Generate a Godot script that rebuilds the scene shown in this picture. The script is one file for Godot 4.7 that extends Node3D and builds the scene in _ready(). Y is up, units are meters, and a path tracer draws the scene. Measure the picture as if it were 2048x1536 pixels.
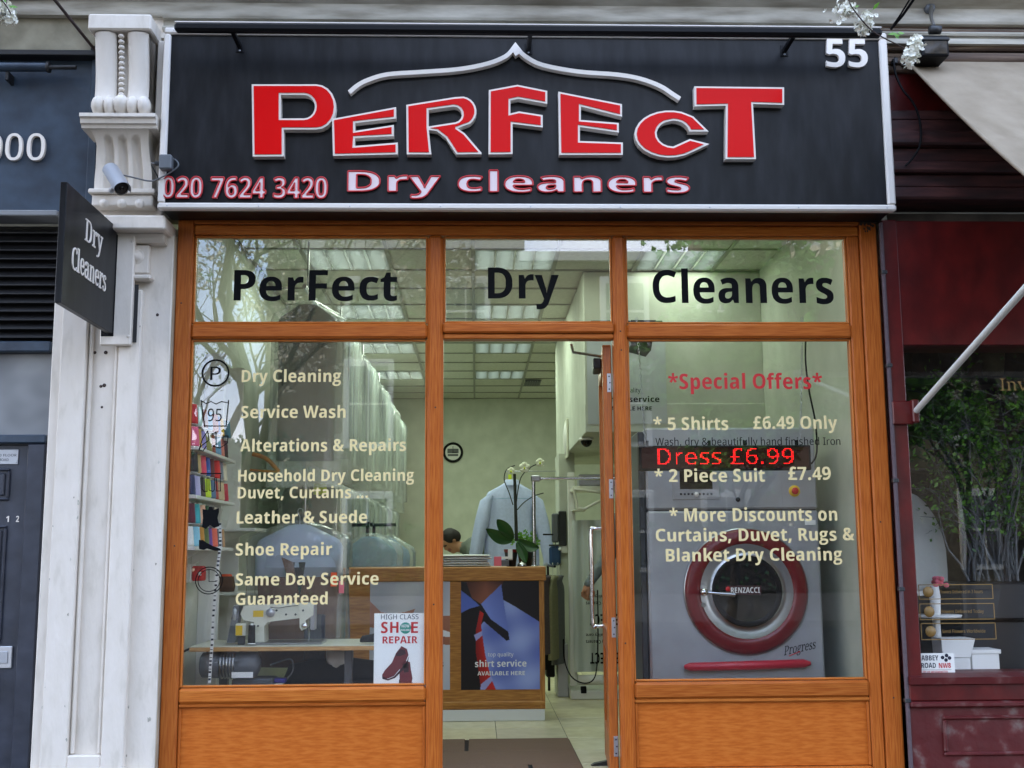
extends Node3D
# A dry cleaner's shopfront seen from across the pavement: built piece by piece, metres, y up.
# Floor of the shop y = 0, front face of the wooden shopfront z = 0, the street towards +z.

const F := 2300.0
var eye := Vector3(0, 1.15, 5.9)
var cb: Basis
var M := {}
var used := {}
var glyphs := {}
var fonts := {}
var R := RandomNumberGenerator.new()

# ---------------------------------------------------------------- helpers: places
func pz(px: float, py: float, z: float) -> Vector3:   # point of the plane z seen at a pixel of the photograph
	var d: Vector3 = cb * Vector3(px - 1024.0, 768.0 - py, -F)
	return eye + d * ((z - eye.z) / d.z)
func px_at(py: float, px: float, x: float) -> Vector3:   # point of the plane x seen at a pixel
	var d: Vector3 = cb * Vector3(px - 1024.0, 768.0 - py, -F)
	return eye + d * ((x - eye.x) / d.x)

# ---------------------------------------------------------------- helpers: scene tree
func numbered(n: String) -> String:
	var k: int = used.get(n, 0)
	used[n] = k + 1
	return n if k == 0 else "%s_%03d" % [n, k]
func thing(called: String, label: String, category: String, at := Vector3.ZERO, group := "") -> Node3D:
	var o := Node3D.new()
	o.name = numbered(called)
	add_child(o, true)
	o.position = at
	tag(o, label, category, group)
	return o
func tag(o: Node3D, label: String, category: String, group := "") -> void:
	o.set_meta("label", label)
	o.set_meta("category", category)
	if group != "":
		o.set_meta("group", group)
func origin_of(n: Node) -> Vector3:
	var p := Vector3.ZERO
	while n is Node3D and n != self:
		p += (n as Node3D).position
		n = n.get_parent()
	return p
func part(parent: Node, called: String, mesh: Mesh, mat: Material, local := false) -> MeshInstance3D:
	var o := MeshInstance3D.new()
	o.name = called if parent != self else numbered(called)
	o.mesh = mesh
	o.material_override = mat
	if not local:
		o.position = -origin_of(parent)
	parent.add_child(o, true)
	return o
func struct(called: String, mesh: Mesh, mat: Material) -> MeshInstance3D:
	var o := part(self, called, mesh, mat)
	o.set_meta("kind", "structure")
	return o
func copy(o: Node3D, at: Vector3, turn: float, label: String) -> Node3D:
	var c: Node3D = o.duplicate()
	c.name = numbered(String(o.name).rstrip("0123456789").trim_suffix("_"))
	add_child(c, true)
	c.position = at
	c.rotation.y = turn
	c.set_meta("label", label)
	return c

# ---------------------------------------------------------------- helpers: shapes
func S() -> SurfaceTool:
	var st := SurfaceTool.new()
	st.begin(Mesh.PRIMITIVE_TRIANGLES)
	st.set_smooth_group(-1)
	return st
func done(st: SurfaceTool) -> ArrayMesh:
	st.generate_normals()
	return st.commit()
func tri(st: SurfaceTool, a: Vector3, b: Vector3, c: Vector3) -> void:
	st.add_vertex(a); st.add_vertex(b); st.add_vertex(c)
func quad(st: SurfaceTool, a: Vector3, b: Vector3, c: Vector3, d: Vector3) -> void:
	tri(st, a, b, c); tri(st, a, c, d)
func quv(st: SurfaceTool, a: Vector3, b: Vector3, c: Vector3, d: Vector3) -> void:   # a top left, b top right, c bottom right, d bottom left
	for k in [[a, Vector2(0, 0)], [b, Vector2(1, 0)], [c, Vector2(1, 1)], [a, Vector2(0, 0)], [c, Vector2(1, 1)], [d, Vector2(0, 1)]]:
		st.set_uv(k[1])
		st.add_vertex(k[0])
func add_box(st: SurfaceTool, p: Vector3, q: Vector3, bev := 0.0, xf := Transform3D()) -> void:
	var a := Vector3(minf(p.x, q.x), minf(p.y, q.y), minf(p.z, q.z))
	var b := Vector3(maxf(p.x, q.x), maxf(p.y, q.y), maxf(p.z, q.z))
	var c := (a + b) / 2.0
	var h := (b - a) / 2.0
	st.set_smooth_group(-1)
	bev = minf(bev, minf(h.x, minf(h.y, h.z)) * 0.9)
	if bev <= 0.0:
		for k in 3:
			for s in [-1.0, 1.0]:
				var n := Vector3.ZERO; n[k] = s * h[k]
				var u := Vector3.ZERO; u[(k + 1) % 3] = h[(k + 1) % 3]
				var v := Vector3.ZERO; v[(k + 2) % 3] = h[(k + 2) % 3] * s
				quad(st, xf * (c + n - u - v), xf * (c + n - u + v), xf * (c + n + u + v), xf * (c + n + u - v))
		return
	# corner vertices: for every corner and every axis, the point of that axis' face
	var f := func(sx: float, sy: float, sz: float, k: int) -> Vector3:
		var e := Vector3(h.x - bev, h.y - bev, h.z - bev)
		e[k] = h[k]
		return xf * (c + Vector3(sx * e.x, sy * e.y, sz * e.z))
	for s in [-1.0, 1.0]:
		quad(st, f.call(s, -s, -1, 0), f.call(s, s, -1, 0), f.call(s, s, 1, 0), f.call(s, -s, 1, 0))
		quad(st, f.call(-1, s, -s, 1), f.call(-1, s, s, 1), f.call(1, s, s, 1), f.call(1, s, -s, 1))
		quad(st, f.call(-s, -1, s, 2), f.call(s, -1, s, 2), f.call(s, 1, s, 2), f.call(-s, 1, s, 2))
	for s in [-1.0, 1.0]:
		for t in [-1.0, 1.0]:
			var w: float = s * t
			var e1 := [f.call(s, t, -1, 0), f.call(s, t, 1, 0), f.call(s, t, 1, 1), f.call(s, t, -1, 1)]
			var e2 := [f.call(s, -1, t, 2), f.call(s, 1, t, 2), f.call(s, 1, t, 0), f.call(s, -1, t, 0)]
			var e3 := [f.call(-1, s, t, 1), f.call(1, s, t, 1), f.call(1, s, t, 2), f.call(-1, s, t, 2)]
			for e in [e1, e2, e3]:
				if w > 0:
					quad(st, e[3], e[2], e[1], e[0])
				else:
					quad(st, e[0], e[1], e[2], e[3])
			for u in [-1.0, 1.0]:
				if w * u > 0:
					tri(st, f.call(s, t, u, 2), f.call(s, t, u, 1), f.call(s, t, u, 0))
				else:
					tri(st, f.call(s, t, u, 0), f.call(s, t, u, 1), f.call(s, t, u, 2))
func boxm(p: Vector3, q: Vector3, bev := 0.0) -> ArrayMesh:
	var st := S()
	add_box(st, p, q, bev)
	return done(st)
func laminated(x0: float, y0: float, x1: float, y1: float, z: float) -> ArrayMesh:   # two leaves of glass, the front one's face at z
	var st := S()
	add_box(st, Vector3(x0, y0, z - 0.0025), Vector3(x1, y1, z))
	add_box(st, Vector3(x0, y0, z - 0.006), Vector3(x1, y1, z - 0.0035))
	return done(st)
func pbox(x0: float, y0: float, x1: float, y1: float, z: float, depth: float, bev := 0.0) -> ArrayMesh:   # a box whose front face spans two pixels at z
	return boxm(pz(x0, y1, z), pz(x1, y0, z) - Vector3(0, 0, depth), bev)
func add_tube(st: SurfaceTool, path: Array, r, n := 8, capped := true) -> void:   # r: a number or one per point
	st.set_smooth_group(0)
	var rings := []
	var up := Vector3.UP
	for i in path.size():
		var t: Vector3 = (path[mini(i + 1, path.size() - 1)] - path[maxi(i - 1, 0)]).normalized()
		if absf(t.dot(up)) > 0.98:
			up = Vector3.RIGHT if absf(t.x) < 0.8 else Vector3.BACK
		var u := t.cross(up).normalized()
		var v := u.cross(t).normalized()
		up = v
		var ring := []
		var rr: float = r[i] if r is Array else r
		for k in n:
			var a := TAU * k / n
			ring.append(path[i] + (u * cos(a) + v * sin(a)) * rr)
		rings.append(ring)
	for i in rings.size() - 1:
		for k in n:
			quad(st, rings[i][k], rings[i][(k + 1) % n], rings[i + 1][(k + 1) % n], rings[i + 1][k])
	if capped:
		st.set_smooth_group(-1)
		for e in [[rings[0], path[0]], [rings[-1], path[-1]]]:
			for k in n:
				tri(st, e[1], e[0][k], e[0][(k + 1) % n])
func tubem(path: Array, r, n := 8) -> ArrayMesh:
	var st := S()
	add_tube(st, path, r, n)
	return done(st)
func add_lathe(st: SurfaceTool, prof: Array, xf := Transform3D(), n := 20, smooth := true) -> void:   # prof: Vector2(radius, height)
	st.set_smooth_group(0 if smooth else -1)
	for i in prof.size() - 1:
		for k in n:
			var a := TAU * k / n
			var b := TAU * (k + 1) / n
			var p0: Vector2 = prof[i]
			var p1: Vector2 = prof[i + 1]
			quad(st, xf * Vector3(cos(a) * p0.x, p0.y, sin(a) * p0.x), xf * Vector3(cos(b) * p0.x, p0.y, sin(b) * p0.x), xf * Vector3(cos(b) * p1.x, p1.y, sin(b) * p1.x), xf * Vector3(cos(a) * p1.x, p1.y, sin(a) * p1.x))
func lathem(prof: Array, xf := Transform3D(), n := 20, smooth := true) -> ArrayMesh:
	var st := S()
	add_lathe(st, prof, xf, n, smooth)
	return done(st)
func add_sphere(st: SurfaceTool, c: Vector3, r: Vector3, n := 12) -> void:
	var prof := []
	for i in n / 2 + 1:
		var a := PI * i / (n / 2)
		prof.append(Vector2(maxf(sin(a), 0.001), -cos(a)))
	add_lathe(st, prof, Transform3D(Basis.from_scale(r), c), n)
func facing(at: Vector3, axis: Vector3) -> Transform3D:   # a lathe whose y axis points along axis
	var y := axis.normalized()
	var x := y.cross(Vector3.UP if absf(y.y) < 0.9 else Vector3.RIGHT).normalized()
	return Transform3D(Basis(x, y, x.cross(y)), at)
func add_poly(st: SurfaceTool, poly: PackedVector2Array, z0: float, z1: float, xf := Transform3D()) -> void:   # extruded outline
	st.set_smooth_group(-1)
	if Geometry2D.is_polygon_clockwise(poly):
		poly = poly.duplicate()
		poly.reverse()
	var idx := Geometry2D.triangulate_polygon(poly)
	for i in range(0, idx.size(), 3):
		var a := poly[idx[i]]; var b := poly[idx[i + 1]]; var c := poly[idx[i + 2]]
		tri(st, xf * Vector3(a.x, a.y, z1), xf * Vector3(c.x, c.y, z1), xf * Vector3(b.x, b.y, z1))
		if z0 != z1:
			tri(st, xf * Vector3(a.x, a.y, z0), xf * Vector3(b.x, b.y, z0), xf * Vector3(c.x, c.y, z0))
	if z0 != z1:
		for i in poly.size():
			var a := poly[i]; var b := poly[(i + 1) % poly.size()]
			quad(st, xf * Vector3(a.x, a.y, z0), xf * Vector3(a.x, a.y, z1), xf * Vector3(b.x, b.y, z1), xf * Vector3(b.x, b.y, z0))
func polym(poly: PackedVector2Array, z0: float, z1: float, xf := Transform3D()) -> ArrayMesh:
	var st := S()
	add_poly(st, poly, z0, z1, xf)
	return done(st)
func extrude_x(prof: Array, x0: float, x1: float) -> ArrayMesh:   # prof: Vector2(z, y)
	# local x -> world z, local y -> y, local z -> world x
	return polym(PackedVector2Array(prof), x0, x1, Transform3D(Basis(Vector3(0, 0, 1), Vector3(0, 1, 0), Vector3(1, 0, 0)), Vector3.ZERO))
func add_grid(st: SurfaceTool, nx: int, ny: int, f: Callable, smooth := true) -> void:
	st.set_smooth_group(0 if smooth else -1)
	var p := []
	for j in ny + 1:
		for i in nx + 1:
			p.append(f.call(float(i) / nx, float(j) / ny))
	for j in ny:
		for i in nx:
			quad(st, p[j * (nx + 1) + i], p[j * (nx + 1) + i + 1], p[(j + 1) * (nx + 1) + i + 1], p[(j + 1) * (nx + 1) + i])
func gridm(nx: int, ny: int, f: Callable, smooth := true) -> ArrayMesh:
	var st := S()
	add_grid(st, nx, ny, f, smooth)
	return done(st)
func add_loft(st: SurfaceTool, rings: Array, n := 16, wob := 0.0, seed_ := 0, freq := 3.0) -> void:   # rings: [centre, u, v]; wob: folds
	st.set_smooth_group(0)
	var pts := []
	for i in rings.size():
		var ring := []
		for k in n:
			var a := TAU * k / n
			var w := 1.0 + wob * sin(freq * a + seed_ + 0.35 * i) * sin(1.7 * a * freq + seed_ * 2.0)
			ring.append(rings[i][0] + (rings[i][1] * cos(a) + rings[i][2] * sin(a)) * w)
		pts.append(ring)
	for i in pts.size() - 1:
		for k in n:
			quad(st, pts[i][k], pts[i][(k + 1) % n], pts[i + 1][(k + 1) % n], pts[i + 1][k])
func curve(pts: Array, n := 6) -> Array:   # smooth path through points
	var out := []
	for i in pts.size() - 1:
		var p0: Vector3 = pts[maxi(i - 1, 0)]
		var p3: Vector3 = pts[mini(i + 2, pts.size() - 1)]
		for k in n:
			out.append((pts[i] as Vector3).cubic_interpolate(pts[i + 1], p0, p3, float(k) / n))
	out.append(pts[-1])
	return out
func arc(cx: float, cy: float, rx: float, ry: float, a0: float, a1: float, n := 10) -> Array:
	var o := []
	for i in n + 1:
		var a := deg_to_rad(lerpf(a0, a1, float(i) / n))
		o.append(Vector2(cx + cos(a) * rx, cy + sin(a) * ry))
	return o
func pieces(outer: PackedVector2Array, hole: PackedVector2Array) -> Array:   # an outline with a hole, cut in two through the hole
	if hole.is_empty():
		return [outer]
	var r := Rect2(hole[0], Vector2.ZERO)
	for p in hole:
		r = r.expand(p)
	var x := r.get_center().x
	var out := []
	for s in [-1.0, 1.0]:
		var half := PackedVector2Array([Vector2(x, -20), Vector2(x + s * 40.0, -20), Vector2(x + s * 40.0, 20), Vector2(x, 20)])
		for q in Geometry2D.intersect_polygons(outer, half):
			for w in Geometry2D.clip_polygons(q, hole):
				out.append(w)
	return out

# ---------------------------------------------------------------- helpers: lettering
func font(kind: String) -> Font:
	if not fonts.has(kind):
		var f := SystemFont.new()
		f.font_names = PackedStringArray(["Droid Serif" if kind.begins_with("serif") else "Droid Sans"])
		f.font_weight = 700 if kind.ends_with("bold") else 400
		fonts[kind] = f
	return fonts[kind]
func raw_text(s: String, kind: String) -> Array:   # [vertices, indices]; the baseline at 0, capitals 1 high
	var key := s + "|" + kind
	if glyphs.has(key):
		return glyphs[key]
	var tm := TextMesh.new()
	tm.font = font(kind); tm.font_size = 64; tm.pixel_size = 0.01; tm.depth = 0.0; tm.curve_step = 1.0
	tm.horizontal_alignment = HORIZONTAL_ALIGNMENT_LEFT
	tm.text = s
	var arr := tm.get_mesh_arrays()
	if not glyphs.has("cap" + kind):
		var t2 := TextMesh.new()
		t2.font = font(kind); t2.font_size = 64; t2.pixel_size = 0.01; t2.depth = 0.0
		t2.text = "H"
		var bb := t2.get_aabb()
		glyphs["cap" + kind] = [bb.position.y, bb.size.y]
	var cap: Array = glyphs["cap" + kind]
	var v: PackedVector3Array = arr[Mesh.ARRAY_VERTEX]
	var idx: PackedInt32Array = arr[Mesh.ARRAY_INDEX] if arr[Mesh.ARRAY_INDEX] != null else PackedInt32Array(range(v.size()))
	var out := PackedVector3Array()
	var lo := 1e9; var hi := -1e9
	for p in v:
		var q := Vector3(p.x / cap[1], (p.y - cap[0]) / cap[1], 0)
		out.append(q)
		lo = minf(lo, q.x); hi = maxf(hi, q.x)
	var one := PackedInt32Array()
	for i in range(0, idx.size(), 3):   # the front face only
		one.append_array([idx[i], idx[i + 1], idx[i + 2]])
	glyphs[key] = [out, one, lo, hi]
	return glyphs[key]
func text_edges(idx: PackedInt32Array, v: PackedVector3Array) -> Array:   # edges that only one triangle has
	var seen := {}
	for i in range(0, idx.size(), 3):
		for k in 3:
			var a := v[idx[i + k]].snapped(Vector3.ONE * 1e-4); var b := v[idx[i + (k + 1) % 3]].snapped(Vector3.ONE * 1e-4)
			if a == b: continue
			if seen.has([b, a]):
				seen.erase([b, a])
			else:
				seen[[a, b]] = true
	return seen.keys()
func add_text(st: SurfaceTool, s: String, kind: String, xf: Transform3D, width: float, cap: float, depth := 0.0, slant := 0.0) -> void:
	# xf: origin at the left end of the baseline, x along it, y up, z out
	var g := raw_text(s, kind)
	st.set_smooth_group(-1)
	var v: PackedVector3Array = g[0]
	var k: float = width / (g[3] - g[2]) if width != 0 else cap
	var idx: PackedInt32Array = g[1]
	var at := func(p: Vector3, z: float) -> Vector3:
		return xf * Vector3((p.x - g[2]) * k + p.y * cap * slant, p.y * cap, z)
	for i in range(0, idx.size(), 3):
		tri(st, at.call(v[idx[i]], depth), at.call(v[idx[i + 1]], depth), at.call(v[idx[i + 2]], depth))
	if depth > 0.002:
		for e in text_edges(idx, v):
			quad(st, at.call(e[0], 0), at.call(e[0], depth), at.call(e[1], depth), at.call(e[1], 0))
func textm(s: String, kind: String, xf: Transform3D, width: float, cap: float, depth := 0.0, slant := 0.0) -> ArrayMesh:
	var st := S()
	add_text(st, s, kind, xf, width, cap, depth, slant)
	return done(st)
func ptext(s: String, kind: String, x0: float, x1: float, ycap: float, ybase: float, z: float, depth := 0.0, slant := 0.0) -> ArrayMesh:   # lettering between two pixels
	var a := pz(x0, ybase, z); var b := pz(x1, ybase, z); var c := pz(x0, ycap, z)
	return textm(s, kind, Transform3D(Basis(), a), b.x - a.x, c.y - a.y, depth, slant)
func words(parent: Node, s: String, kind: String, x0: float, x1: float, yc: float, yb: float, z: float, mat: Material) -> void:   # a line of print, every word a piece
	var a := pz(x0, yb, z)
	var g := raw_text(s, kind)
	var k: float = (pz(x1, yb, z).x - a.x) / (g[3] - g[2])
	var from := 0
	for w in s.split(" "):
		var upto := raw_text(s.substr(0, from + w.length()), kind)
		var own := raw_text(w, kind)
		part(parent, "word", textm(w, kind, Transform3D(Basis(), a + Vector3((upto[3] - (own[3] - own[2]) - g[2]) * k, 0, 0)), (own[3] - own[2]) * k, pz(x0, yc, z).y - a.y), mat)
		from += w.length() + 1
func letters(parent: Node, called: String, s: String, kind: String, a: Vector3, width: float, cap: float, depth: float, mat: Material, rim: Material = null, rim_w := 0.0) -> void:   # every letter a part
	var g := raw_text(s, kind)
	var k: float = width / (g[3] - g[2])
	var unit: float = (raw_text("HH", kind)[3] - raw_text("H", kind)[3])
	for i in s.length():
		if s[i] == " ": continue
		# place of the letter: its right end in the string up to it
		var upto := raw_text(s.substr(0, i + 1), kind)
		var own := raw_text(s[i], kind)
		var x0: float = (upto[3] - (own[3] - own[2]) - g[2]) * k
		var w: float = (own[3] - own[2]) * k
		var o := part(parent, called, textm(s[i], kind, Transform3D(Basis(), a + Vector3(x0, 0, 0)), w, cap, depth), mat)
		if rim:
			var st := S()
			var v: PackedVector3Array = own[0]
			for e in text_edges(own[1], v):
				var p: Vector3 = a + Vector3(x0 + (e[0].x - own[2]) * k, e[0].y * cap, depth)
				var q: Vector3 = a + Vector3(x0 + (e[1].x - own[2]) * k, e[1].y * cap, depth)
				add_tube(st, [p, q], rim_w, 5)
			part(o, "rim", done(st), rim)

# ---------------------------------------------------------------- helpers: materials
func noise_tex(seed_: int, freq: float, c0: Color, c1: Color, c2 = null, oct := 5, size := 512, kind := FastNoiseLite.TYPE_SIMPLEX_SMOOTH, mid := 0.5) -> NoiseTexture2D:
	var n := FastNoiseLite.new()
	n.seed = seed_; n.frequency = freq; n.fractal_octaves = oct; n.noise_type = kind
	var t := NoiseTexture2D.new()
	t.width = size; t.height = size; t.seamless = true; t.noise = n
	var g := Gradient.new()
	g.set_color(0, c0); g.set_color(1, c1)
	g.set_offset(0, 0.12); g.set_offset(1, 0.88)
	if c2 != null:
		g.add_point(mid, c2)
	t.color_ramp = g
	return t
func bump_tex(seed_: int, freq: float, strength: float, oct := 4) -> NoiseTexture2D:
	var n := FastNoiseLite.new()
	n.seed = seed_; n.frequency = freq; n.fractal_octaves = oct
	var t := NoiseTexture2D.new()
	t.width = 512; t.height = 512; t.seamless = true; t.noise = n; t.as_normal_map = true; t.bump_strength = strength
	return t
func mat(called: String, c: Color, rough := 0.6, metal := 0.0) -> StandardMaterial3D:
	var m := StandardMaterial3D.new()
	m.resource_name = called
	m.albedo_color = c; m.roughness = rough; m.metallic = metal
	M[called] = m
	return m
func tmat(called: String, tex: Texture2D, rough: float, scale: Vector3, bump: Texture2D = null, bs := 0.5, metal := 0.0) -> StandardMaterial3D:
	var m := mat(called, Color.WHITE, rough, metal)
	m.albedo_texture = tex
	m.uv1_triplanar = true; m.uv1_world_triplanar = true
	m.uv1_scale = scale
	if bump:
		m.normal_enabled = true; m.normal_texture = bump; m.normal_scale = bs
	return m
func c8(r: int, g: int, b: int) -> Color:
	return Color8(r, g, b)
func print_mat(called: String, im: Image, rough := 0.4) -> StandardMaterial3D:
	var m := mat(called, Color.WHITE, rough)
	m.albedo_texture = ImageTexture.create_from_image(im)
	return m

func materials() -> void:
	var wood_bump := bump_tex(31, 0.05, 2.0)
	var wa := noise_tex(3, 0.02, c8(160, 86, 32), c8(196, 122, 56), c8(182, 106, 45), 6)
	for wn in [["wood upright", Vector3(13, 0.5, 13)], ["wood level", Vector3(0.5, 13, 13)]]:
		for v in 4:
			var wm := tmat("%s %d" % [wn[0], v], wa, 0.34, wn[1], wood_bump, 0.2)
			wm.metallic_specular = 0.3
			wm.albedo_color = [Color(1, 1, 1), Color(0.9, 0.84, 0.8), Color(1, 0.96, 0.9), Color(0.96, 0.88, 0.82)][v]
			wm.uv1_offset = Vector3(0.37 * v, 0.21 * v, 0.53 * v)
		M[wn[0]] = M[wn[0] + " 0"]
	var wpn := tmat("wood panel", noise_tex(8, 0.012, c8(176, 90, 30), c8(198, 112, 46), c8(189, 101, 37), 6), 0.36, Vector3(1.6, 9.0, 9.0), wood_bump, 0.04)
	wpn.metallic_specular = 0.3
	tmat("wood door", noise_tex(13, 0.02, c8(148, 76, 24), c8(194, 112, 42), c8(174, 94, 32), 6), 0.36, Vector3(12, 0.5, 12), wood_bump, 0.25)
	var oak := noise_tex(21, 0.02, c8(150, 96, 34), c8(190, 134, 62), c8(172, 114, 46), 6)
	tmat("oak level", oak, 0.42, Vector3(0.6, 6.0, 6.0))
	tmat("oak upright", oak, 0.42, Vector3(6.0, 0.6, 6.0))
	tmat("beech edge", noise_tex(22, 0.03, c8(176, 132, 78), c8(208, 166, 108)), 0.5, Vector3(0.7, 8, 8))
	var grime := bump_tex(41, 0.02, 3.0)
	tmat("white paint", noise_tex(5, 0.006, c8(203, 194, 180), c8(217, 208, 196), c8(213, 204, 191), 8, 1024, FastNoiseLite.TYPE_SIMPLEX_SMOOTH, 0.34), 0.65, Vector3(1.7, 0.5, 1.7), grime, 0.3)
	tmat("old stone", noise_tex(6, 0.01, c8(128, 122, 108), c8(196, 192, 180), c8(168, 163, 150), 6), 0.75, Vector3(0.35, 2.2, 2.2), grime, 0.5)
	tmat("stained stone", noise_tex(61, 0.012, c8(58, 45, 38), c8(124, 108, 90), c8(88, 70, 58), 6), 0.8, Vector3(0.3, 3.0, 3.0), grime, 0.5)
	tmat("beige render", noise_tex(7, 0.008, c8(118, 112, 94), c8(150, 144, 124)), 0.85, Vector3(1, 1, 1), grime, 0.3)
	tmat("beige reveal", noise_tex(71, 0.01, c8(150, 138, 116), c8(186, 174, 152)), 0.8, Vector3(1.5, 0.6, 1.5))
	var sb := tmat("sign board", noise_tex(9, 0.01, c8(14, 15, 17), c8(32, 33, 36), null, 6), 0.36, Vector3(2.0, 0.5, 2.0), bump_tex(91, 0.006, 1.2), 0.12)
	sb.metallic_specular = 0.3
	mat("sign trim", c8(216, 209, 200), 0.4)
	var red := mat("red acrylic", c8(212, 10, 12), 0.2)
	red.metallic_specular = 0.2
	red.normal_enabled = true; red.normal_texture = bump_tex(92, 0.006, 3.0, 3); red.normal_scale = 0.25
	red.uv1_triplanar = true; red.uv1_world_triplanar = true; red.uv1_scale = Vector3(2.2, 2.2, 2.2)
	mat("letter white", c8(226, 217, 206), 0.35)
	mat("letter rim", c8(190, 40, 44), 0.4)
	mat("letter pink", c8(222, 204, 204), 0.3)
	mat("black metal", c8(20, 20, 22), 0.45).metallic_specular = 0.25
	mat("dark plastic", c8(30, 31, 33), 0.45)
	mat("grey plastic", c8(92, 96, 100), 0.45)
	mat("white plastic", c8(220, 220, 212), 0.4)
	mat("cream enamel", c8(214, 214, 194), 0.3)
	mat("silver paint", c8(168, 170, 174), 0.3, 0.4)
	mat("chrome", c8(215, 215, 215), 0.12, 1.0)
	mat("steel", c8(176, 178, 180), 0.28, 1.0)
	mat("hinge steel", c8(190, 190, 192), 0.38, 0.85)
	mat("lens", c8(8, 8, 10), 0.05)
	var blue := tmat("blue slate paint", noise_tex(10, 0.01, c8(32, 44, 58), c8(50, 66, 82), null, 6), 0.42, Vector3(0.8, 0.8, 0.8), grime, 0.15)
	blue.metallic_specular = 0.5
	tmat("slate door", noise_tex(101, 0.01, c8(34, 38, 48), c8(50, 54, 66), null, 6), 0.4, Vector3(1, 1, 1), grime, 0.15)
	tmat("frosted", noise_tex(102, 0.006, c8(104, 106, 108), c8(140, 142, 142), null, 3), 0.5, Vector3(0.6, 0.9, 0.6))
	mat("louvre black", c8(20, 19, 20), 0.5)
	tmat("maroon", noise_tex(11, 0.012, c8(72, 10, 10), c8(98, 19, 17), c8(84, 14, 13), 5), 0.35, Vector3(0.9, 0.6, 0.9), grime, 0.15)
	tmat("maroon weathered", noise_tex(12, 0.006, c8(112, 90, 85), c8(80, 13, 14), c8(86, 18, 18), 7, 1024, FastNoiseLite.TYPE_SIMPLEX_SMOOTH, 0.4), 0.5, Vector3(0.9, 0.9, 0.9), grime, 0.3)
	tmat("maroon stone", noise_tex(14, 0.012, c8(46, 28, 28), c8(92, 52, 48), c8(66, 36, 36), 6), 0.6, Vector3(0.4, 2.4, 2.4), grime, 0.4)
	var gl := mat("glass", Color(0.93, 0.97, 0.94, 0.001), 0.0)
	gl.transparency = BaseMaterial3D.TRANSPARENCY_ALPHA
	var film := mat("film", Color(0.92, 0.97, 0.94, 0.24), 0.16)
	film.transparency = BaseMaterial3D.TRANSPARENCY_ALPHA
	var film2 := mat("thin film", Color(0.88, 0.92, 0.92, 0.06), 0.15)
	film2.transparency = BaseMaterial3D.TRANSPARENCY_ALPHA
	mat("vinyl black", c8(14, 15, 17), 0.6).metallic_specular = 0.2
	mat("vinyl cream", c8(226, 206, 150), 0.5)
	mat("vinyl red", c8(190, 14, 26), 0.45)
	mat("gold leaf", c8(140, 110, 58), 0.5)
	tmat("room wall", noise_tex(15, 0.01, c8(198, 202, 186), c8(212, 215, 200)), 0.85, Vector3(0.7, 0.7, 0.7))
	tmat("room white", noise_tex(16, 0.01, c8(180, 184, 168), c8(192, 195, 180)), 0.8, Vector3(0.7, 0.7, 0.7))
	tmat("ceiling tile", noise_tex(17, 0.03, c8(196, 198, 184), c8(212, 214, 200)), 0.9, Vector3(1.5, 1.5, 1.5))
	mat("ceiling bar", c8(150, 152, 140), 0.6)
	for k in 3:
		tmat("floor tile %d" % k, noise_tex(180 + k, 0.012, c8(206 - 5 * k, 196 - 4 * k, 154), c8(226 - 4 * k, 218 - 4 * k, 182), null, 6), 0.3, Vector3(1.2, 1.2, 1.2))
	mat("grout", c8(96, 90, 72), 0.9)
	tmat("carpet", noise_tex(19, 0.2, c8(84, 64, 50), c8(146, 116, 94), null, 4), 0.95, Vector3(3, 3, 3), bump_tex(191, 0.25, 6.0), 0.8)
	tmat("pavement", noise_tex(20, 0.02, c8(66, 64, 61), c8(90, 87, 83)), 0.85, Vector3(1, 1, 1), grime, 0.5)
	tmat("asphalt", noise_tex(201, 0.1, c8(40, 40, 41), c8(62, 62, 63)), 1.0, Vector3(1, 1, 1), grime, 0.5)
	(M["asphalt"] as StandardMaterial3D).metallic_specular = 0.1
	(M["pavement"] as StandardMaterial3D).metallic_specular = 0.1
	tmat("machine grey", noise_tex(23, 0.008, c8(160, 163, 166), c8(172, 175, 178)), 0.34, Vector3(0.8, 0.8, 0.8), null, 0.5, 0.25)
	mat("machine dark", c8(52, 54, 56), 0.4)
	mat("machine red", c8(108, 10, 18), 0.3)
	mat("handle red", c8(176, 24, 44), 0.35)
	mat("drum glass", c8(10, 11, 11), 0.06)
	mat("yellow", c8(226, 186, 20), 0.5)
	mat("red paint", c8(196, 18, 22), 0.4)
	mat("orange", c8(230, 84, 30), 0.6)
	mat("pink", c8(226, 112, 128), 0.7)
	mat("lime", c8(198, 214, 40), 0.6)
	mat("paper", c8(232, 232, 226), 0.7)
	mat("blue plastic", c8(34, 66, 104), 0.5)
	var leaf := mat("leaf", c8(34, 74, 30), 0.35)
	leaf.backlight_enabled = true; leaf.backlight = Color(0.08, 0.16, 0.04)
	var leaf2 := mat("bright leaf", c8(92, 140, 44), 0.5)
	leaf2.backlight_enabled = true; leaf2.backlight = Color(0.2, 0.34, 0.08)
	var pet := mat("petal", c8(240, 238, 226), 0.6)
	pet.backlight_enabled = true; pet.backlight = Color(0.35, 0.35, 0.3)
	var bl := mat("blossom", c8(206, 196, 176), 0.7)
	bl.backlight_enabled = true
	bl.backlight = Color(0.2, 0.2, 0.16)
	mat("twig", c8(58, 44, 40), 0.8)
	mat("stem", c8(34, 38, 26), 0.6)
	mat("orchid", c8(236, 238, 206), 0.5)
	var wht := mat("cloth white", c8(226, 228, 224), 0.9)
	wht.rim_enabled = true
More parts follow.
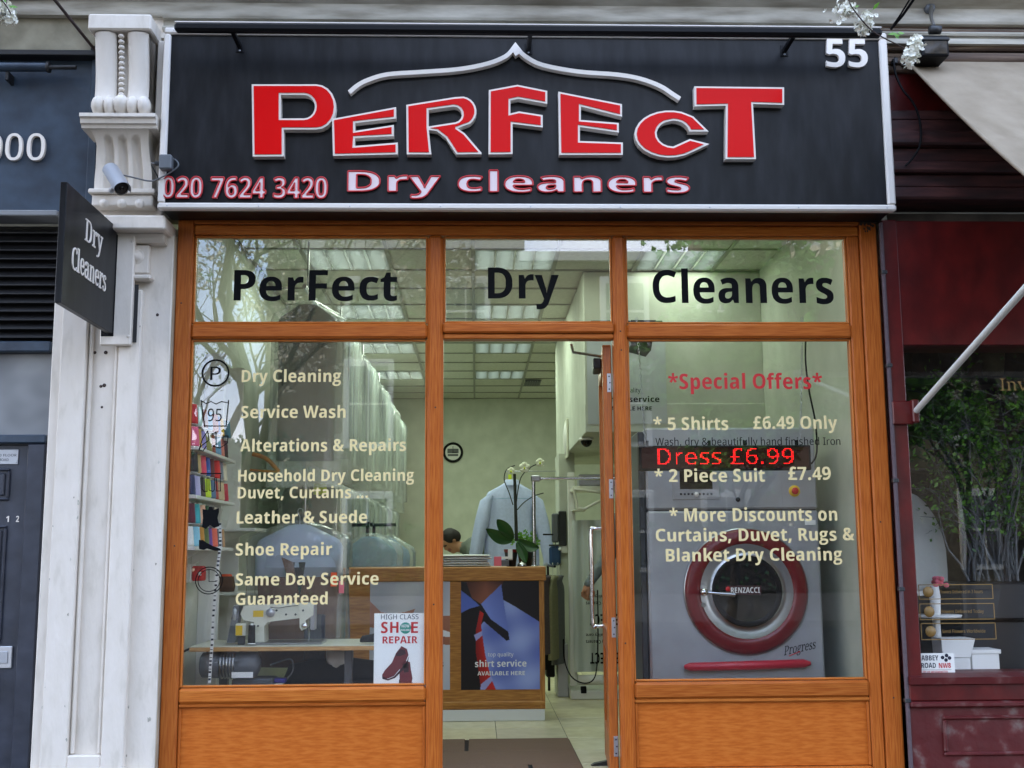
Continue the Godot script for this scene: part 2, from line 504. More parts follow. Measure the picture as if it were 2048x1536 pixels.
	for d in [["cloth blue", c8(186, 196, 230)], ["cloth sky", c8(104, 150, 182)], ["cloth navy", c8(34, 38, 52)], ["cloth black", c8(26, 26, 28)], ["cloth brown", c8(88, 54, 32)], ["cloth grey", c8(104, 106, 106)], ["cloth khaki", c8(134, 132, 96)], ["cloth mauve", c8(92, 78, 82)]]:
		var n := FastNoiseLite.new()
		var q: Color = d[1]
		tmat(d[0], noise_tex(d[0].hash() % 1000, 0.02, q.darkened(0.05), q.lightened(0.04)), 0.9, Vector3(3, 3, 3))
	for d in [["skin", c8(160, 110, 84)], ["hair", c8(22, 18, 18)]]:
		mat(d[0], d[1], 0.55)
	var body := mat("body", Color.WHITE, 0.75)
	body.vertex_color_use_as_albedo = true
	tmat("brick", noise_tex(24, 0.04, c8(84, 74, 56), c8(118, 104, 80), c8(100, 88, 66), 5), 0.9, Vector3(0.5, 2.5, 0.5))
	mat("roof slate", c8(72, 72, 80), 0.7)
	mat("stucco", c8(190, 186, 174), 0.8)
	mat("window dark", c8(30, 34, 38), 0.08)
	mat("bark", c8(56, 46, 38), 0.9)
	tmat("awning", noise_tex(25, 0.01, c8(126, 112, 92), c8(146, 132, 112)), 0.9, Vector3(1, 1, 1))
	(M["awning"] as StandardMaterial3D).backlight_enabled = true
	(M["awning"] as StandardMaterial3D).backlight = Color(0.2, 0.17, 0.13)
	tmat("dark interior", noise_tex(26, 0.01, c8(100, 96, 90), c8(130, 124, 114)), 0.8, Vector3(1, 1, 1))

# ---------------------------------------------------------------- the scene
func _ready() -> void:
	# camera
	cb = Basis(Vector3.UP, -0.03167) * Basis(Vector3.RIGHT, 0.14652) * Basis(Vector3.BACK, -0.0065)
	var cam := Camera3D.new()
	cam.name = "camera"
	cam.fov = rad_to_deg(2.0 * atan(768.0 / F))
	cam.far = 400.0
	cam.near = 0.05
	add_child(cam)
	cam.transform = Transform3D(cb, eye)
	# sky
	var sky := ProceduralSkyMaterial.new()
	sky.sky_top_color = c8(124, 162, 214)
	sky.sky_horizon_color = c8(222, 224, 226)
	sky.sky_curve = 0.09
	sky.ground_bottom_color = c8(90, 88, 84)
	sky.ground_horizon_color = c8(150, 150, 148)
	sky.sky_energy_multiplier = 1.25
	var cl := noise_tex(77, 0.006, Color(1, 1, 1, 0), Color(1, 1, 1, 1), Color(1, 1, 1, 0.2), 6, 1024, FastNoiseLite.TYPE_SIMPLEX_SMOOTH, 0.42)
	sky.sky_cover = cl
	sky.sky_cover_modulate = Color(1.0, 0.94, 0.85, 1.0)
	var env := Environment.new()
	env.background_mode = Environment.BG_SKY
	env.sky = Sky.new()
	env.sky.sky_material = sky
	env.tonemap_mode = Environment.TONE_MAPPER_LINEAR
	env.tonemap_exposure = 3.1
	env.sdfgi_enabled = true
	env.ssao_enabled = true
	env.ssil_enabled = true
	var we := WorldEnvironment.new()
	we.name = "world"
	we.environment = env
	add_child(we)
	# sun: behind the shop's roof, so that the shopfront lies in open shade and the houses opposite in the light
	var sun := DirectionalLight3D.new()
	sun.name = "sun"
	sun.light_energy = 0.65
	sun.light_color = Color(1.0, 0.95, 0.86)
	sun.light_angular_distance = 0.5
	sun.shadow_enabled = true
	add_child(sun)
	sun.look_at_from_position(Vector3.ZERO, Vector3(0.78, -0.85, 0.28), Vector3.UP)
	R.seed = 5
	materials()
	setting()
	opposite()
	shop_room()
	shopfront()
	fascia_sign()
	pilaster()
	left_neighbour()
	right_neighbour()
	street_details()
	lettering()
	interior_left()
	interior_middle()
	interior_right()
	people()

# ---------------------------------------------------------------- ground, walls, shop room
func setting() -> void:
	struct("ground", boxm(Vector3(-150, -0.5, -60), Vector3(150, -0.27, 150)), M["asphalt"])
	struct("pavement", boxm(Vector3(-40, -0.3, -0.0), Vector3(40, -0.13, 4.2), 0.02), M["pavement"])
	struct("pavement_opposite", boxm(Vector3(-40, -0.3, 16.0), Vector3(40, -0.13, 31.0), 0.02), M["pavement"])
	var b := thing("terraced_building", "pale stone building over the shops with moulded ledges above the black sign", "building", Vector3(0, 3.9, 0))
	part(b, "upper_wall", boxm(Vector3(-8, 4.0, -10.2), Vector3(8, 8.5, 0.03)), M["old stone"])
	part(b, "sign_backing", boxm(Vector3(-1.66, 2.905, -0.12), Vector3(2.2, 3.995, -0.002)), M["beige render"])
	part(b, "fillet", extrude_x([Vector2(0.0, 3.86), Vector2(0.10, 3.86), Vector2(0.10, 3.886), Vector2(0.07, 3.89), Vector2(0.07, 3.905), Vector2(0.0, 3.905)], -1.66, 2.16), M["white paint"])
	part(b, "stained_fillet", extrude_x([Vector2(0.0, 3.86), Vector2(0.10, 3.86), Vector2(0.10, 3.886), Vector2(0.07, 3.89), Vector2(0.07, 3.905), Vector2(0.0, 3.905)], 2.161, 5.5), M["old stone"])
	part(b, "torus_moulding", extrude_x([Vector2(0.0, 3.907), Vector2(0.06, 3.907), Vector2(0.085, 3.915), Vector2(0.09, 3.925), Vector2(0.085, 3.935), Vector2(0.06, 3.942), Vector2(0, 3.942)], -1.66, 5.5), M["old stone"])
	part(b, "lower_fascia", extrude_x([Vector2(0.0, 3.944), Vector2(0.066, 3.944), Vector2(0.07, 3.97), Vector2(0.095, 3.975), Vector2(0.1, 3.987), Vector2(0.0, 3.987)], -1.66, 5.5), M["old stone"])
	part(b, "upper_fascia", extrude_x([Vector2(0.0, 3.989), Vector2(0.09, 3.989), Vector2(0.1, 4.06), Vector2(0.16, 4.09), Vector2(0.24, 4.16), Vector2(0.24, 4.2), Vector2(0.0, 4.22)], -8.0, 8.0), M["old stone"])
	for k in 4:   # windows of the storey above
		var x := -6.0 + 3.6 * k
		var w := part(b, "window", boxm(Vector3(x, 5.2, 0.032), Vector3(x + 1.1, 7.2, 0.06), 0.01), M["stucco"])
		part(w, "pane", boxm(Vector3(x + 0.1, 5.3, 0.058), Vector3(x + 1.0, 7.1, 0.066)), M["window dark"])

func shop_room() -> void:
	var xl := -1.62
	var xr := 2.14
	var zb := -9.7
	# floor with its tiles
	var fl := struct("floor", boxm(Vector3(xl - 0.1, -0.12, zb - 0.1), Vector3(xr + 0.1, -0.004, 0.0)), M["grout"])
	for i in range(-4, 4):
		for j in 22:
			var x0 := 0.13 + 0.447 * i
			var z1 := 0.0 - 0.45 * j + 0.22
			if j == 0: z1 = -0.005
			var a := Vector3(maxf(x0, xl), -0.02, -0.45 * (j + 1) + 0.22)
			var q := Vector3(minf(x0 + 0.443, xr), R.randf_range(-0.0006, 0.0006), z1 - 0.004)
			if a.z < zb: a.z = zb
			if q.x > a.x and q.z - a.z > 0.02:
				part(fl, "floor_tile", boxm(a, q, 0.0015), M["floor tile %d" % (R.randi() % 3)])
	struct("wall_back", boxm(Vector3(xl - 0.15, -0.1, zb - 0.15), Vector3(xr + 0.15, 3.4, zb)), M["room wall"])
	var wl := struct("wall_left", boxm(Vector3(xl - 0.15, -0.1, zb), Vector3(xl, 3.4, -0.1)), M["room white"])
	var wr := struct("wall_right", boxm(Vector3(xr, -0.1, zb), Vector3(xr + 0.1, 3.4, -0.1)), M["room white"])
	# ceiling: slab, bars, tiles and light fittings
	var ce := struct("ceiling", boxm(Vector3(xl - 0.1, 3.34, zb - 0.1), Vector3(xr + 0.1, 3.42, 0.0)), M["room white"])
	var gst := S()
	for i in 8:
		add_box(gst, Vector3(-1.82 + 0.6 * i - 0.012 if i > 0 else xl, 3.245, zb), Vector3(-1.82 + 0.6 * i + 0.012 if i > 0 else xl + 0.02, 3.262, -0.11))
	for j in 17:
		add_box(gst, Vector3(xl, 3.2465, -0.0 - 0.6 * j - 0.012 - 0.1), Vector3(xr, 3.2635, -0.0 - 0.6 * j + 0.012 - 0.1))
	var gp := part(ce, "ceiling_grid", done(gst), M["ceiling bar"])
	gp.set_meta("kind", "stuff")
	var lights := {}
	for i in [1, 3, 5]:
		for j in [0, 3, 6, 9, 12]:
			lights[Vector2i(i, j)] = true
	for i in 7:
		for j in 16:
			var x0 := -1.82 + 0.6 * i
			var z1 := -0.1 - 0.6 * j
			if i == 1 and j == 0: continue
			if lights.has(Vector2i(i, j)):
				if i == 5 and j > 4: continue
				ceiling_light(Vector3(x0 + 0.3, 3.25, z1 - 0.3), i, j)
			else:
				part(ce, "ceiling_tile", boxm(Vector3(maxf(x0 + 0.006, xl), 3.256 + R.randf_range(0, 0.002), z1 - 0.594), Vector3(minf(x0 + 0.594, xr), 3.27, z1 - 0.006)), M["ceiling tile"])
	# bulkhead and pier
	var bh := thing("wall_bulkhead", "white boxed-in bulkhead hanging from the ceiling over the back of the shop", "bulkhead", Vector3(0.8, 2.03, -2.5))
	part(bh, "casing", boxm(Vector3(0.807, 2.03, -5.6), Vector3(xr, 3.24, -2.5), 0.004), M["room white"])
	part(bh, "lower_band", boxm(Vector3(0.803, 2.03, -2.497), Vector3(xr, 2.24, -2.488), 0.003), M["room white"])
	var pr := thing("wall_pier", "pale narrow pier standing under the bulkhead beyond the counter", "pier", Vector3(0.78, 0, -4.3))
	part(pr, "shaft", boxm(Vector3(0.73, 0.12, -4.7), Vector3(0.87, 2.027, -4.25), 0.004), M["room white"])
	part(pr, "skirting", boxm(Vector3(0.715, 0.002, -4.7), Vector3(0.88, 0.12, -4.235), 0.004), M["room white"])

func ceiling_light(c: Vector3, i: int, j: int) -> void:
	var where: String = {1: "above the hanging clothes", 3: "over the middle of the shop", 5: "above the cleaning machine"}[i]
	var row: String = {0: "first row behind the glass", 3: "second row", 6: "third row", 9: "fourth row", 12: "last row before the end wall"}[j]
	var t := thing("ceiling_light", "square louvred ceiling light %s, %s" % [where, row], "ceiling light", c, "louvred lights in the ceiling grid")
	var tray := S()
	add_box(tray, Vector3(-0.29, 0.075, -0.29), Vector3(0.29, 0.085, 0.29))
	for s in [-1, 1]:
		add_box(tray, Vector3(s * 0.29, 0.0, -0.29), Vector3(s * 0.282, 0.075, 0.29))
		add_box(tray, Vector3(-0.282, 0.0, s * 0.29), Vector3(0.282, 0.075, s * 0.282))
	part(t, "tray", done(tray), M["ceiling bar"], true)
	if not M.has("tube light"):
		var e := mat("tube light", c8(235, 245, 240), 0.5)
		e.emission_enabled = true
		e.emission = Color(0.88, 0.98, 1.0)
		e.emission_energy_multiplier = 1.5
	for k in 4:
		part(t, "tube", boxm(Vector3(-0.246 + 0.14 * k, 0.032, -0.275), Vector3(-0.174 + 0.14 * k, 0.056, 0.275), 0.01), M["tube light"], true)
	for k in 3:
		part(t, "reflector", boxm(Vector3(-0.147 + 0.14 * k, 0.0, -0.28), Vector3(-0.133 + 0.14 * k, 0.06, 0.28)), M["steel"], true)
	var lo := S()
	for k in 13:
		add_box(lo, Vector3(-0.281, 0.002, -0.27 + 0.045 * k - 0.001), Vector3(0.281, 0.028, -0.27 + 0.045 * k + 0.001))
	part(t, "louvre", done(lo), M["ceiling bar"], true)
	var l := AreaLight3D.new()
	l.name = "lamp"
	l.area_size = Vector2(0.54, 0.54)
	l.light_color = Color(0.93, 1.0, 0.9)
	l.light_energy = {0: 0.2, 3: 0.3, 6: 0.36, 9: 0.42, 12: 0.45}[j] * (1.3 if i == 1 else (0.62 if i == 5 else 1.0))
	l.shadow_enabled = true
	l.position = Vector3(0, -0.006, 0)
	l.rotation.x = -PI / 2
	t.add_child(l)

# ---------------------------------------------------------------- across the road (seen in the window glass)
func opposite() -> void:
	for k in 3:
		var x0: float = [-7.2, 1.6, 10.4][k]
		var hgt: float = [11.6, 11.2, 11.6][k]
		var h := thing("terrace_house", ["brown brick house opposite with pale window surrounds beside the gap of sky", "brown brick house opposite in the middle of its terrace", "brown brick house opposite behind the leafy tree"][k], "house", Vector3(x0, -0.13, 33), "brick houses across the road")
		part(h, "wall", boxm(Vector3(x0, -0.13, 33), Vector3(x0 + 8.78, hgt, 41)), M["brick"])
		part(h, "parapet", boxm(Vector3(x0 - 0.1, hgt, 32.8), Vector3(x0 + 8.9, hgt + 0.35, 41.1), 0.03), M["stucco"])
		var ch := part(h, "chimney", boxm(Vector3(x0 + 6.6, hgt + 0.35, 36), Vector3(x0 + 8.0, hgt + 2.2, 37)), M["brick"])
		part(ch, "cap", boxm(Vector3(x0 + 6.5, hgt + 2.2, 35.9), Vector3(x0 + 8.1, hgt + 2.35, 37.1)), M["stucco"])
		part(h, "ground_floor_front", boxm(Vector3(x0, -0.13, 32.9), Vector3(x0 + 8.78, 3.9, 33.03)), M["brick"])
		part(h, "front_door", boxm(Vector3(x0 + 0.7, 0.2, 32.8), Vector3(x0 + 1.7, 2.5, 32.92), 0.02), M["slate door"])
		for r in 3:
			for c in 2:
				var wx := x0 + 2.9 + 3.3 * c
				var wy: float = [0.7, 4.9, 8.4][r]
				var wh: float = [2.3, 2.6, 2.0][r]
				var w := part(h, "window", boxm(Vector3(wx - 0.2, wy - 0.2, 32.8), Vector3(wx + 1.5, wy + wh + 0.25, 32.98), 0.02), M["stucco"])
				part(w, "pane", boxm(Vector3(wx, wy, 32.78), Vector3(wx + 1.3, wy + wh, 32.83)), M["window dark"])
				part(w, "sash_bar", boxm(Vector3(wx, wy + wh * 0.5 - 0.04, 32.74), Vector3(wx + 1.3, wy + wh * 0.5 + 0.04, 32.79)), M["stucco"])
				part(w, "glazing_bar", boxm(Vector3(wx + 0.63, wy, 32.745), Vector3(wx + 0.67, wy + wh, 32.785)), M["stucco"])
	for k in 3:
		var x0: float = [-13.5, -4.0, 5.5][k]
		var hg := thing("hedge", ["clipped dark hedge across the road below the gap of sky", "clipped dark hedge in front of the first brick house", "clipped dark hedge in front of the further brick houses"][k], "hedge", Vector3(x0, -0.13, 30.5), "hedges across the road")
		var hs := S()
		for n in 2600:
			var c := Vector3(x0 + R.randf() * 9.2, R.randf() * 2.1, 30.2 + R.randf() * 0.9)
			var u := Vector3(R.randfn(), R.randfn(), R.randfn()).normalized() * 0.16
			var w := u.cross(Vector3(R.randfn(), R.randfn(), R.randfn())).normalized() * 0.07
			quad(hs, c, c + u * 0.5 + w, c + u, c + u * 0.5 - w)
		part(hg, "leaves", done(hs), M["leaf"]).set_meta("kind", "stuff")
		part(hg, "twigs", boxm(Vector3(x0 + 0.1, -0.13, 30.35), Vector3(x0 + 9.1, 1.95, 30.95), 0.1), M["bark"])
	tree("cherry_tree", "tall cherry tree coming into blossom by the kerb, its twigs reaching over the pavement", Vector3(-2.9, -0.13, 7.2), 10.0, 0.12, 5, 4200, M["bark"], M["blossom"], 0.09)
	tree("bare_tree", "slimmer bare tree with budding twigs further along the kerb", Vector3(-4.3, -0.13, 12.0), 10.5, 0.13, 9, 2200, M["bark"], M["bright leaf"], 0.05)
	tree("cherry_tree", "cherry tree in blossom at the kerb on the blue shop's side", Vector3(-4.6, -0.13, 4.4), 8.4, 0.14, 21, 4000, M["bark"], M["blossom"], 0.13)
	tree("cherry_tree", "cherry tree in blossom at the kerb on the maroon shop's side", Vector3(4.8, -0.13, 4.6), 8.4, 0.14, 22, 4000, M["bark"], M["blossom"], 0.13)
	tree("evergreen_tree", "dense dark evergreen shrub in the gap left of the brick houses", Vector3(-6.7, -0.13, 20.0), 4.6, 0.1, 31, 7000, M["bark"], M["leaf"], 0.2)
	tree("evergreen_tree", "broad dark evergreen shrub beside the first one, in front of the first brick house", Vector3(-5.3, -0.13, 20.6), 4.7, 0.08, 33, 8000, M["bark"], M["leaf"], 0.17)
	tree("chestnut_tree", "second leafy chestnut further along the road, facing the maroon shop", Vector3(8.0, -0.13, 12.6), 7.4, 0.09, 17, 6000, M["bark"], M["bright leaf"], 0.17)
	tree("chestnut_tree", "leafy young chestnut tree by the road with fresh green leaves", Vector3(3.9, -0.13, 12.0), 7.6, 0.09, 14, 6000, M["bark"], M["bright leaf"], 0.17)

func tree(called: String, label: String, at: Vector3, height: float, r0: float, seed_: int, n_leaf: int, bark: Material, leafm: Material, size: float) -> void:
	var g := RandomNumberGenerator.new()
	g.seed = seed_
	var t := thing(called, label, "tree", at)
	var trunk := S()
	var ends := []
	var stack := [[Vector3.ZERO, Vector3(0, 1, 0), height * 0.25, r0, 0]]
	while stack.size():
		var b: Array = stack.pop_back()
		var p: Vector3 = b[0]
		var d: Vector3 = b[1]
		var path := [p]
		var rad := [b[3]]
		for k in 4:
			d = (d + Vector3(g.randf_range(-1, 1), g.randf_range(-0.2, 0.5), g.randf_range(-1, 1)) * 0.13).normalized()
			p += d * b[2] / 4.0
			path.append(p)
			rad.append(b[3] * (1.0 - 0.1 * (k + 1)))
		add_tube(trunk, path, rad, 8 if b[4] < 2 else (5 if b[4] < 4 else 3), false)
		if b[4] < 6:
			var n := 3 if b[4] < 5 else 2
			for k in n:
				var side := Vector3(g.randf_range(-1, 1), g.randf_range(-0.1, 0.6), g.randf_range(-1, 1)).normalized()
				stack.append([path[4 if k < 2 else 2], (d + side * (0.6 if b[4] == 0 else 0.85)).normalized(), b[2] * g.randf_range(0.62, 0.86), b[3] * (0.62 if b[4] == 0 else 0.56), b[4] + 1])
		if b[4] >= 4:
			ends.append([path[1], p])
	part(t, "trunk", done(trunk), bark, true)
	var cr := S()
	for k in n_leaf:
		var e: Array = ends[g.randi() % ends.size()]
		var c: Vector3 = (e[0] as Vector3).lerp(e[1], g.randf()) + Vector3(g.randfn(), g.randfn(), g.randfn()) * size * 0.8
		for q in 3:
			var u := Vector3(g.randfn(), g.randfn() * 0.6 - 0.3, g.randfn()).normalized() * size * g.randf_range(0.6, 1.1)
			var w := u.cross(Vector3(g.randfn(), g.randfn(), g.randfn())).normalized() * size * 0.3
			quad(cr, c, c + u * 0.5 + w, c + u, c + u * 0.5 - w)
	var crown := part(t, "crown", done(cr), leafm, true)
	crown.set_meta("kind", "stuff")

# ---------------------------------------------------------------- the wooden shopfront
func bead(parent: Node, x0: float, y0: float, x1: float, y1: float, z0: float, z1: float, w: float, vert: String, lev: String) -> void:   # four strips round an opening
	for q in [[Vector3(x0, y0, z0), Vector3(x0 + w, y1, z1), vert], [Vector3(x1 - w, y0, z0), Vector3(x1, y1, z1), vert], [Vector3(x0 + w, y0, z0), Vector3(x1 - w, y0 + w, z1), lev], [Vector3(x0 + w, y1 - w, z0), Vector3(x1 - w, y1, z1), lev]]:
		part(parent, "bead", boxm(q[0], q[1], w * 0.35), M[q[2]])
func bar(parent: Node, called: String, x0: float, y0: float, x1: float, y1: float, z: float, depth: float, m: String, bev := 0.007) -> Node3D:
	var k := "%s %d" % [m, (int(absf(x0) * 37.0 + y0 * 53.0 + x1 * 11.0)) % 4]   # every board has a tone of its own
	return part(parent, called, boxm(Vector3(x0, y0, z - depth), Vector3(x1, y1, z), bev), M[k] if M.has(k) else M[m])

var front: Node3D
var panes := {}
func shopfront() -> void:
	var s := thing("shopfront", "varnished orange-brown wooden shopfront with large panes and an open doorway", "shopfront", Vector3(0.3, 0, 0))
	front = s
	var x1 := -1.478; var x2 := -0.253; var x3 := -0.170; var x4 := 0.722; var x5 := 0.793; var x6 := 1.983
	bar(s, "post", -1.562, 0.0, x1, 2.9, 0.0, 0.1, "wood upright")
	bar(s, "post", x6, 0.0, 2.047, 2.82, -0.012, 0.09, "wood upright")
	bar(s, "post", 2.05, 0.0, 2.142, 2.9, 0.0, 0.1, "wood upright")
	bar(s, "mullion", x2, 0.0, x3, 2.818, -0.001, 0.1, "wood upright", 0.016)
	bar(s, "mullion", x4, 0.0, x5, 2.818, -0.001, 0.1, "wood upright", 0.016)
	bar(s, "head_rail", x1, 2.82, 2.047, 2.872, -0.006, 0.094, "wood level")
	bar(s, "head_moulding", x1, 2.874, 2.047, 2.9, 0.006, 0.106, "wood level", 0.006)
	bar(s, "transom", x1, 2.264, x2, 2.344, -0.004, 0.09, "wood level", 0.012)
	bar(s, "transom", x3, 2.292, x4, 2.346, 0.004, 0.1, "wood level", 0.008)
	bar(s, "door_head", x3, 2.262, x4, 2.291, -0.014, 0.08, "wood level", 0.006)
	bar(s, "transom", x5, 2.264, x6, 2.342, -0.004, 0.09, "wood level", 0.012)
	for q in [[x1, x2, 0.498], [x5, x6, 0.506]]:
		bar(s, "sill_rail", q[0], 0.424, q[1], q[2], -0.003, 0.095, "wood level", 0.012)
		bar(s, "panel_moulding", q[0], 0.404, q[1], 0.423, -0.012, 0.07, "wood level", 0.006)
		bar(s, "lower_panel", q[0] + 0.001, 0.09, q[1] - 0.001, 0.403, -0.034, 0.03, "wood panel", 0.002)
		bar(s, "bottom_rail", q[0], 0.0, q[1], 0.088, -0.003, 0.095, "wood level", 0.01)
		for xx in [q[0] + 0.001, q[1] - 0.015]:
			bar(s, "panel_bead", xx, 0.09, xx + 0.014, 0.402, -0.02, 0.013, "wood upright", 0.004)
	# old dark stain where water runs off the sign's end, and nail holes
	var sg := RandomNumberGenerator.new()
	sg.seed = 3
	for k in 22:
		var so := PackedVector2Array()
		var sc := Vector2(sg.randf_range(2.056, 2.134), 2.895 - 0.055 * pow(sg.randf(), 1.6))
		var r := sg.randf_range(0.006, 0.014)
		for n in 7:
			var rr := r * sg.randf_range(0.5, 1.0)
			so.append(Vector2(clampf(sc.x + cos(TAU * n / 7.0) * rr, 2.051, 2.141), minf(sc.y + sin(TAU * n / 7.0) * rr * 1.3, 2.899)))
		part(s, "water_stain", polym(so, 0.0001 + 0.00012 * k, 0.0002 + 0.00012 * k), M["bark"])
	for n in [[-1.53, 2.45], [-0.21, 1.9], [-0.215, 0.9], [0.757, 2.3], [0.76, 2.2], [2.1, 0.42], [2.08, 1.3], [-1.52, 1.2], [0.75, 0.7]]:
		part(s, "nail_hole", lathem([Vector2(0.0004, 0.0012), Vector2(0.004, 0.001), Vector2(0.0045, 0)], facing(Vector3(n[0], n[1], 0.0), Vector3.BACK), 8), M["twig"])
	bar(s, "threshold", x3, -0.12, x4, 0.004, 0.0, 0.1, "wood level", 0.01)
	for q in [["upper_left", x1, 2.346, x2, 2.818], ["upper_middle", x3, 2.348, x4, 2.818], ["upper_right", x5, 2.344, x6, 2.818], ["big_left", x1, 0.5, x2, 2.262], ["big_right", x5, 0.508, x6, 2.262]]:
		var p := part(s, "window_pane", boxm(Vector3(q[1] + 0.002, q[2], -0.053), Vector3(q[3] - 0.002, q[4], -0.047)) if q[0] == "big_right" else laminated(q[1] + 0.002, q[2], q[3] - 0.002, q[4], -0.047), M["glass"])
		panes[q[0]] = p
		bead(s, q[1], q[2], q[3], q[4], -0.046, -0.026, 0.011, "wood upright", "wood level")
	# the open door
	var d := Node3D.new()
	d.name = "door"
	s.add_child(d, true)
	d.position = Vector3(0.718, 0.012, -0.104) - s.position
	d.rotation.y = -deg_to_rad(4.5)
	var db := func(called: String, z0: float, y0: float, z1: float, y1: float, t0: float, t1: float, m: String, bev := 0.004) -> void:
		part(d, called, boxm(Vector3(t0, y0, z0), Vector3(t1, y1, z1), bev), M[m], true)
	db.call("stile", -0.095, 0.0, 0.0, 2.235, -0.046, 0.0, "wood door")
	db.call("stile", -0.83, 0.0, -0.735, 2.235, -0.046, 0.0, "wood door")
	for q in [[0.0, 0.2], [0.62, 0.74], [2.12, 2.235]]:
		db.call("rail", -0.734, q[0], -0.096, q[1], -0.045, -0.001, "wood door")
	db.call("panel", -0.734, 0.2, -0.096, 0.62, -0.034, -0.012, "wood panel")
	db.call("door_pane", -0.734, 0.74, -0.096, 2.12, -0.026, -0.02, "glass", 0.0)
	for y in [0.17, 0.76, 1.47, 2.03]:
		var hp := boxm(Vector3(-0.024, y - 0.05, 0.0005), Vector3(-0.002, y + 0.05, 0.003), 0.001)
		part(d, "hinge", hp, M["hinge steel"], true)
		for k in 3:
			part(d, "hinge_screw", lathem([Vector2(0.001, 0.0012), Vector2(0.004, 0.001), Vector2(0.004, 0)], facing(Vector3(-0.013 + 0.004 * (k % 2), y - 0.034 + 0.034 * k, 0.003), Vector3.BACK), 8), M["black metal"], true)
	var hy := 0.72
	part(d, "handle", tubem(curve([Vector3(-0.046, hy, -0.78), Vector3(-0.085, hy, -0.78), Vector3(-0.106, hy + 0.02, -0.78), Vector3(-0.106, hy + 0.3, -0.78), Vector3(-0.106, hy + 0.54, -0.78), Vector3(-0.085, hy + 0.56, -0.78), Vector3(-0.046, hy + 0.56, -0.78)]), 0.012, 10), M["chrome"], true)
	part(d, "closer_arm", tubem([Vector3(-0.03, 2.222, -0.3), Vector3(-0.2, 2.225, -0.16), Vector3(-0.21, 2.245, -0.04)], 0.008, 6), M["steel"], true)
	part(d, "closer_box", boxm(Vector3(-0.09, 2.14, -0.42), Vector3(-0.047, 2.2, -0.2), 0.006), M["dark plastic"], true)
	var dm := thing("door_mat", "brown ribbed carpet mat laid inside the open doorway", "door mat", Vector3(0.2, 0, -0.8))
	var seams := [[-1.5, -1.06, -0.06], [-1.055, -0.62, 0.9], [-0.615, -0.18, 0.29]]
	for q in seams:
		for xx in [[-0.6, q[2] - 0.012], [q[2] + 0.012, 0.57]]:
			if xx[1] > -0.55 and xx[0] < 0.57:
				part(dm, "carpet_tile", boxm(Vector3(maxf(xx[0], -0.5), 0.001, q[0]), Vector3(minf(xx[1], 0.57), 0.013, q[1]), 0.003), M["carpet"])
	part(dm, "rubber_backing", boxm(Vector3(-0.505, 0.0011, -1.505), Vector3(0.575, 0.006, -0.175)), M["black metal"])

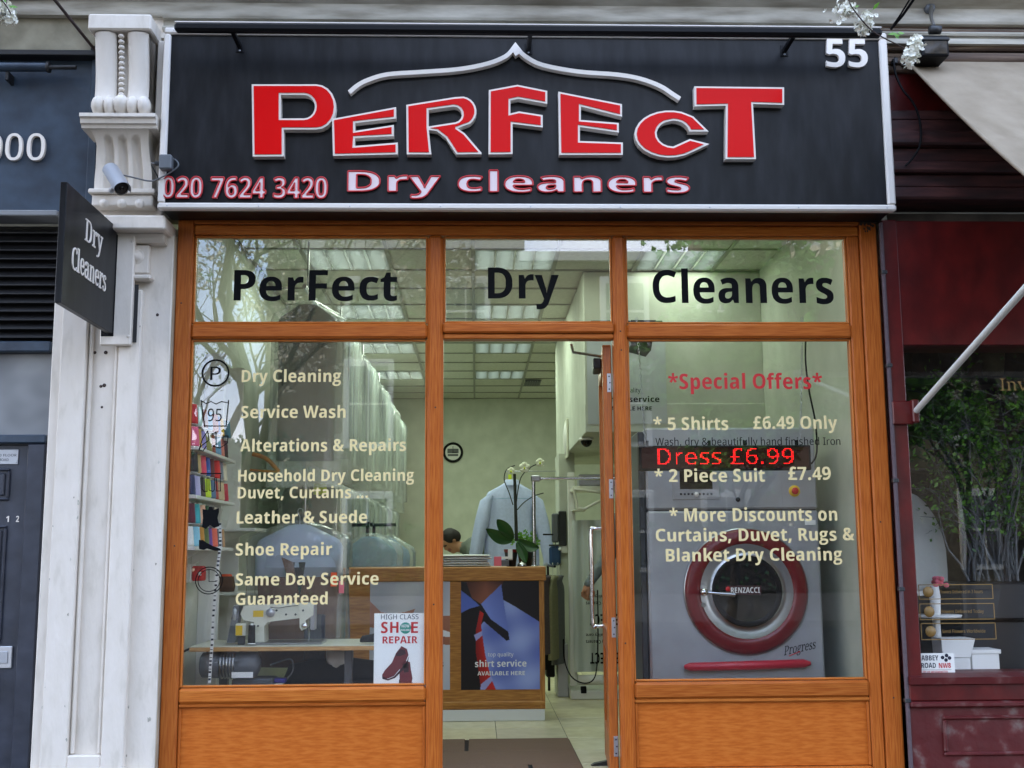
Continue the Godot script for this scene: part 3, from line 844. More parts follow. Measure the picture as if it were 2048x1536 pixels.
# ---------------------------------------------------------------- the big sign
func sp(p: Array) -> PackedVector2Array:   # pixel outline -> outline on the sign's face
	var o := PackedVector2Array()
	for q in p:
		var v := pz(q.x, q.y, 0.25)
		o.append(Vector2(v.x, v.y))
	return o
func V(l: Array) -> Array:
	var o := []
	for i in range(0, l.size(), 2):
		o.append(Vector2(l[i], l[i + 1]))
	return o
func fascia_sign() -> void:
	var zf := 0.225
	var s := thing("fascia_sign", "long black shop sign with raised red and white letters over the shopfront", "shop sign", Vector3(0.27, 2.88, 0.1))
	var a := pz(314, 419, zf); var b := pz(1780, 62, zf)
	var x0 := -1.605; var x1 := 2.165; var y0 := 2.882; var y1 := 3.852
	part(s, "board", boxm(Vector3(x0 + 0.01, y0 + 0.01, 0.004), Vector3(x1 - 0.01, y1 - 0.01, zf), 0.003), M["sign board"])
	var w := 0.035
	for q in [[x0, y0, x1, y0 + w * 0.95], [x0, y1 - w, x1, y1], [x0, y0 + w * 0.95, x0 + w, y1 - w], [x1 - w * 1.2, y0 + w * 0.95, x1, y1 - w]]:
		part(s, "trim", boxm(Vector3(q[0], q[1], zf - 0.03), Vector3(q[2], q[3], zf + 0.02), 0.008), M["sign trim"])
	for k in 9:
		for yy in [y0 + 0.016, y1 - 0.017]:
			part(s, "trim_screw", lathem([Vector2(0.0005, 0.0015), Vector2(0.004, 0.001), Vector2(0.0045, 0)], facing(Vector3(lerpf(x0 + 0.05, x1 - 0.05, k / 8.0), yy, zf + 0.02), Vector3.BACK), 8), M["hinge steel"])
	# the seven big letters: white cased outline with a red face
	var P := [sp(V([505, 172]) + arc(634, 217, 39, 45, -90, 90) + V([569, 262, 569, 315.5, 507, 316])), sp(V([563, 193]) + arc(609, 216.5, 22, 23.5, -90, 90) + V([563, 240]))]
	var E1 := [sp(V([665, 241, 792.5, 217.5, 792.5, 240, 711, 249, 711, 265, 788, 253, 788, 275, 711, 279, 710, 295, 796, 288, 796, 311.5, 667, 314.5])), PackedVector2Array()]
	var RR := [sp(V([813, 213, 910, 197.5]) + arc(922, 226, 31, 30, -80, 55, 9) + V([915, 259.5, 930, 270, 963, 308.5, 963, 311, 913, 311.5, 892, 279, 874, 265, 858, 263, 863, 311.5, 814, 311.5])), sp(V([857.5, 223]) + arc(908, 232, 16, 16, -90, 80, 7) + V([857.5, 256]))]
	var FF := [sp(V([977.5, 183.5, 1034.7, 173, 1094, 185, 1094, 211, 1036, 200.6, 1020.6, 204, 1020.6, 230, 1038, 226, 1085, 233.4, 1085, 258, 1025, 250.6, 1025, 311, 977, 311.5])), PackedVector2Array()]
	var E2 := [sp(V([1116, 186.6, 1243, 211.6, 1243, 236.6, 1161, 216, 1161, 243, 1236.6, 249, 1236.6, 268, 1159, 257, 1159, 285, 1244.7, 288, 1244.7, 312.5, 1118, 312.5])), PackedVector2Array()]
	var C := [sp(V([1415.6, 266, 1375, 266]) + arc(1345, 270, 33, 26, -10, -90, 5) + arc(1345, 270, 33, 26, -120, -270, 8) + V([1378, 281, 1417, 291]) + arc(1338, 271, 70, 47, 50, 180, 9) + arc(1338, 271, 70, 47, 195, 290, 7) + V([1385, 236])), PackedVector2Array()]
	var T := [sp(V([1387, 176, 1566, 178, 1566, 213, 1504, 211, 1510, 321, 1449, 321, 1450, 214.5, 1387.5, 216])), PackedVector2Array()]
	for l in [P, E1, RR, FF, E2, C, T]:
		var cst := S()
		for q in pieces(l[0], l[1]):
			add_poly(cst, q, zf, 0.272)
		var casing := part(s, "letter", done(cst), M["letter white"])
		var inner: Array[PackedVector2Array] = Geometry2D.offset_polygon(l[0], -0.0105, Geometry2D.JOIN_MITER)
		var hole: PackedVector2Array = PackedVector2Array()
		if not l[1].is_empty():
			hole = Geometry2D.offset_polygon(l[1], 0.0105, Geometry2D.JOIN_MITER)[0]
		var st := S()
		for q in inner:
			for w2 in pieces(q, hole):
				add_poly(st, w2, 0.2721, 0.2765)
		part(casing, "red_face", done(st), M["red acrylic"])
	# the curved white roof line
	var mid := [Vector2(699, 186), Vector2(716, 172), Vector2(738, 161), Vector2(775, 150.5), Vector2(838, 146), Vector2(918, 140), Vector2(975, 129), Vector2(1010, 115), Vector2(1025, 101)]
	var midr := [Vector2(1037, 101), Vector2(1050, 114), Vector2(1084, 131.5), Vector2(1156, 145), Vector2(1234, 151), Vector2(1281, 159.5), Vector2(1320, 174), Vector2(1345, 190), Vector2(1359, 199)]
	var top := []; var bot := []
	var allp := []
	for m in [mid, midr]:
		for i in m.size() - 1:
			for k in 4:
				allp.append((m[i] as Vector2).cubic_interpolate(m[i + 1], m[maxi(i - 1, 0)], m[mini(i + 2, m.size() - 1)], k / 4.0))
		allp.append(m[-1])
		if m == mid:
			allp.append(Vector2(1031, 97))
	for i in allp.size():
		var dir: Vector2 = (allp[mini(i + 1, allp.size() - 1)] - allp[maxi(i - 1, 0)]).normalized()
		var n := Vector2(dir.y, -dir.x)
		if absf(allp[i].x - 1031) < 8:
			if absf(allp[i].x - 1031) < 1:
				top.append(Vector2(1030.5, 86))
				bot.append(Vector2(1031, 114))
			continue
		top.append(allp[i] + n * 4.2)
		bot.append(allp[i] - n * 4.2)
	bot.reverse()
	part(s, "roof_line", polym(sp(top + bot), zf, 0.262), M["letter white"])
	# numbers and the second line
	var q0 := pz(325, 397, zf); var q1 := pz(655, 397, zf); var q2 := pz(320, 356, zf)
	letters(s, "digit", "020 7624 3420", "sansbold", q0, q1.x - q0.x, q2.y - q0.y, 0.014, M["letter pink"], M["letter rim"], 0.0048)
	q0 = pz(696, 384, zf); q1 = pz(1378, 384, zf); q2 = pz(696, 344, zf)
	letters(s, "letter", "Dry cleaners", "sansbold", q0, q1.x - q0.x, q2.y - q0.y, 0.014, M["letter pink"], M["letter rim"], 0.0048)
	q0 = pz(1651, 136, zf); q1 = pz(1734, 136, zf); q2 = pz(1651, 81, zf)
	letters(s, "digit", "55", "sansbold", q0, q1.x - q0.x, q2.y - q0.y, 0.02, M["letter white"])
	# the trough light over it
	var t := thing("trough_light", "slim black trough light held out on arms along the top of the black sign", "sign light", Vector3(0.27, 3.66, 0.45))
	var ya := pz(350, 54, 0.45).y; var xa := pz(350, 54, 0.45).x; var xb := pz(1762, 62, 0.45).x
	part(t, "trough", boxm(Vector3(xa, ya - 0.027, 0.425), Vector3(xb, ya + 0.018, 0.475), 0.012), M["black metal"])
	part(t, "reflector_edge", boxm(Vector3(xa, ya + 0.0185, 0.436), Vector3(xb, ya + 0.026, 0.464), 0.002), M["sign trim"])
	for p in [[480, 92], [1057, 88], [1568, 90]]:
		var at := pz(p[0], p[1], 0.227)
		var am := part(t, "arm", boxm(Vector3(at.x - 0.011, ya - 0.014, 0.227), Vector3(at.x + 0.011, ya + 0.012, 0.45), 0.004), M["black metal"])
		part(am, "fixing_plate", boxm(Vector3(at.x - 0.02, ya - 0.03, 0.2252), Vector3(at.x + 0.02, ya + 0.03, 0.2295), 0.001), M["black metal"])
		part(am, "screw", lathem([Vector2(0.001, 0.003), Vector2(0.004, 0.002), Vector2(0.005, 0)], facing(Vector3(at.x, ya - 0.02, 0.2296), Vector3.BACK), 8), M["steel"])

# ---------------------------------------------------------------- white pilaster with its console
func pilaster() -> void:
	var s := thing("stone_pilaster", "white painted pilaster with a fluted scroll bracket between the black sign and the blue shop", "pilaster", Vector3(-1.85, -0.13, 0.05))
	var wp: Material = M["white paint"]
	var top := 2.80
	part(s, "shaft", boxm(Vector3(-2.165, -0.13, -0.25), Vector3(-1.567, top, 0.045), 0.006), wp)
	part(s, "reveal", boxm(Vector3(-1.5665, -0.13, -0.2), Vector3(-1.5635, top, 0.04)), M["beige reveal"])
	# raised border of the face with a sunk panel
	for q in [[-2.105, -1.975], [-1.815, -1.705]]:
		part(s, "panel_border", boxm(Vector3(q[0], 0.12, 0.045), Vector3(q[1], 2.5, 0.09), 0.006), wp)
	part(s, "panel_border", boxm(Vector3(-1.975, 2.42, 0.045), Vector3(-1.815, 2.5, 0.0895), 0.006), wp)
	part(s, "panel_border", boxm(Vector3(-1.975, 0.12, 0.045), Vector3(-1.815, 0.2, 0.0895), 0.006), wp)
	for q in [[-1.972, -1.95], [-1.84, -1.818]]:
		part(s, "panel_bead", boxm(Vector3(q[0], 0.2, 0.046), Vector3(q[1], 2.42, 0.072), 0.009), wp)
	part(s, "plinth", boxm(Vector3(-2.2, -0.13, 0.0), Vector3(-1.6, 0.12, 0.12), 0.012), wp)
	# small rosette block, ledges, capital
	part(s, "rosette_block", boxm(Vector3(-1.815, 2.585, 0.045), Vector3(-1.68, 2.735, 0.09), 0.006), wp)
	part(s, "rosette", lathem([Vector2(0.001, 0.03), Vector2(0.018, 0.026), Vector2(0.028, 0.014), Vector2(0.031, 0.004), Vector2(0.038, 0.006), Vector2(0.042, 0.0)], facing(Vector3(-1.745, 2.675, 0.09), Vector3.BACK), 20), wp)
	part(s, "ledge", boxm(Vector3(-1.83, 2.548, 0.045), Vector3(-1.66, 2.575, 0.115), 0.008), wp)
	part(s, "capital_moulding", extrude_x([Vector2(0.03, 2.74), Vector2(0.10, 2.745), Vector2(0.115, 2.76), Vector2(0.13, 2.785), Vector2(0.03, 2.79)], -2.01, -1.6), wp)
	part(s, "capital", boxm(Vector3(-2.02, 2.788, -0.1), Vector3(-1.575, 2.862, 0.2), 0.008), wp)
	part(s, "neck", boxm(Vector3(-1.985, 2.862, -0.1), Vector3(-1.63, 4.0, 0.06), 0.006), wp)
	# the console
	part(s, "drip_block", boxm(Vector3(-1.965, 2.925, 0.06), Vector3(-1.655, 2.985, 0.15), 0.006), wp)
	for k in 3:
		part(s, "gutta", lathem([Vector2(0.001, 0.02), Vector2(0.022, 0.014), Vector2(0.024, 0)], facing(Vector3(-1.9 + 0.09 * k, 2.935, 0.151), Vector3.BACK), 14), wp)
	part(s, "console_base", boxm(Vector3(-1.98, 2.986, 0.06), Vector3(-1.64, 3.012, 0.17), 0.006), wp)
	var fl := func(u: float, v: float) -> Vector3:
		var waist := 0.012 * cos((v - 0.1) * PI * 1.1) + 0.025 * pow(v, 6.0)
		var half := 0.135 + waist
		var x := -1.81 + (u - 0.5) * 2.0 * half
		var z := 0.145 + 0.05 * v * v + 0.045 * pow(v, 7.0)
		var xx := (u - 0.5) * 2.0
		for c in [-0.52, 0.0, 0.52]:
			var d := absf(xx - c) / 0.17
			var e := maxf(0.0, (v - 0.86) / 0.05)
			var dd := sqrt(d * d + e * e)
			if dd < 1.0:
				z -= 0.032 * sqrt(1.0 - dd * dd)
		return Vector3(x, 3.012 + v * 0.29, z)
	var st := S()
	add_grid(st, 72, 40, fl)
	for sx in [0.0, 1.0]:
		for j in 20:
			var a: Vector3 = fl.call(sx, j / 20.0); var b: Vector3 = fl.call(sx, (j + 1) / 20.0)
			st.set_smooth_group(-1)
			quad(st, a, b, Vector3(b.x, b.y, 0.05), Vector3(a.x, a.y, 0.05))
	part(s, "fluted_console", done(st), wp)
	part(s, "console_cap", extrude_x([Vector2(0.05, 3.30), Vector2(0.25, 3.302), Vector2(0.255, 3.318), Vector2(0.27, 3.322), Vector2(0.275, 3.345), Vector2(0.29, 3.35), Vector2(0.29, 3.368), Vector2(0.05, 3.37)], -2.0, -1.62), wp)
	# scroll of leaves, then the upper leaf with a twisted rope down its middle
	for k in 5:
		var x := -1.925 + 0.058 * k
		var r: float = [0.034, 0.03, 0.043, 0.03, 0.034][k]
		var ss := S()
		add_sphere(ss, Vector3(x, 3.425 + (0.008 if k == 2 else 0.0), 0.235), Vector3(r, 0.052, 0.05), 14)
		part(s, "scroll_leaf", done(ss), wp)
	for q in [[-1.955, -1.845, 0.0], [-1.79, -1.68, 0.4]]:
		var lf := func(u: float, v: float) -> Vector3:
			var x: float = lerpf(q[0], q[1], u)
			var bul := sin(PI * clampf(u, 0.0, 1.0))
			return Vector3(x, 3.45 + 0.36 * v, 0.20 + 0.028 * sqrt(bul) + 0.05 * v * v + 0.02 * exp(-v * 9.0))
		var ls := S()
		add_grid(ls, 14, 12, lf)
		for sx in [0.0, 1.0]:
			for j in 12:
				var a: Vector3 = lf.call(sx, j / 12.0); var b: Vector3 = lf.call(sx, (j + 1) / 12.0)
				quad(ls, a, b, Vector3(b.x, b.y, 0.05), Vector3(a.x, a.y, 0.05))
		part(s, "upper_leaf", done(ls), wp)
	part(s, "leaf_backing", boxm(Vector3(-1.95, 3.37, 0.05), Vector3(-1.685, 3.83, 0.19), 0.004), wp)
	for k in 13:
		var rs := S()
		add_sphere(rs, Vector3(-1.818, 3.468 + 0.027 * k, 0.215 + 0.05 * pow(k / 13.0, 2)), Vector3(0.017, 0.012, 0.017), 8)
		part(s, "rope_twist", done(rs), wp)
	part(s, "top_block", boxm(Vector3(-1.98, 3.815, 0.05), Vector3(-1.66, 3.9, 0.29), 0.008), wp)
	part(s, "side_strip", boxm(Vector3(-1.668, 3.37, 0.06), Vector3(-1.632, 3.83, 0.13), 0.005), wp)
	# screw holes and rusty fixings in the paint
	for q in [[178, 700], [184, 702], [206, 702], [196, 770], [203, 768], [198, 812], [222, 812], [310, 626]]:
		var at := pz(q[0], q[1], 0.0905)
		part(s, "old_screw_hole", lathem([Vector2(0.001, 0.0015), Vector2(0.006 + 0.004 * (q[0] % 3) / 2.0, 0.001), Vector2(0.009, -0.006)], facing(Vector3(at.x, at.y, 0.046 if at.x > -1.7 or (at.x < -1.82 and at.x > -1.97) else 0.0905), Vector3.BACK), 7), M["twig"])
	# flaked paint near the foot and along the edges
	var fg := RandomNumberGenerator.new()
	fg.seed = 12
	for k in 26:
		var x: float = [-2.1, -1.978, -1.812, -1.708, -1.6, -2.0][k % 6] + fg.randf_range(-0.006, 0.006)
		var yy := 0.15 + pow(fg.randf(), 2.0) * 2.2
		var zz := 0.0463 if x < -2.105 or x > -1.705 else 0.0905
		if x > -1.975 and x < -1.815: zz = 0.0463
		var fp := PackedVector2Array()
		var fr := fg.randf_range(0.003, 0.009)
		for n in 8:
			var r := fr * fg.randf_range(0.5, 1.2)
			fp.append(Vector2(x + cos(TAU * n / 8.0) * r * 0.7, yy + sin(TAU * n / 8.0) * r * 1.5))
		part(s, "paint_chip", polym(fp, zz, zz + 0.0006), M["old stone"])
	# the projecting board sign
	var b := thing("projecting_sign", "black square board sign sticking out from the white pilaster, lettered in white", "hanging sign", Vector3(-1.84, 2.26, 0.12))
	var xs := -1.835
	part(b, "board", boxm(Vector3(xs - 0.03, 2.262, 0.13), Vector3(xs, 2.818, 0.86), 0.003), M["sign board"])
	part(b, "wall_batten", boxm(Vector3(xs - 0.06, 2.25, 0.095), Vector3(xs + 0.004, 2.84, 0.128), 0.003), M["black metal"])
	var face := Basis(Vector3(0, 0, -1), Vector3(0, 1, 0), Vector3(1, 0, 0))
	for q in [["Dry", 0.60, 0.25, 2.62, 0.105], ["Cleaners", 0.755, 0.48, 2.445, 0.105]]:
		letters_on(b, q[0], Transform3D(face, Vector3(xs, q[3], q[1])), q[2], q[4])
	var jb := thing("junction_plate", "tall white painted electrical plate on the pilaster beside the board sign", "wall plate", Vector3(-1.77, 2.2, 0.1))
	part(jb, "cover", boxm(Vector3(-1.90, 2.205, 0.0905), Vector3(-1.745, 2.80, 0.125), 0.006), M["white paint"])
	for y in [2.25, 2.745]:
		part(jb, "screw", lathem([Vector2(0.001, 0.003), Vector2(0.008, 0.002), Vector2(0.009, 0)], facing(Vector3(-1.757, y, 0.125), Vector3.BACK), 10), M["white paint"])
	part(jb, "dark_slot", boxm(Vector3(-1.743, 2.225, 0.0905), Vector3(-1.725, 2.525, 0.097)), M["dark plastic"])
	# security camera
	var c := thing("security_camera", "silver bullet security camera fixed to the white bracket above the board sign", "security camera", pz(225, 395, 0.15))
	var p0 := pz(222, 342, 0.33); var p1 := pz(243, 376, 0.46)
	var ax := (p1 - p0).normalized()
	part(c, "body", lathem([Vector2(0.001, -0.01), Vector2(0.03, -0.008), Vector2(0.036, 0.0), Vector2(0.036, p0.distance_to(p1))], facing(p0, ax), 20), M["silver paint"])
	var up := (Vector3.UP - ax * Vector3.UP.dot(ax)).normalized()
	var sd := ax.cross(up)
	var hs := S()
	var L := p0.distance_to(p1)
	add_grid(hs, 14, 4, func(u: float, v: float) -> Vector3:
		var a := (u - 0.5) * PI * 1.15
		return p0 + ax * lerpf(-0.005, L + 0.028 - 0.02 * absf(u - 0.5), v) + (up * cos(a) + sd * sin(a)) * 0.0415)
	part(c, "sun_hood", done(hs), M["silver paint"])
	var ln := part(c, "lens_plate", lathem([Vector2(0.001, 0.002), Vector2(0.03, 0.002), Vector2(0.033, -0.004)], facing(p1, ax), 20), M["dark plastic"])
	part(ln, "lens", lathem([Vector2(0.001, 0.007), Vector2(0.009, 0.005), Vector2(0.012, 0.0)], facing(p1 + ax * 0.002, ax), 14), M["lens"])
	var ft := pz(232, 398, 0.06)
	part(c, "bracket", tubem(curve([p0.lerp(p1, 0.45) - up * 0.036, p0.lerp(p1, 0.42) - up * 0.07, ft + Vector3(0, 0.02, 0.08), ft + Vector3(0, 0, 0.0)]), 0.013, 8), M["silver paint"])
	part(c, "foot", boxm(ft - Vector3(0.03, 0.03, 0), ft + Vector3(0.03, 0.03, 0.012), 0.004), M["silver paint"])
	var w := [p0 + ax * 0.02 + sd * 0.03]
	for q in [[262, 354, 0.22], [300, 362, 0.2], [322, 355, 0.26], [345, 342, 0.27], [357, 330, 0.27], [350, 319, 0.26], [342, 322, 0.26]]:
		w.append(pz(q[0], q[1], q[2]))
	part(c, "cable", tubem(curve(w), 0.004, 6), M["grey plastic"])
	var tb := thing("power_adapter", "small dark power box hooked on the black sign above the phone number", "power box", pz(330, 322, 0.25))
	var ta := pz(317, 337, 0.30); var tc := pz(343, 308, 0.30)
	part(tb, "case", boxm(Vector3(ta.x, ta.y, 0.2465), Vector3(tc.x, tc.y, 0.30), 0.006), M["grey plastic"])
	part(tb, "plug", boxm(Vector3(ta.x - 0.03, ta.y + 0.03, 0.25), Vector3(ta.x - 0.001, ta.y + 0.048, 0.275), 0.004), M["dark plastic"])
	part(tb, "wire", tubem(curve([Vector3(ta.x - 0.03, ta.y + 0.04, 0.26), Vector3(ta.x - 0.06, ta.y + 0.05, 0.22), Vector3(ta.x - 0.055, ta.y + 0.02, 0.12), Vector3(ta.x - 0.05, ta.y - 0.02, 0.06)]), 0.0035, 6), M["grey plastic"])

func letters_on(parent: Node, s: String, xf: Transform3D, width: float, cap: float) -> void:
	var g := raw_text(s, "serif")
	var k: float = width / (g[3] - g[2])
	for i in s.length():
		var upto := raw_text(s.substr(0, i + 1), "serif")
		var own := raw_text(s[i], "serif")
		var x0: float = (upto[3] - (own[3] - own[2]) - g[2]) * k
		part(parent, "letter", textm(s[i], "serif", xf.translated_local(Vector3(x0, 0, 0)), (own[3] - own[2]) * k, cap, 0.004), M["letter white"])

# ---------------------------------------------------------------- the dark blue premises
func left_neighbour() -> void:
	var s := thing("blue_shopfront", "dark slate blue shopfront with louvres and a panelled door beyond the white pilaster", "shopfront", Vector3(-3.0, -0.13, 0))
	var xr := -2.19; var xl := -3.6
	var y := func(p: float) -> float: return pz(60, p, 0.0).y
	part(s, "frieze", boxm(Vector3(xl, y.call(112), -0.15), Vector3(-1.985, 4.3, 0.05)), M["beige render"])
	part(s, "cap_strip", boxm(Vector3(xl, y.call(124), -0.1), Vector3(xr + 0.19, y.call(113), 0.09), 0.004), M["louvre black"])
	part(s, "fascia", boxm(Vector3(xl, y.call(425), -0.1), Vector3(xr + 0.16, y.call(124), 0.02)), M["blue slate paint"])
	part(s, "fascia_frame", boxm(Vector3(xr + 0.155, y.call(424), -0.1), Vector3(xr + 0.20, y.call(125), 0.045), 0.004), M["blue slate paint"])
	part(s, "fascia_ledge", boxm(Vector3(xl, y.call(438), -0.1), Vector3(xr + 0.02, y.call(426), 0.06), 0.006), M["frosted"])
	part(s, "louvre_back", boxm(Vector3(xl, y.call(684), -0.2), Vector3(xr, y.call(439), -0.13)), M["louvre black"])
	for k in 14:
		var yy: float = y.call(452 + 17.6 * k)
		var st := S()
		add_box(st, Vector3(xl, -0.005, -0.028), Vector3(xr, 0.005, 0.028), 0.003, Transform3D(Basis(Vector3.RIGHT, 0.75), Vector3(0, yy, -0.09)))
		part(s, "louvre_slat", done(st), M["louvre black"])
	part(s, "transom", boxm(Vector3(xl, y.call(703), -0.15), Vector3(xr, y.call(682), 0.0), 0.006), M["blue slate paint"])
	part(s, "fanlight", boxm(Vector3(xl, y.call(868), -0.12), Vector3(xr, y.call(704), -0.06)), M["frosted"])
	part(s, "door_head", boxm(Vector3(xl, y.call(886), -0.15), Vector3(xr, y.call(869), 0.0), 0.006), M["blue slate paint"])
	part(s, "door_post", boxm(Vector3(xr - 0.09, -0.13, -0.15), Vector3(xr - 0.0, y.call(887), -0.005), 0.006), M["slate door"])
	var d := Node3D.new()
	d.name = "panelled_door"
	s.add_child(d, true)
	var xd := xr - 0.095
	var zd := -0.05
	part(d, "leaf", boxm(Vector3(xd - 0.9, -0.1, zd - 0.05), Vector3(xd, y.call(888), zd), 0.004), M["slate door"])
	for q in [[935, 1000], [1050, 1288], [1348, 1560]]:
		var y0: float = y.call(q[1]); var y1: float = y.call(q[0])
		for xx in [[xd - 0.43, xd - 0.09], [xd - 0.86, xd - 0.5]]:
			part(d, "door_panel", boxm(Vector3(xx[0] + 0.025, y0 + 0.025, zd), Vector3(xx[1] - 0.025, y1 - 0.025, zd + 0.012), 0.008), M["slate door"])
			for e in [[xx[0], y0, xx[1], y0 + 0.014], [xx[0], y1 - 0.014, xx[1], y1], [xx[0], y0 + 0.0145, xx[0] + 0.014, y1 - 0.0145], [xx[1] - 0.014, y0 + 0.0145, xx[1], y1 - 0.0145]]:
				part(d, "panel_moulding", boxm(Vector3(e[0], e[1], zd), Vector3(e[2], e[3], zd + 0.016), 0.006), M["slate door"])
	var a := pz(-30, 1337, zd); var b := pz(27, 1292, zd)
	var lb := part(d, "letter_box", boxm(Vector3(a.x, a.y, zd), Vector3(b.x, b.y, zd + 0.012), 0.004), M["hinge steel"])
	part(lb, "flap", boxm(Vector3(a.x + 0.02, a.y + 0.025, zd + 0.0125), Vector3(b.x - 0.02, b.y - 0.025, zd + 0.017), 0.002), M["silver paint"])
	for q in [[15, "1"], [35, "2"]]:
		part(d, "door_number", ptext(q[1], "sansbold", q[0] - 3, q[0] + 3, 1032, 1044, zd + 0.001, 0.003), M["letter white"])
	var pa := pz(-60, 929, zd); var pb := pz(38, 899, zd)
	var pl := part(d, "name_plate", boxm(Vector3(pa.x, pa.y, zd), Vector3(pb.x, pb.y, zd + 0.006), 0.002), M["silver paint"])
	part(pl, "lettering", ptext("D FLOOR", "sans", -2, 33, 908, 913, zd + 0.007), M["vinyl black"])
	part(pl, "lettering", ptext("ROAD", "sans", -2, 17, 917, 922, zd + 0.007), M["vinyl black"])
	for q in [[33, 903], [33, 924]]:
		part(pl, "screw", lathem([Vector2(0.001, 0.002), Vector2(0.004, 0.0)], facing(pz(q[0], q[1], zd + 0.0062), Vector3.BACK), 8), M["steel"])
	for x in [[-26, 4], [12, 46], [55, 91]]:
		var o := ptext("0", "sans", x[0], x[1], 269, 322, 0.021, 0.02)
		part(s, "digit", o, M["letter white"])
	var t := thing("roller_blind", "dark blue rolled-up blind tube under the beige frieze of the blue shop", "roller blind", Vector3(-2.6, 3.5, 0.1))
	var ya := pz(40, 131, 0.12)
	part(t, "tube", tubem([Vector3(xl, ya.y, 0.1), Vector3(pz(92, 131, 0.12).x, ya.y, 0.1)], 0.024, 12), M["blue slate paint"])
	part(t, "end_bracket", lathem([Vector2(0.001, 0.012), Vector2(0.03, 0.012), Vector2(0.03, 0.0), Vector2(0.012, 0), Vector2(0.012, 0.15)], facing(Vector3(pz(92, 131, 0.12).x, ya.y, 0.1), Vector3.RIGHT), 14), M["louvre black"])
	part(t, "stay", boxm(Vector3(pz(20, 150, 0.06).x - 0.008, ya.y - 0.07, 0.021), Vector3(pz(20, 150, 0.06).x + 0.008, ya.y - 0.02, 0.1), 0.002), M["louvre black"])
	var rod := thing("awning_rod", "thin dark iron rod reaching out over the pavement from the top of the blue shop", "iron rod", pz(188, 98, 0.09))
	part(rod, "bar", tubem([pz(190, 100, 0.07), pz(108, -2, 0.62), pz(84, -32, 0.8)], 0.008, 8), M["twig"])
	part(rod, "eye_plate", lathem([Vector2(0.001, 0.012), Vector2(0.02, 0.01), Vector2(0.022, 0)], facing(pz(190, 100, 0.06), Vector3.BACK), 12), M["black metal"])

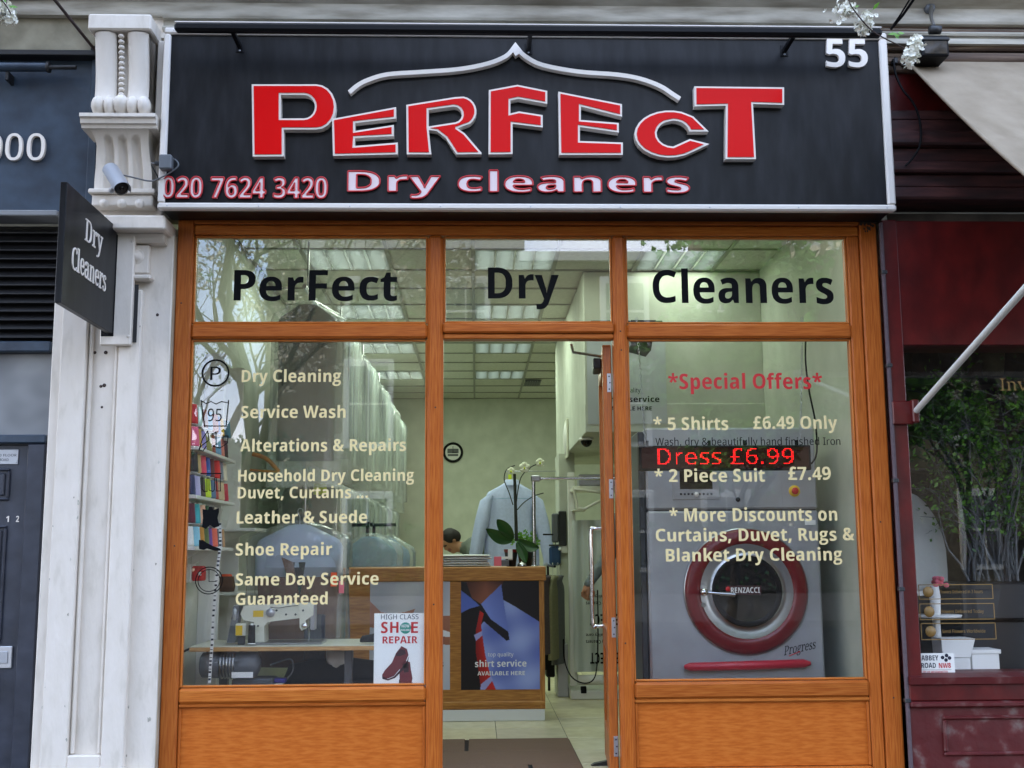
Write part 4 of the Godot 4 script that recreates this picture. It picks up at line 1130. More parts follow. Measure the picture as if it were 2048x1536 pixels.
# ---------------------------------------------------------------- the maroon flower shop
func right_neighbour() -> void:
	var s := thing("maroon_shopfront", "weathered maroon shopfront with a dark display window next to the wooden frame", "shopfront", Vector3(2.9, -0.13, 0))
	var xl := 2.165; var xe := 4.6
	var y := func(p: float) -> float: return pz(1900, p, 0.0).y
	var mm: Material = M["maroon"]
	var xg := pz(1822, 1000, 0).x
	part(s, "pilaster", boxm(Vector3(xl, -0.13, -0.25), Vector3(xg, 2.9, 0.02), 0.006), mm)
	part(s, "fascia", boxm(Vector3(xg, y.call(690), -0.25), Vector3(xe, 2.9, 0.0), 0.004), mm)
	part(s, "arm_bracket_block", boxm(pz(1783, 850, 0.02), pz(1826, 802, 0.05), 0.005), mm)
	# weathered ledges between the fascia and the stone above
	var prof := [[404, 380, 0.06], [380, 352, 0.035], [352, 330, 0.075], [330, 300, 0.04], [300, 272, 0.09], [272, 246, 0.05], [246, 224, 0.03]]
	for q in prof:
		part(s, "entablature_ledge", boxm(Vector3(xl, y.call(q[0]) + 0.001, -0.2), Vector3(xe, y.call(q[1]), q[2]), 0.01), M["maroon stone"])
	part(s, "frieze", boxm(Vector3(xl, y.call(224) + 0.001, -0.2), Vector3(xe, y.call(150), 0.01)), mm)
	prof = [[150, 136, 0.04], [136, 124, 0.06], [124, 112, 0.045], [112, 98, 0.075], [98, 86, 0.06], [86, 72, 0.085], [72, 60, 0.07]]
	for q in prof:
		part(s, "cornice_ledge", boxm(Vector3(xl + 0.01, y.call(q[0]) + 0.001, -0.2), Vector3(xe, y.call(q[1]), q[2]), 0.008), M["stained stone"])
	# window with its interior
	var ys: float = y.call(1347); var yt: float = y.call(690)
	part(s, "display_pane", boxm(Vector3(xg, ys, -0.066), Vector3(xe, yt, -0.06)), M["glass"])
	part(s, "sill", extrude_x([Vector2(-0.2, ys - 0.045), Vector2(0.07, ys - 0.045), Vector2(0.075, ys - 0.012), Vector2(-0.05, ys), Vector2(-0.2, ys)], xl, xe), M["maroon weathered"])
	part(s, "apron", boxm(Vector3(xl, ys - 0.13, -0.2), Vector3(xe, ys - 0.046, 0.045), 0.006), mm)
	part(s, "apron_moulding", boxm(Vector3(xl, ys - 0.16, -0.2), Vector3(xe, ys - 0.131, 0.062), 0.008), M["maroon weathered"])
	part(s, "stall_riser", boxm(Vector3(xl, -0.13, -0.2), Vector3(xe, ys - 0.161, 0.03), 0.004), M["maroon weathered"])
	var a := pz(1888, 1512, 0.03); var b := pz(1888, 1431, 0.03)
	for q in [[a.x, b.y - 0.02, xe, b.y], [a.x, a.y, xe, a.y + 0.02], [a.x, a.y + 0.0205, a.x + 0.02, b.y - 0.0205]]:
		part(s, "panel_moulding", boxm(Vector3(q[0], q[1], 0.028), Vector3(q[2], q[3], 0.046), 0.007), M["maroon weathered"])
	var rm := part(s, "room_shell", boxm(Vector3(xl, -0.1, -3.2), Vector3(xe, 3.0, -3.1)), M["dark interior"])
	part(rm, "room_floor", boxm(Vector3(xl + 0.14, 0.1, -3.1), Vector3(xe, 0.2, -0.25)), M["dark interior"])
	part(rm, "room_side", boxm(Vector3(xl + 0.08, -0.1, -3.1), Vector3(xl + 0.14, 3.0, -0.26)), M["dark interior"])
	part(rm, "room_end", boxm(Vector3(xe, -0.1, -3.2), Vector3(xe + 0.1, 4.0, 0.02)), M["dark interior"])
	part(rm, "room_ceiling", boxm(Vector3(xl, 2.9, -3.1), Vector3(xe, 3.0, -0.2)), M["dark interior"])
	# shelves at the back with pots
	var zs := -1.9
	var n := 0
	for py in [752, 846, 936, 1016]:
		var sh := thing("display_shelf", "dim grey wall shelf of pots in the flower shop window, %s from the top" % ["first", "second", "third", "fourth"][n], "shelf", pz(1900, py, zs), "shelves in the flower shop")
		var p0 := pz(1826, py, zs)
		part(sh, "board", boxm(Vector3(xl + 0.15, p0.y - 0.02, zs - 0.26), Vector3(xe - 0.01, p0.y, zs), 0.003), M["cloth grey"])
		for k in 6:
			var r := R.randf_range(0.06, 0.1)
			var h := R.randf_range(0.14, 0.26)
			part(sh, "pot", lathem([Vector2(0.001, 0), Vector2(r * 0.75, 0), Vector2(r, h), Vector2(r * 0.9, h), Vector2(r * 0.8, h * 0.9), Vector2(0.001, h * 0.88)], Transform3D(Basis(), Vector3(xl + 0.3 + 0.3 * k + R.randf_range(-0.05, 0.05), p0.y + 0.001, zs - 0.13)), 14), [M["machine dark"], M["bark"], M["cloth khaki"], M["cloth grey"]][R.randi() % 4])
		n += 1
	# white arched niche, tall plant in a dark trough, white boxes
	var ar := thing("white_arch", "white curved panel standing inside the flower shop window", "arched panel", pz(1850, 1180, -0.9))
	var poly := PackedVector2Array()
	for q in [[1820, 985], [1835, 992], [1850, 1005], [1868, 1030], [1883, 1062], [1892, 1100], [1895, 1140], [1896, 1182], [1812, 1182]]:
		var v := pz(q[0], q[1], -0.9)
		poly.append(Vector2(v.x, v.y))
	part(ar, "panel", polym(poly, -0.95, -0.9), M["white plastic"])
	var pd := part(ar, "shelf", boxm(pz(1815, 1192, -0.6), pz(1862, 1182, -0.6) - Vector3(0, 0, 0.3), 0.003), M["white plastic"])
	part(ar, "foot_board", boxm(pz(1800, 1352, -0.9), pz(1830, 1183, -0.92) - Vector3(0, 0, 0.03)), M["cloth grey"])
	var pt := thing("window_shrub", "tall leafy shrub of pale bare branches in the flower shop window", "shrub", pz(1975, 1160, -0.75))
	var g := RandomNumberGenerator.new()
	g.seed = 8
	var br := S(); var fo := S(); var fo2 := S()
	for k in 44:
		var p := pz(g.randf_range(1935, 2040), 1162, -0.75 + g.randf_range(-0.14, 0.14))
		var path := [p]
		var d := Vector3(g.randf_range(-0.16, 0.16), 1, g.randf_range(-0.12, 0.12)).normalized()
		var nseg := g.randi_range(6, 12)
		var rad := [0.009]
		for i in nseg:
			d = (d + Vector3(g.randfn() * 0.22, 0.12, g.randfn() * 0.16)).normalized()
			p += d * 0.105
			path.append(p)
			rad.append(0.009 * (1.0 - float(i + 1) / (nseg + 1)))
			if i > 1 and g.randf() < 0.7:
				var tp := p + Vector3(g.randfn() * 0.14, g.randf_range(0.0, 0.15), g.randfn() * 0.1)
				add_tube(br, [p, p.lerp(tp, 0.5) + Vector3(0, 0.02, 0), tp], [0.004, 0.003, 0.001], 4)
				for q in 20:
					var c := p.lerp(tp, g.randf()) + Vector3(g.randfn(), g.randfn(), g.randfn()) * 0.045
					var u := Vector3(g.randfn(), g.randfn() * 0.7, g.randfn()).normalized() * g.randf_range(0.022, 0.045)
					var w := u.cross(Vector3(g.randfn(), g.randfn(), g.randfn())).normalized() * 0.011
					quad(fo if g.randf() < 0.6 else fo2, c, c + u * 0.5 + w, c + u, c + u * 0.5 - w)
		add_tube(br, path, rad, 5)
	part(pt, "branches", done(br), M["cloth grey"])
	var f1 := part(pt, "foliage", done(fo), mat("shrub leaf", c8(58, 92, 42), 0.55))
	f1.set_meta("kind", "stuff")
	var f2 := part(pt, "foliage", done(fo2), M["bright leaf"])
	f2.set_meta("kind", "stuff")
	var tr := thing("plant_trough", "dark rectangular trough holding the tall window shrub", "plant trough", pz(1985, 1345, -0.75))
	part(tr, "tub", boxm(pz(1925, 1240, -0.55), pz(2075, 1165, -0.55) - Vector3(0, 0, 0.4), 0.01), M["dark plastic"])
	part(tr, "stand", boxm(pz(1930, 1362, -0.6), pz(2070, 1241, -0.6) - Vector3(0, 0, 0.3), 0.01), M["louvre black"])
	var wb := thing("flower_pot_box", "white flared paper flower box at the bottom of the flower shop window", "flower box", pz(1915, 1345, -0.2))
	var z := -0.2
	part(wb, "base", boxm(pz(1886, 1345, z), pz(1941, 1316, z) - Vector3(0, 0, 0.13), 0.002), M["paper"])
	var p1 := pz(1886, 1315, z); var p2 := pz(1941, 1315, z); var p3 := pz(1950, 1277, z); var p4 := pz(1882, 1277, z)
	part(wb, "flared_box", polym(PackedVector2Array([Vector2(p1.x, p1.y), Vector2(p2.x, p2.y), Vector2(p3.x, p3.y), Vector2(p4.x, p4.y)]), z - 0.13, z + 0.002), M["paper"])
	var wc := thing("lidded_box", "white lidded box beside the flared flower box in the maroon window", "box", pz(1970, 1345, -0.2))
	part(wc, "carton", boxm(pz(1946, 1345, z), pz(1998, 1308, z) - Vector3(0, 0, 0.14), 0.002), M["paper"])
	part(wc, "lid", boxm(pz(1943, 1308, z + 0.004), pz(2002, 1299, z + 0.004) - Vector3(0, 0, 0.15), 0.002), M["paper"])
	var dk := thing("display_table", "round white cake stand with a pink flower in the flower shop window", "display stand", pz(1880, 1235, -0.45))
	var dc := pz(1872, 1234, -0.42)
	part(dk, "plate", lathem([Vector2(0.001, 0.0), Vector2(0.13, 0.0), Vector2(0.135, 0.012), Vector2(0.001, 0.012)], Transform3D(Basis(), dc), 26), M["paper"])
	part(dk, "stem", lathem([Vector2(0.05, -0.33), Vector2(0.025, -0.3), Vector2(0.02, 0)], Transform3D(Basis(), dc), 14), M["paper"])
	var fl := S()
	for k in 14:
		add_sphere(fl, pz(1872, 1166, -0.42) + Vector3(g.randfn() * 0.018, g.randfn() * 0.012, g.randfn() * 0.015), Vector3(0.017, 0.013, 0.015), 8)
	part(dk, "flower", done(fl), M["pink"])
	part(dk, "flower_vase", lathem([Vector2(0.025, 0.0), Vector2(0.03, 0.1), Vector2(0.022, 0.16)], Transform3D(Basis(), dc + Vector3(0, 0.012, 0)), 12), M["paper"])
	# gold notices on the glass
	var zg := -0.0595
	var k2 := 0
	for q in [[1838, 1168, 1985, 1199, "Flowers Delivered in 3 hours"], [1840, 1206, 1988, 1240, "Flowers Delivered Today"], [1843, 1245, 1991, 1280, "Send Flowers Worldwide"]]:
		var nt := thing("gold_notice", "gold outlined glass notice %s on the maroon shop's window" % ["about delivery in three hours", "about delivery today", "about sending worldwide"][k2], "window notice", pz(q[0], q[3], zg), "gold notices on the flower shop window")
		var n0 := pz(q[0], q[3], zg); var n1 := pz(q[2], q[1], zg)
		for e in [[n0.x, n0.y, n1.x, n0.y + 0.004], [n0.x, n1.y - 0.004, n1.x, n1.y], [n0.x, n0.y, n0.x + 0.004, n1.y], [n1.x - 0.004, n0.y, n1.x, n1.y]]:
			part(nt, "border", boxm(Vector3(e[0], e[1], zg), Vector3(e[2], e[3], zg + 0.0006)), M["gold leaf"])
		part(nt, "badge", lathem([Vector2(0.0005, 0.0012), Vector2(0.028, 0.001), Vector2(0.028, 0)], facing(Vector3(n0.x + 0.05, (n0.y + n1.y) / 2, zg), Vector3.BACK), 20), M["gold leaf"])
		part(nt, "lettering", textm(q[4], "sans", Transform3D(Basis(), Vector3(n0.x + 0.11, (n0.y + n1.y) / 2 - 0.008, zg + 0.0005)), 0.225, 0.017), M["gold leaf"])
		k2 += 1
	var nm := thing("window_name", "gold serif letters high on the flower shop glass, cut by the frame", "window lettering", pz(2000, 782, zg))
	part(nm, "lettering", ptext("Inv", "serif", 2001, 2056, 757, 781, zg), M["gold leaf"])
	var ab := thing("street_name_card", "small white street name card in the bottom corner of the maroon window", "street sign", pz(1838, 1348, -0.05))
	var zc := -0.052
	part(ab, "card", boxm(pz(1838, 1349, zc), pz(1908, 1306, zc) - Vector3(0, 0, 0.003)), M["paper"])
	part(ab, "lettering", ptext("ABBEY", "sansbold", 1843, 1877, 1311, 1321, zc + 0.001), M["cloth navy"])
	part(ab, "lettering", ptext("ROAD", "sansbold", 1843, 1872, 1326, 1336, zc + 0.001), M["cloth navy"])
	part(ab, "district", ptext("NW8", "sansbold", 1878, 1902, 1326, 1336, zc + 0.001), M["vinyl red"])
	part(ab, "rule", boxm(pz(1841, 1340, zc + 0.002), pz(1903, 1339, zc + 0.002) - Vector3(0, 0, 0.001)), M["vinyl black"])
	part(ab, "small_print", ptext("CITY OF WESTMINSTER", "sansbold", 1843, 1896, 1342, 1346, zc + 0.001), M["vinyl red"])
	for q in [[1885, 1315], [1893, 1311], [1899, 1316], [1892, 1320]]:
		part(ab, "emblem_petal", lathem([Vector2(0.0005, 0.0006), Vector2(0.0095, 0.0005)], facing(pz(q[0], q[1], zc + 0.001), Vector3.BACK), 10), M["cloth navy"])
	# conduit between the two fronts
	var cd := thing("conduit_pipe", "thin dark purple pipe running down between wood and maroon paint", "pipe", Vector3(2.155, -0.13, 0.02))
	part(cd, "pipe", tubem([Vector3(2.157, -0.13, 0.032), Vector3(2.157, 1.4, 0.032), Vector3(2.155, 2.88, 0.03)], 0.0115, 8), M["cloth mauve"])
	for yy in [0.4, 0.95, 1.5, 2.1, 2.6]:
		part(cd, "clip", boxm(Vector3(2.142, yy, 0.015), Vector3(2.172, yy + 0.02, 0.046), 0.003), M["machine dark"])
	# awning with its arm
	var aw := thing("awning", "sloping beige canvas awning over the maroon shop", "awning", Vector3(3.2, 3.6, 0.1))
	var c0 := pz(1815, 122, 0.09)
	var f0 := Vector3(2.25, 2.37, 1.81)
	part(aw, "canvas", gridm(10, 10, func(u: float, v: float) -> Vector3:
		var p := Vector3(lerpf(c0.x, f0.x, v) + 2.4 * u, lerpf(c0.y, f0.y, v), lerpf(c0.z, f0.z, v))
		return p - Vector3(0, 0.03 * sin(PI * v), 0)), M["awning"])
	part(aw, "hem", tubem(range(11).map(func(i): return c0.lerp(f0, i / 10.0) - Vector3(0, 0.03 * sin(PI * i / 10.0), 0)), 0.009, 6), M["awning"])
	part(aw, "front_bar", tubem([f0 - Vector3(0.05, 0, 0), f0 + Vector3(2.5, 0, 0)], 0.025, 10), M["white plastic"])
	part(aw, "roller", tubem([c0 + Vector3(-0.02, 0.02, -0.02), c0 + Vector3(2.4, 0.02, -0.02)], 0.035, 12), M["stained stone"])
	var ah := pz(1832, 822, 0.07)
	var am := part(aw, "arm", tubem([ah, Vector3(f0.x + 0.01, f0.y - 0.02, f0.z)], 0.016, 10), M["white plastic"])
	part(am, "hinge", boxm(ah - Vector3(0.02, 0.06, 0.06), ah + Vector3(0.015, 0.06, 0.01), 0.006), M["maroon"])

# ---------------------------------------------------------------- lamps, cables and blossom along the top
func street_details() -> void:
	var fl := thing("flood_light", "black floodlight on a bent steel arm above the beige awning", "floodlight", pz(1868, 20, 0.1))
	var b0 := pz(1858, 18, 0.1)
	part(fl, "base", lathem([Vector2(0.001, 0.03), Vector2(0.025, 0.026), Vector2(0.03, 0.0)], facing(b0, Vector3.BACK), 14), M["grey plastic"])
	part(fl, "arm", tubem(curve([b0 + Vector3(0, 0, 0.03), pz(1862, 34, 0.19), pz(1868, 52, 0.27)]), 0.01, 8), M["steel"])
	part(fl, "knuckle", lathem([Vector2(0.001, -0.03), Vector2(0.024, -0.028), Vector2(0.024, 0.028), Vector2(0.001, 0.03)], facing(pz(1870, 60, 0.28), Vector3.RIGHT), 14), M["dark plastic"])
	var h0 := pz(1845, 112, 0.3); var h1 := pz(1897, 70, 0.3)
	part(fl, "housing", boxm(Vector3(h0.x, h0.y, 0.16), Vector3(h1.x, h1.y, 0.3), 0.008), M["black metal"])
	part(fl, "cooling_fin", boxm(Vector3(h0.x - 0.004, h1.y - 0.03, 0.15), Vector3(h1.x + 0.004, h1.y - 0.012, 0.306), 0.003), M["dark plastic"])
	part(fl, "front_glass", boxm(Vector3(h0.x + 0.012, h0.y + 0.012, 0.3005), Vector3(h1.x - 0.012, h1.y - 0.035, 0.304), 0.001), M["lens"])
	var cb1 := thing("roof_cable", "black cable slanting down past the top corner of the black sign", "cable", pz(1800, 40, 0.3))
	part(cb1, "strand", tubem([pz(1835, -12, 0.42), pz(1806, 30, 0.3), pz(1782, 58, 0.2)], 0.0075, 6), M["black metal"])
	part(cb1, "second_strand", tubem([pz(1826, -12, 0.43), pz(1803, 26, 0.31), pz(1783, 56, 0.21)], 0.005, 6), M["black metal"])
	var cb2 := thing("looped_cable", "thin black cable looping down the maroon ledges under the awning", "cable", pz(1795, 330, 0.1))
	var pts := []
	for q in [[1786, 118, 0.11], [1792, 150, 0.11], [1806, 180, 0.12], [1826, 205, 0.12], [1838, 235, 0.12], [1842, 268, 0.12], [1838, 295, 0.12], [1824, 318, 0.11], [1810, 332, 0.1]]:
		pts.append(pz(q[0], q[1], q[2]))
	part(cb2, "loop", tubem(curve(pts), 0.0065, 6), M["black metal"])
	part(cb2, "clip_box", boxm(pz(1782, 134, 0.06), pz(1796, 114, 0.11), 0.004), M["dark plastic"])
	blossom("blossom_branch", "hanging cherry twig with white blossom clusters in front of the sign's top corner", [[1690, -20, 0.9], [1700, 8, 0.88], [1722, 38, 0.86], [1745, 62, 0.84], [1772, 78, 0.82], [1796, 90, 0.8], [1822, 104, 0.78]], [[1688, 20, 0.042], [1702, 24, 0.03], [1732, 38, 0.035], [1728, 55, 0.035], [1832, 88, 0.03], [1826, 104, 0.034], [1822, 118, 0.03]], [[1700, 18], [1745, 20], [1788, 70], [1795, 66], [1822, 100]], 3)
	blossom("blossom_branch", "cherry twig tip with pale blossom at the edge over the blue shop", [[-20, -20, 0.9], [0, -4, 0.9], [14, 14, 0.9], [22, 28, 0.9]], [[10, 20, 0.03], [20, 36, 0.024], [2, 26, 0.024]], [[16, 12], [4, 8]], 4)

func blossom(called: String, label: String, twig: Array, clusters: Array, leaves: Array, seed_: int) -> void:
	var g := RandomNumberGenerator.new()
	g.seed = seed_
	var path := []
	for q in twig:
		path.append(pz(q[0], q[1], q[2]))
	var t := thing(called, label, "blossom branch", path[0], "cherry twigs hanging into view")
	part(t, "twig", tubem(curve(path, 4), 0.0035, 6), M["twig"])
	for c in clusters:
		var z := 0.9
		var at := pz(c[0], c[1], 0.82)
		var st := S()
		for k in 34:
			var o: Vector3 = at + Vector3(g.randfn(), g.randfn(), g.randfn()) * c[2] * 0.55
			var n := Vector3(g.randfn(), g.randfn() - 0.4, g.randfn() + 0.6).normalized()
			var u := n.cross(Vector3.UP).normalized()
			var v := n.cross(u)
			for p in 9:
				var a := TAU * p / 9.0 + g.randf() * 0.5
				var d := u * cos(a) + v * sin(a)
				var s := n.cross(d)
				var r := g.randf_range(0.010, 0.016)
				var tip: Vector3 = o + d * r + n * r * g.randf_range(0.2, 0.8)
				st.set_smooth_group(-1)
				tri(st, o, o + d * r * 0.6 + s * r * 0.45 + n * r * 0.3, tip)
				tri(st, o, tip, o + d * r * 0.6 - s * r * 0.45 + n * r * 0.3)
		part(t, "blossom", done(st), M["petal"])
	for q in leaves:
		var at := pz(q[0], q[1], 0.83)
		for k in 2:
			var d := Vector3(g.randfn() * 0.7 + 0.3, g.randfn() * 0.5 + 0.4, g.randfn() * 0.5).normalized() * g.randf_range(0.03, 0.05)
			var w := d.cross(Vector3(0.2, 0.3, 1)).normalized() * 0.009
			var st := S()
			quad(st, at, at + d * 0.5 + w, at + d, at + d * 0.5 - w)
			part(t, "young_leaf", done(st), M["bright leaf"])

# ---------------------------------------------------------------- lettering and marks on the panes
func vinyl(pane: String, s: String, kind: String, x0: float, x1: float, yc: float, yb: float, m: String) -> void:   # every word, or every letter of a large one, its own piece
	var a := pz(x0, yb, -0.0465)
	var width := pz(x1, yb, -0.0465).x - a.x
	var cap := pz(x0, yc, -0.0465).y - a.y
	if cap > 0.12:
		letters(panes[pane], "letter", s, kind, a, width, cap, 0.0, M[m])
		return
	var g := raw_text(s, kind)
	var k: float = width / (g[3] - g[2])
	var from := 0
	for w in s.split(" "):
		var upto := raw_text(s.substr(0, from + w.length()), kind)
		var own := raw_text(w, kind)
		var xx: float = (upto[3] - (own[3] - own[2]) - g[2]) * k
		part(panes[pane], "word", textm(w, kind, Transform3D(Basis(), a + Vector3(xx, 0, 0)), (own[3] - own[2]) * k, cap), M[m])
		from += w.length() + 1
func ring(pane: String, cx: float, cy: float, r: float, w: float, m := "vinyl black") -> void:
	var c := pz(cx, cy, -0.0465)
	var k := 5.95 / F
	part(panes[pane], "care_symbol", lathem([Vector2((r - w) * k, 0.0008), Vector2(r * k, 0.0008)], facing(c, Vector3.BACK), 30), M[m])
func line(pane: String, pts: Array, w: float, called := "care_symbol") -> void:
	var st := S()
	var v := V(pts)
	for i in v.size() - 1:
		var a := pz(v[i].x, v[i].y, -0.0462); var b := pz(v[i + 1].x, v[i + 1].y, -0.0462)
		var d := (b - a).normalized()
		var n := Vector3(-d.y, d.x, 0) * w * 0.36 * 5.95 / F
		quad(st, a - n - d * w * 0.001, a + n - d * w * 0.001, b + n + d * w * 0.001, b - n + d * w * 0.001)
	part(panes[pane], called, done(st), M["vinyl black"])
func blob(pane: String, pts: Array, m := "vinyl black") -> void:
	var o := PackedVector2Array()
	for q in V(pts):
		var p := pz(q.x, q.y, -0.0465)
		o.append(Vector2(p.x, p.y))
	part(panes[pane], "care_symbol", polym(o, -0.0466, -0.046), M[m])
func lettering() -> void:
	vinyl("upper_left", "PerFect", "sansbold", 467, 794, 540, 601, "vinyl black")
	vinyl("upper_middle", "Dry", "sansbold", 976, 1118, 535, 597, "vinyl black")
	vinyl("upper_right", "Cleaners", "sansbold", 1306, 1668, 541, 606, "vinyl black")
	for l in [["Dry Cleaning", 483, 682, 740, 764], ["Service Wash", 482, 691, 812, 836], ["Alterations & Repairs", 480, 812, 879, 903], ["Household Dry Cleaning", 476, 828, 940, 963], ["Duvet, Curtains ...", 475, 736, 974, 997], ["Leather & Suede", 473, 734, 1023, 1047], ["Shoe Repair", 471, 664, 1087, 1111], ["Same Day Service", 471, 757, 1147, 1171], ["Guaranteed", 471, 655, 1186, 1210]]:
		vinyl("big_left", l[0], "sansbold", l[1], l[2], l[3], l[4], "vinyl cream")
	vinyl("big_right", "*Special Offers*", "sansbold", 1337, 1645, 748, 778, "vinyl red")
	for l in [["* 5 Shirts", 1307, 1457, 835, 860], ["£6.49 Only", 1507, 1675, 833, 858], ["* 2 Piece Suit", 1309, 1530, 939, 964], ["£7.49", 1577, 1662, 934, 960], ["* More Discounts on", 1339, 1675, 1017, 1043], ["Curtains, Duvet, Rugs &", 1312, 1710, 1058, 1083], ["Blanket Dry Cleaning", 1332, 1685, 1098, 1123]]:
		vinyl("big_right", l[0], "sansbold", l[1], l[2], l[3], l[4], "vinyl cream")
	vinyl("big_right", "Wash, dry & beautifully hand finished Iron", "sans", 1311, 1681, 876, 891, "vinyl black")
	# care symbols down the side of the big pane
	ring("big_left", 431, 746, 28, 3.6)
	vinyl("big_left", "P", "sans", 420, 441, 733, 760, "vinyl black")
	line("big_left", [402, 801, 409, 852, 452, 852, 457, 801], 3)
	line("big_left", [402, 801, 412, 807, 422, 803, 432, 808, 443, 803, 457, 806], 2.5)
	vinyl("big_left", "95", "sans", 415, 443, 817, 842, "vinyl black")
	line("big_left", [398, 898, 405, 878, 415, 862, 418, 880, 402, 892, 398, 900, 406, 902, 412, 893], 2.5)
	line("big_left", [424, 868, 432, 864, 432, 890, 424, 892, 440, 896, 455, 886, 456, 872, 446, 872, 446, 888], 2.5)
	line("big_left", [402, 947, 442, 947], 3)
	line("big_left", [404, 952, 404, 978, 408, 983, 414, 983, 414, 956, 418, 956, 418, 980, 426, 983, 429, 979, 429, 956, 433, 956, 433, 982, 441, 982, 441, 950], 2)
	blob("big_left", [405, 1018, 416, 1020, 418, 1014, 424, 1014, 427, 1020, 438, 1016, 438, 1024, 435, 1036, 439, 1052, 428, 1056, 420, 1050, 412, 1058, 404, 1054, 406, 1036])
	blob("big_left", [398, 1080, 406, 1080, 414, 1086, 426, 1092, 440, 1097, 442, 1101, 430, 1102, 414, 1097, 408, 1100, 398, 1098])
	ring("big_left", 418, 1161, 27, 2)
	ring("big_left", 418, 1161, 22, 1.6)
	line("big_left", [418, 1140, 418, 1163, 432, 1163], 2)
	# the two pictures stuck to the glass or hung near it
	var z := -0.056
	var p := thing("shoe_repair_poster", "white poster with a pair of brown shoes stuck inside the big pane", "poster", pz(798, 1380, z))
	part(p, "sheet", boxm(pz(747, 1380, z), pz(851, 1226, z) - Vector3(0, 0, 0.002)), M["paper"])
	part(p, "headline", ptext("HIGH CLASS", "sans", 762, 837, 1229, 1239, z + 0.001), M["cloth navy"])
	part(p, "headline", ptext("SH", "sansbold", 762, 797, 1244, 1266, z + 0.001), M["vinyl red"])
	part(p, "headline", ptext("E", "sansbold", 822, 836, 1244, 1266, z + 0.001), M["vinyl red"])
	part(p, "headline", ptext("REPAIR", "sansbold", 765, 835, 1273, 1287, z + 0.001), M["vinyl red"])
	var dc := part(p, "round_badge", lathem([Vector2(0.0005, 0.001), Vector2(0.0285, 0.001)], facing(pz(811, 1256, z), Vector3.BACK), 22), mat("badge green", c8(40, 140, 120), 0.6))
	part(dc, "lettering", ptext("NOW", "sansbold", 803, 819, 1249, 1255, z + 0.0018), M["paper"])
	part(dc, "lettering", ptext("AVAILABLE", "sansbold", 801, 821, 1258, 1262, z + 0.0018), M["paper"])
	var leather := mat("printed leather", c8(104, 34, 38), 0.5)
	var shade := mat("printed sole", c8(52, 18, 22), 0.5)
	for q in [[[764, 1350, 770, 1340, 784, 1325, 792, 1306, 803, 1292, 814, 1298, 817, 1310, 812, 1322, 806, 1330, 798, 1340, 788, 1352, 776, 1357, 766, 1356], leather], [[764, 1352, 776, 1358, 788, 1353, 799, 1341, 813, 1324, 818, 1312, 815, 1332, 804, 1342, 790, 1356, 776, 1361, 765, 1358], shade], [[801, 1330, 811, 1322, 820, 1324, 822, 1340, 825, 1356, 823, 1366, 815, 1371, 805, 1370, 799, 1362, 799, 1346], leather], [[798, 1358, 805, 1371, 815, 1372, 825, 1364, 824, 1370, 815, 1376, 804, 1375, 798, 1368], shade], [[790, 1312, 800, 1298, 810, 1300, 812, 1308, 800, 1312], shade], [[805, 1330, 812, 1326, 818, 1328, 817, 1344, 808, 1345], shade]]:
		var o := PackedVector2Array()
		for v in V(q[0]):
			var w := pz(v.x, v.y, z)
			o.append(Vector2(w.x, w.y))
		var zz := 0.0008 + (0.0004 if q[1] == shade else 0.0)
		part(p, "printed_shoe", polym(o, z + zz, z + zz), q[1])

# ---------------------------------------------------------------- inside: garments
func hanger_parts(t: Node3D, w: float) -> void:
	part(t, "hook", tubem(curve([Vector3(0.018, -0.01, 0), Vector3(0.012, 0.012, 0), Vector3(-0.008, 0.012, 0), Vector3(-0.012, -0.01, 0), Vector3(0, -0.035, 0), Vector3(0, -0.09, 0)], 4), 0.0022, 5), M["steel"], true)
	part(t, "hanger", tubem([Vector3(-w, -0.19, 0), Vector3(0, -0.09, 0), Vector3(w, -0.19, 0), Vector3(-w, -0.19, 0)], 0.003, 5), M["steel"], true)
func garment_rings(w: float, d: float, y0: float, length: float, flare := 1.0) -> Array:
	var X := Vector3.RIGHT; var Z := Vector3.BACK
	return [[Vector3(0, y0 + 0.005, 0), X * 0.03, Z * 0.03], [Vector3(0, y0, 0), X * 0.065, Z * 0.05], [Vector3(0, y0 - 0.045, 0), X * w * 0.62, Z * d * 0.8], [Vector3(0, y0 - 0.085, 0), X * w * 0.92, Z * d * 0.9], [Vector3(0, y0 - 0.13, 0), X * w, Z * d], [Vector3(0, y0 - 0.3, 0), X * w * 0.98, Z * d], [Vector3(0, y0 - length * 0.6, 0), X * w * 0.95 * flare, Z * d], [Vector3(0, y0 - length * 0.85, 0), X * w * 0.96 * flare, Z * d * 1.05], [Vector3(0, y0 - length, 0), X * w * 0.97 * flare, Z * d * 1.05]]
func wrapped(label: String, m: Material, w: float, length: float, film_len: float, tagm: Material, seed_: int, group: String, cat := "garment") -> Node3D:
	var t := thing("wrapped_garment", label, cat, Vector3.ZERO, group)
	hanger_parts(t, w * 0.9)
	var st := S()
	add_loft(st, garment_rings(w, 0.045, -0.1, length), 20, 0.06, seed_, 4.0)
	part(t, "cloth", done(st), m, true)
	st = S()
	add_loft(st, garment_rings(w + 0.03, 0.062, -0.075, film_len, 1.06), 40, 0.10, seed_ + 3, 9.0)
	part(t, "film_cover", done(st), M["film"], true)
	if tagm:
		part(t, "paper_tag", gridm(3, 3, func(u: float, v: float) -> Vector3: return Vector3(lerpf(0.05, 0.17, u) * w * 4.0, lerpf(-0.15, -0.235, v), 0.055 + 0.01 * sin(u * 3.0))), tagm, true)
	return t

